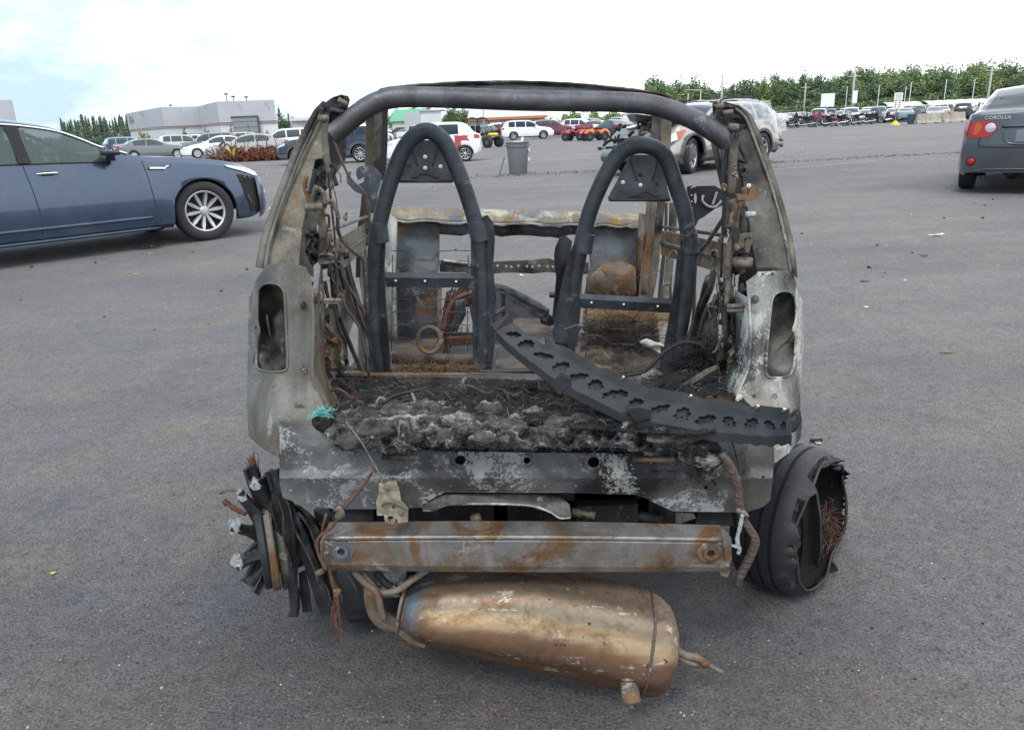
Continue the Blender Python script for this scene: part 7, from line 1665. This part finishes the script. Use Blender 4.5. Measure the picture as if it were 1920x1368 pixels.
# big grey building, local front line from photo corners at its own distance
Yb = 95.
c1 = P(236, 212, Yb+16); c2 = P(302, 201, Yb); c3 = P(372, 201, Yb+2); c4 = P(406, 192, Yb-8); c5 = P(514, 190, Yb-7)
gb = empty('grey_building', (c3.x, c3.y, 0), 0, 'large pale grey flat roofed warehouse with recessed doors beyond the left lot', 'building')
top_z = c2.z
pts = [(c1.x, c1.y), (c2.x, c2.y), (c3.x, c3.y), (c4.x, c4.y), (c5.x, c5.y)]
up_ = wallbox(pts, 2.9, top_z, 'upper_wall', M['wall_grey'], gb, dr=-10)
lowp = [(x, y+.25) for x, y in pts]
lw = wallbox(lowp, 0, 2.7, 'lower_wall', M['wall_pale'], gb, False, dr=-10)
bandp = [(x, y+.1) for x, y in pts]; wallbox(bandp, 2.7, 2.9, 'band', M['wall_pink'], gb, False, dr=-10)
def onwall(a, b, t, z, off=.08):
    a = Vector((a[0], a[1], 0)); b = Vector((b[0], b[1], 0)); d = (b-a); n_ = Vector((d.y, -d.x, 0)).normalized(); q = a+d*t+n_*off; return Vector((q.x, q.y, z))
def quadwall(a, b, t0, t1, z0, z1, name, mat, par, off=.05, th=.12):
    V = [onwall(a, b, t0, z0, off), onwall(a, b, t1, z0, off), onwall(a, b, t1, z1, off), onwall(a, b, t0, z1, off)]
    n_ = (V[1]-V[0]).cross(Vector((0, 0, 1))).normalized()
    V2 = V+[v-n_*th for v in V]
    return obj(name, (V2, [(0, 1, 2, 3), (7, 6, 5, 4), (0, 4, 5, 1), (1, 5, 6, 2), (2, 6, 7, 3), (3, 7, 4, 0)]), mat, par)
gd = quadwall(lowp[3], lowp[4], .22, .66, 0, 3.35, 'garage_door', M['door_grey'], gb, .35)
quadwall(lowp[3], lowp[4], .20, .68, 3.35, 3.5, 'lintel', M['door_dark'], gb, .4); quadwall(lowp[3], lowp[4], .655, .685, 0, 3.4, 'door_jamb', M['door_dark'], gb, .4)
for k in range(5): quadwall(lowp[3], lowp[4], .225, .655, .5+k*.6, .53+k*.6, 'door_rib', M['door_dark'], gd, .37)
quadwall(lowp[1], lowp[2], .28, .98, 0, 1.9, 'loading_door', M['door_dark'], gb, .12)
for (a, b, t) in ((pts[0], pts[1], .5), (pts[1], pts[2], .5), (pts[2], pts[3], .55), (pts[3], pts[4], .38), (pts[3], pts[4], .86)):
    quadwall(a, b, t-.008, t+.008, 4.55, 4.8, 'wall_lamp', M['sign_grey'], gb, .35)
for k, ch in enumerate('S4'):
    cu = bpy.data.curves.new('number', 'FONT'); cu.body = ch; cu.size = 1.3; cu.extrude = .03; cu.offset = .03
    tmp = bpy.data.objects.new('number', cu); C.objects.link(tmp); bpy.context.view_layer.update(); me = bpy.data.meshes.new_from_object(tmp.evaluated_get(bpy.context.evaluated_depsgraph_get())); bpy.data.objects.remove(tmp)
    o_ = link('number', me, M['sign_grey'], gb); q0 = onwall(pts[0], pts[1], .10+.065*k, 3.75, .12); q1 = onwall(pts[0], pts[1], .3, 3.75, .12); ex = (q1-q0).normalized()
    o_.matrix_local = Matrix.Translation(q0-wl(gb)) @ Matrix((ex, Vector((0, 0, 1)), ex.cross(Vector((0, 0, 1))))).transposed().to_4x4()
for t, h_, (a, b) in ((.10, .9, (pts[3], pts[4])), (.22, .6, (pts[3], pts[4])), (.45, .5, (pts[3], pts[4])), (.62, .5, (pts[0], pts[1]))):
    q = onwall(a, b, t, top_z, -3); obj('roof_vent', merge(cyl(q+Vector((0, 0, h_*.5)), (0, 0, 1), .05, h_, 8), box(q+Vector((0, 0, h_)), (.35, .3, .15))), M['door_dark'], gb)
# white block at far left, grey shed right of the building
q = P(-30, 250, 70); e0 = empty('pale_building', (q.x, 70, 0), 0, 'pale building corner at the far left edge above the blue sedan', 'building')
wallbox([(P(-900, 200, 70).x, 70), (P(12, 200, 70).x, 71)], 0, P(5, 188, 71).z, 'wall', M['wall_grey'], e0, dr=-20); obj('door', box((P(-40, 200, 70).x, 70.0, 1.2), (1.2, .3, 2.4)), M['door_grey'], e0)
q = P(575, 246, 110); e0 = empty('small_grey_shed', (q.x, 110, 0), 0, 'small grey flat roofed shed between the trees and the left pillar', 'building')
wallbox([(P(548, 230, 110).x, 110), (P(640, 230, 110).x, 111)], 0, P(560, 221, 110).z, 'wall', M['wall_grey'], e0, dy=10, dr=-2); obj('fascia', box((P(594, 230, 110).x, 109.9, P(560, 221, 110).z-.2), (7.4, .3, .4)), M['wall_pale'], e0)
def gable(name, x0, x1, Y, zw, zr, depth, wm_, rm, label, eave=None):
    xc = (x0+x1)/2; r = empty(name, (xc, Y, 0), 0, label, 'building')
    w_ = x1-x0
    obj('wall', ([Vector((x0, Y, 0)), Vector((x1, Y, 0)), Vector((x1, Y, zw)), Vector((x0, Y, zw)), Vector((x0, Y+depth, 0)), Vector((x1, Y+depth, 0)), Vector((x1, Y+depth, zw)), Vector((x0, Y+depth, zw)), Vector((x0, Y+depth/2, zr)), Vector((x1, Y+depth/2, zr))],
        [(0, 1, 2, 3), (5, 4, 7, 6), (4, 0, 3, 8, 7), (1, 5, 6, 9, 2)]), wm_, r)
    o_ = .4
    obj('roof', merge(box((0, 0, 0), (.01, .01, .01))) if False else solid([Vector((x0-o_, Y-o_, zw-.1)), Vector((x1+o_, Y-o_, zw-.1)), Vector((x1+o_, Y+depth/2, zr+.05)), Vector((x0-o_, Y+depth/2, zr+.05)), Vector((x0-o_, Y+depth+o_, zw-.1)), Vector((x1+o_, Y+depth+o_, zw-.1))], [(0, 1, 2, 3), (3, 2, 5, 4)], .12, Vector((0, 0, -1))), rm, r)
    if eave: obj('eave', box((xc, Y-o_-.05, zw-.2), (w_+2*o_, .08, .35)), eave, r)
    return r
g_ = gable('green_roof_barn', P(735, 230, 130).x, P(790, 230, 130).x, 130, P(750, 226, 130).z, P(750, 206, 136).z, 14, M['wall_pale'], M['green_roof'], 'barn with green roof seen under the roll bar at left')
g_ = gable('long_shed', P(882, 230, 118).x, P(1022, 230, 118).x, 118, P(950, 219, 118).z, P(950, 200, 128).z, 20, M['wall_grey'], M['metal_roof'], 'long shed with pale metal roof and orange eave seen under the roll bar', M['orange_eave'])
q = P(808, 228, 105); e0 = empty('white_hut', (q.x, 105, 0), 0, 'white flat roofed hut between the green barn and the long shed', 'building')
wallbox([(P(790, 230, 105).x, 105), (P(828, 230, 105).x, 105)], 0, P(808, 208, 105).z, 'wall', M['wall_pale'], e0, dy=6, dr=-1); obj('roof_slab', box((P(809, 230, 105).x, 108, P(808, 208, 105).z+.06), (3.2, 6.5, .12)), M['wall_grey'], e0)

# ================================================================ trees
def leafmat(name, a, b, c_):
    n = NT(name); co = n.coord(); oi = n.n('ShaderNodeObjectInfo')
    col = n.ramp(n.noise(1.1, 5, .7, co, .3), [(.32, a), (.5, b), (.68, c_)]); col = n.mix(1.0, col, n.ramp(oi.outputs['Random'], [(0, (.75, .85, .85)), (.5, (1, 1, 1)), (1, (1.25, 1.15, .8))]), 'MULTIPLY')
    n.b.inputs['Subsurface Weight'].default_value = 0
    return n.set(color=col, rough=.65, spec=.25)
M['leaf'] = leafmat('broadleaf_foliage', (.075, .12, .065), (.13, .195, .10), (.19, .26, .145)); M['leaf2'] = leafmat('yellow_green_foliage', (.125, .18, .08), (.19, .255, .12), (.27, .32, .17)); M['leafd'] = leafmat('conifer_foliage', (.06, .095, .07), (.09, .135, .09), (.125, .18, .11))
M['leafy'] = leafmat('yellow_foliage', (.18, .17, .02), (.32, .29, .03), (.45, .42, .06)); M['bark'] = plain('bark', (.09, .075, .06), .9, 0, .3, 8)
def leafcloud(rnd, blobs, n_, s):
    V = []; Fc = []
    vol = [b[3]*b[3]*b[4] for b in blobs]; tot = sum(vol)
    for _ in range(n_):
        r = rnd.random()*tot
        for b, v_ in zip(blobs, vol):
            r -= v_
            if r <= 0: break
        while True:
            q = Vector((rnd.uniform(-1, 1), rnd.uniform(-1, 1), rnd.uniform(-1, 1)))
            if .35 < q.length < 1: break
        q = q*(.72+.35*noise.noise(q*2.3+Vector((b[0], b[1], b[2]))))*1.15
        c = Vector((b[0]+q.x*b[3], b[1]+q.y*b[3], b[2]+q.z*b[4])); ss = s*rnd.uniform(.5, 1.3)
        d1 = Vector((rnd.uniform(-1, 1), rnd.uniform(-1, 1), rnd.uniform(-.7, .7))).normalized()*ss; d2 = d1.cross(Vector((rnd.uniform(-1, 1), rnd.uniform(-1, 1), rnd.uniform(-1, 1)))).normalized()*ss*.7
        k = len(V); V += [c-d1, c-d2*.8, c+d1, c+d2]; Fc.append((k, k+1, k+2, k+3))
    return V, Fc
def broad(seed, H, label, mat='leaf', n_=4200, nb=12, ls=.17):
    rnd = random.Random(seed); r = empty('broadleaf_tree', (0, 0, 0), 0, label, 'tree')
    obj('trunk', merge(tube([(0, 0, 0), (.1, 0, H*.3), (0, .05, H*.55), (.1, 0, H*.8)], lambda t: .13*(1-t*.8), 7, 3), *[tube([(0, 0, H*.3), (math.cos(a)*H*.12, math.sin(a)*H*.12, H*.5), (math.cos(a)*H*.2, math.sin(a)*H*.2, H*.72)], lambda t: .06*(1-t*.7), 5, 2) for a in [k*1.3 for k in range(5)]]), M['bark'], r, True, True)
    bl = []
    for k in range(nb):
        z = H*(.22+.70*k/nb); w_ = H*.34*math.sin(math.pi*min(1, .25+.68*k/nb))*rnd.uniform(.7, 1.2); a = rnd.uniform(0, 6.3); o_ = w_*.5
        bl.append((math.cos(a)*o_, math.sin(a)*o_, z, w_*.62, w_*.62*rnd.uniform(.8, 1.2)))
    bl.append((0, 0, H*.92, H*.08, H*.12))
    obj('crown', leafcloud(rnd, bl, n_, ls), M[mat], r, False, True); return r
def spruce(seed, H, label):
    rnd = random.Random(seed); wd_ = rnd.uniform(.7, 1.4); r = empty('conifer_tree', (0, 0, 0), 0, label, 'tree')
    obj('trunk', tube([(0, 0, 0), (0, 0, H)], lambda t: .14*(1-t*.95), 6, 1), M['bark'], r, True, True)
    V = []; Fc = []
    for k in range(800):
        t = rnd.random()**.8; z = H*(.08+.92*t); rr = (1-t)**.85*H*.20*wd_*rnd.uniform(.35, 1.2)*(1+.25*math.sin(z*7)); a = rnd.uniform(0, 6.3)
        c = Vector((math.cos(a)*rr*.75, math.sin(a)*rr*.75, z)); d = Vector((math.cos(a), math.sin(a), -.35))*.34*rnd.uniform(.6, 1.2)*(1-t*.5); s_ = Vector((-math.sin(a), math.cos(a), .2*rnd.uniform(-1, 1)))*.13
        b = len(V); V += [c-d*.5-s_, c+d, c-d*.5+s_, c-d*.6+Vector((0, 0, .08))]; Fc += [(b, b+1, b+3), (b+3, b+1, b+2)]
    obj('crown', (V, Fc), M['leafd'], r, False, True); return r
BT = [broad(s, 8, 'broadleaf tree') for s in (3, 5, 9, 12)]; BY = [broad(s, 8, 'pale tree', 'leaf2') for s in (21, 24)]
SP = [spruce(s, 9, 'conifer') for s in (1, 2, 4, 6, 8, 11)]
used = set()
rnd = random.Random(4)
def put(lib_, p, H, label, group, base=8.0):
    k = rnd.randrange(len(lib_)); src = lib_[k]
    if id(src) in used: r = copy_tree(src)
    else: r = src; used.add(id(src))
    s = H/base; r.location = (p.x, p.y, 0); r.scale = (s*rnd.uniform(.9, 1.25), s*rnd.uniform(.9, 1.2), s); r.rotation_euler = (0, 0, rnd.uniform(0, 6.28)); r['label'] = label; r['group'] = group
    return r
prof_top = [(1205, 163), (1230, 156), (1262, 160), (1290, 156), (1318, 160), (1340, 168), (1362, 170), (1385, 160), (1420, 154), (1450, 152), (1480, 156), (1510, 146), (1540, 150), (1575, 146), (1605, 138), (1622, 132), (1650, 138), (1690, 138), (1720, 130), (1760, 132), (1800, 132), (1830, 128), (1862, 124), (1895, 120), (1915, 134)]
GT = 'trees in the belt beyond the lot at the right'
LMK = [(1314, 'the street lamp'), (1355, 'the transformer pole'), (1511, 'the grey pole'), (1604, 'the tallest pole'), (1861, 'the pale pole at right')]
_cnt = {}
def treelabel(x, row, yel_, i):
    l = min(LMK, key=lambda q: abs(q[0]-x)); sd_ = 'right' if x > l[0] else 'left'; n_ = max(1, int(abs(x-l[0])/14)+1)
    s = '%s tree, %s %s of %s, %s row of the belt' % ('pale yellow-green' if yel_ else 'dark green', ordn(n_), sd_, l[1], ('front', 'middle', 'back')[row])
    while s in _cnt: n_ += 1; s = '%s tree, %s %s of %s, %s row of the belt' % ('pale yellow-green' if yel_ else 'dark green', ordn(n_), sd_, l[1], ('front', 'middle', 'back')[row])
    _cnt[s] = 1; return s
for i, px in enumerate(range(1212, 1925, 14)):
    for row, Y in enumerate((112, 122, 132)):
        x_ = px+rnd.uniform(-6, 6)+row*8; py = pchip(prof_top, x_)+rnd.uniform(-7, 7)+(4 if row == 0 else 0)
        if row == 2 and i % 2: continue
        q = P(x_, py, Y); H = q.z*1.10
        yel_ = (x_ > 1560 and rnd.random() < .55) or rnd.random() < .15
        put(BY if yel_ else BT, Vector((q.x, Y+rnd.uniform(-3, 3), 0)), max(4, H), treelabel(x_, row, yel_, i), GT)
# undergrowth
def hedge(p0, p1, h, n_, mat, label, name='hedge', wd=1.2, kind='stuff'):
    r_ = random.Random(int(p0.x*7)); V = []; Fc = []; d = p1-p0
    for _ in range(n_):
        t = r_.random(); c = p0+d*t+Vector((0, r_.uniform(-wd, wd), 0)); hh = h*(.6+.5*abs(noise.noise(Vector((c.x*.35, 1, 2)))) + .25*noise.noise(Vector((c.x*1.4, 4, 2)))); c.z = r_.random()**.7*hh
        s = .16*r_.uniform(.5, 1.4); d1 = Vector((r_.uniform(-1, 1), r_.uniform(-1, 1), r_.uniform(-.7, 1))).normalized()*s; d2 = d1.cross(Vector((r_.uniform(-1, 1), 1, r_.uniform(-1, 1)))).normalized()*s*.6
        k = len(V); V += [c-d1, c-d2, c+d1, c+d2]; Fc.append((k, k+1, k+2, k+3))
    return tag(obj(name, (V, Fc), mat, None), label, 'bushes', kind=kind)
for Y, h, m, n_ in ((108, 3.6, 'leaf', 26000), (106, 1.9, 'leaf2', 9000)):
    hedge(Vector((P(1190, 200, Y).x, Y, 0)), Vector((P(2000, 200, Y).x, Y, 0)), h, n_, M[m], 'undergrowth below the tree belt at the right', 'undergrowth', 2.5)
hedge(Vector((P(1020, 200, 112).x, 112, 0)), Vector((P(1215, 200, 112).x, 112, 0)), 3.0, 9000, M['leaf2'], 'green bushes behind the far cars in the middle', 'bushes', 2.5)
hedge(Vector((P(720, 200, 112).x, 114, 0)), Vector((P(1030, 200, 112).x, 114, 0)), 1.6, 8000, M['leaf'], 'low hedge in front of the long shed', 'low_hedge', 1.5)
for i, px in enumerate((742, 775, 800, 838, 852, 870)):
    q = P(px, 196+rnd.uniform(-6, 6), 142); put(BT, Vector((q.x, 142, 0)), max(4, q.z), 'green tree, %s from the left behind the barn and hut under the roll bar' % ordn(i+1), 'trees behind the barn')
# conifers on the left horizon and right of the building
ctop = [(120, 227), (140, 223), (165, 220), (190, 223), (215, 218), (235, 220)]
for i in range(34):
    px = 112+i*4.2+rnd.uniform(-2, 2); Y = 150+rnd.uniform(-8, 12); q = P(px, pchip(ctop, px)+rnd.uniform(-7, 7), Y); put(SP, Vector((q.x, Y, 0)), q.z, 'dark conifer, %s from the left on the skyline left of the grey building' % ordn(i+1), 'conifers on the left skyline', 9.)
hedge(Vector((P(60, 240, 140).x, 140, 0)), Vector((P(260, 240, 140).x, 140, 0)), 3.5, 6000, M['leafd'], 'dark wood edge left of the grey building', 'wood_edge', 3)
for i, (px, py) in enumerate(((522, 202), (530, 214), (540, 212), (548, 218), (556, 222), (535, 222), (566, 226), (580, 226), (595, 224), (610, 222), (640, 218), (660, 222))):
    q = P(px, py, 128); put(SP if i in (0, 2) else BT, Vector((q.x, 128, 0)), q.z, ('green tree' if i not in (0, 2) else 'pointed conifer')+', %s from the left right of the grey building' % ordn(i+1), 'trees right of the grey building', 9. if i in (0, 2) else 8.)
# saplings in front of the grey building
for px, py, lab in ((262, 238, 'thin yellow-green sapling near the left end of the grey building'), (275, 246, 'short sapling beside the thin one at the building left end'), (345, 238, 'sapling before the dark loading door'), (385, 234, 'slim sapling between the two building doors'), (432, 236, 'sapling at the left jamb of the garage door'), (466, 234, 'sapling in front of the garage door'), (500, 240, 'small sapling right of the garage door'), (225, 244, 'pale sapling left of the grey building')):
    Y = 82; q = P(px, py, Y); r = broad(int(px), q.z, lab, 'leaf2', 260, 6, .16); r.location = (q.x, Y, 0); r.scale = (.55, .55, 1)
yt = P(1431, 193, 100); r = broad(77, 3.6, 'bright yellow shrub in front of the dark tree belt', 'leafy', 1200, 6, .16); r.location = (yt.x, 100, 0); r['category'] = 'shrub'; r.scale = (1.3, 1.3, .9)
r = broad(88, 4.2, 'bright green round bush at the foot of the belt between the poles', 'leaf2', 1500, 7, .16); q = P(1528, 180, 104); r.location = (q.x, 104, 0); r.scale = (1.4, 1.4, 1)

# ================================================================ poles, wires, fence, signs
M['pole'] = plain('pale_pole', (.42, .40, .37), .8); M['cable'] = plain('dark_cable', (.03, .03, .03), .6)
def pole(px, ytop, Y, r_, label, arm=None, cat='pole'):
    q = P(px, ytop, Y); e = empty('utility_pole', (q.x, Y, 0), 0, label, cat)
    obj('shaft', tube([(0, 0, 0), (0, 0, q.z)], lambda t: r_*(1-.3*t), 8, 1), M['pole'], e, True, True)
    if arm == 'lamp':
        obj('arm', tube([(0, 0, q.z-.1), (-1.4, 0, q.z+.0)], .06, 6, 1), M['pole'], e, True, True); obj('lamp_head', box((-1.6, 0, q.z), (.7, .3, .12), None, .03), M['alloy'], e, True, True)
    elif arm == 'box': obj('transformer', cyl((.4, 0, q.z-3.0), (0, 0, 1), .25, .8, 10), M['trim'], e, True, True); obj('crossarm', box((0, 0, q.z-1.2), (1.6, .1, .12)), M['pole'], e, False, True)
    else: obj('crossarm', box((0, 0, q.z-.5), (1.2, .1, .1)), M['pole'], e, False, True)
    return q
pole(1314, 168, 96, .10, 'street lamp pole left of the tall pole', 'lamp', 'street lamp'); pole(1355, 138, 98, .16, 'tall utility pole with transformer in the gap of the tree belt', 'box'); a_ = pole(1511, 156, 100, .11, 'grey pole at the left part of the tree belt near the bright bush')
b_ = pole(1604, 124, 100, .17, 'tallest utility pole in the middle of the right tree belt', 'box'); c__ = pole(1861, 124, 100, .15, 'pale pole at the right end of the tree belt', None)
pole(905, 184, 90, .08, 'thin dark pole left of the long shed', None)
for dz_ in (0, 1.2):
    for i_, (p0, p1) in enumerate(((P(1210, 186, 99), P(1355, 180, 98)), (P(1355, 180, 98), P(1604, 164, 100)), (P(1604, 164, 100), P(1861, 150, 100)), (P(1861, 150, 100), P(1990, 136, 100)))):
        mdp = (p0+p1)/2-Vector((0, 0, .35)); k_ = '%s power line %s' % ('upper' if dz_ == 0 else 'lower', {1: 'left of the transformer pole', 2: 'from the transformer pole to the tallest pole', 3: 'from the tallest pole to the pale pole', 0: 'running out of frame right of the pale pole'}[(1, 2, 3, 0)[i_]]); tag(obj('power_line', tube([p0-Vector((0, 0, dz_)), mdp-Vector((0, 0, dz_)), p1-Vector((0, 0, dz_))], .022, 5, 8), M['cable'], None), k_+', before the tree belt', 'power line', 'power lines in front of the tree belt')
for (px, py, py2) in ((1588, 158, 172), (1648, 150, 170), (1698, 160, 172), (1708, 156, 164), (1774, 150, 158), (1827, 152, 158), (1290, 174, 184)):
    a = P(px, py2, 101)
    tag(obj('white_marker_pole', tube([(a.x, 101, 0), (a.x, 101, a.z+.6)], .05, 6, 1), M['p_white'], None), 'slim white pole in the right tree belt, '+{1588: 'just left of the tallest pole', 1648: 'first right of the tallest pole', 1698: 'second right of the tallest pole', 1708: 'third right of the tallest pole', 1774: 'midway between the two tall right poles', 1827: 'nearest the pale pole', 1290: 'left of the street lamp'}[px], 'pole', 'slim white poles in the tree belt')
for (px, py, w_, h_, lab) in ((1552, 188, 1.7, 1.6, 'white notice board before the tree belt left of the tallest pole'), (1603, 182, .6, 1.5, 'small white notice at the foot of the tallest pole'), (1040, 222, .8, .9, 'small white sign over the far cars at left of the middle'), (1097, 212, 1.0, 1.3, 'white sign board over the far cars in the middle'), (1172, 218, .5, .7, 'tiny white sign over the far cars right of the middle')):
    a = P(px, py, 99); e = empty('notice_board', (a.x, 99, 0), 0, lab, 'sign'); obj('board', box((0, 0, a.z), (w_, .06, h_)), M['p_white'], e, False, True); obj('post', cyl((0, .06, a.z/2), (0, 0, 1), .05, a.z, 8), M['pole'], e, True, True)
# long pale greenhouse roofs and fence behind the far rows
for (x0, x1, y0, lab) in ((1655, 1720, 189, 'low white plastic tunnel behind the rows'), (1730, 1850, 186, 'longer low white plastic tunnel behind the rows at right')):
    Y = 103; a = P(x0, y0, Y); b = P(x1, y0-2, Y); V = []; Fc = []; hh = .9; zc = max(1.2, a.z-.5)
    for i in range(13):
        x = a.x+(b.x-a.x)*i/12
        for k in range(9): t = math.pi*k/8; V.append(Vector((x, Y+math.cos(t)*1.8, 1.3+math.sin(t)*(.9+.06*(i % 2)))))
    for i in range(12):
        for k in range(8): Fc.append((i*9+k, i*9+k+1, (i+1)*9+k+1, (i+1)*9+k))
    tag(obj('plastic_tunnel', (V, Fc), plain('tunnel_film', (.62, .62, .60), .5), None, True), lab, 'greenhouse')
fx0, fx1 = P(1215, 200, 105).x, P(2000, 200, 105).x
fe = empty('perimeter_fence', (fx0, 105, 0), 0, 'grey wire fence along the far edge of the lot at the right', 'fence')
k = 0; x = fx0
while x < fx1: obj('fence_post', cyl((x-fx0, 0, .9), (0, 0, 1), .04, 1.8, 6), M['pole'], fe, False, True); x += 3; k += 1
for z in (.3, .8, 1.3, 1.75): obj('fence_rail', box(((fx1-fx0)/2, 0, z), (fx1-fx0, .03, .035)), M['pole'], fe, False, True)
# unused library objects never placed are removed
for o in list(BT)+list(BY)+list(SP):
    if id(o) not in used:
        for c in list(o.children): bpy.data.objects.remove(c)
        bpy.data.objects.remove(o)
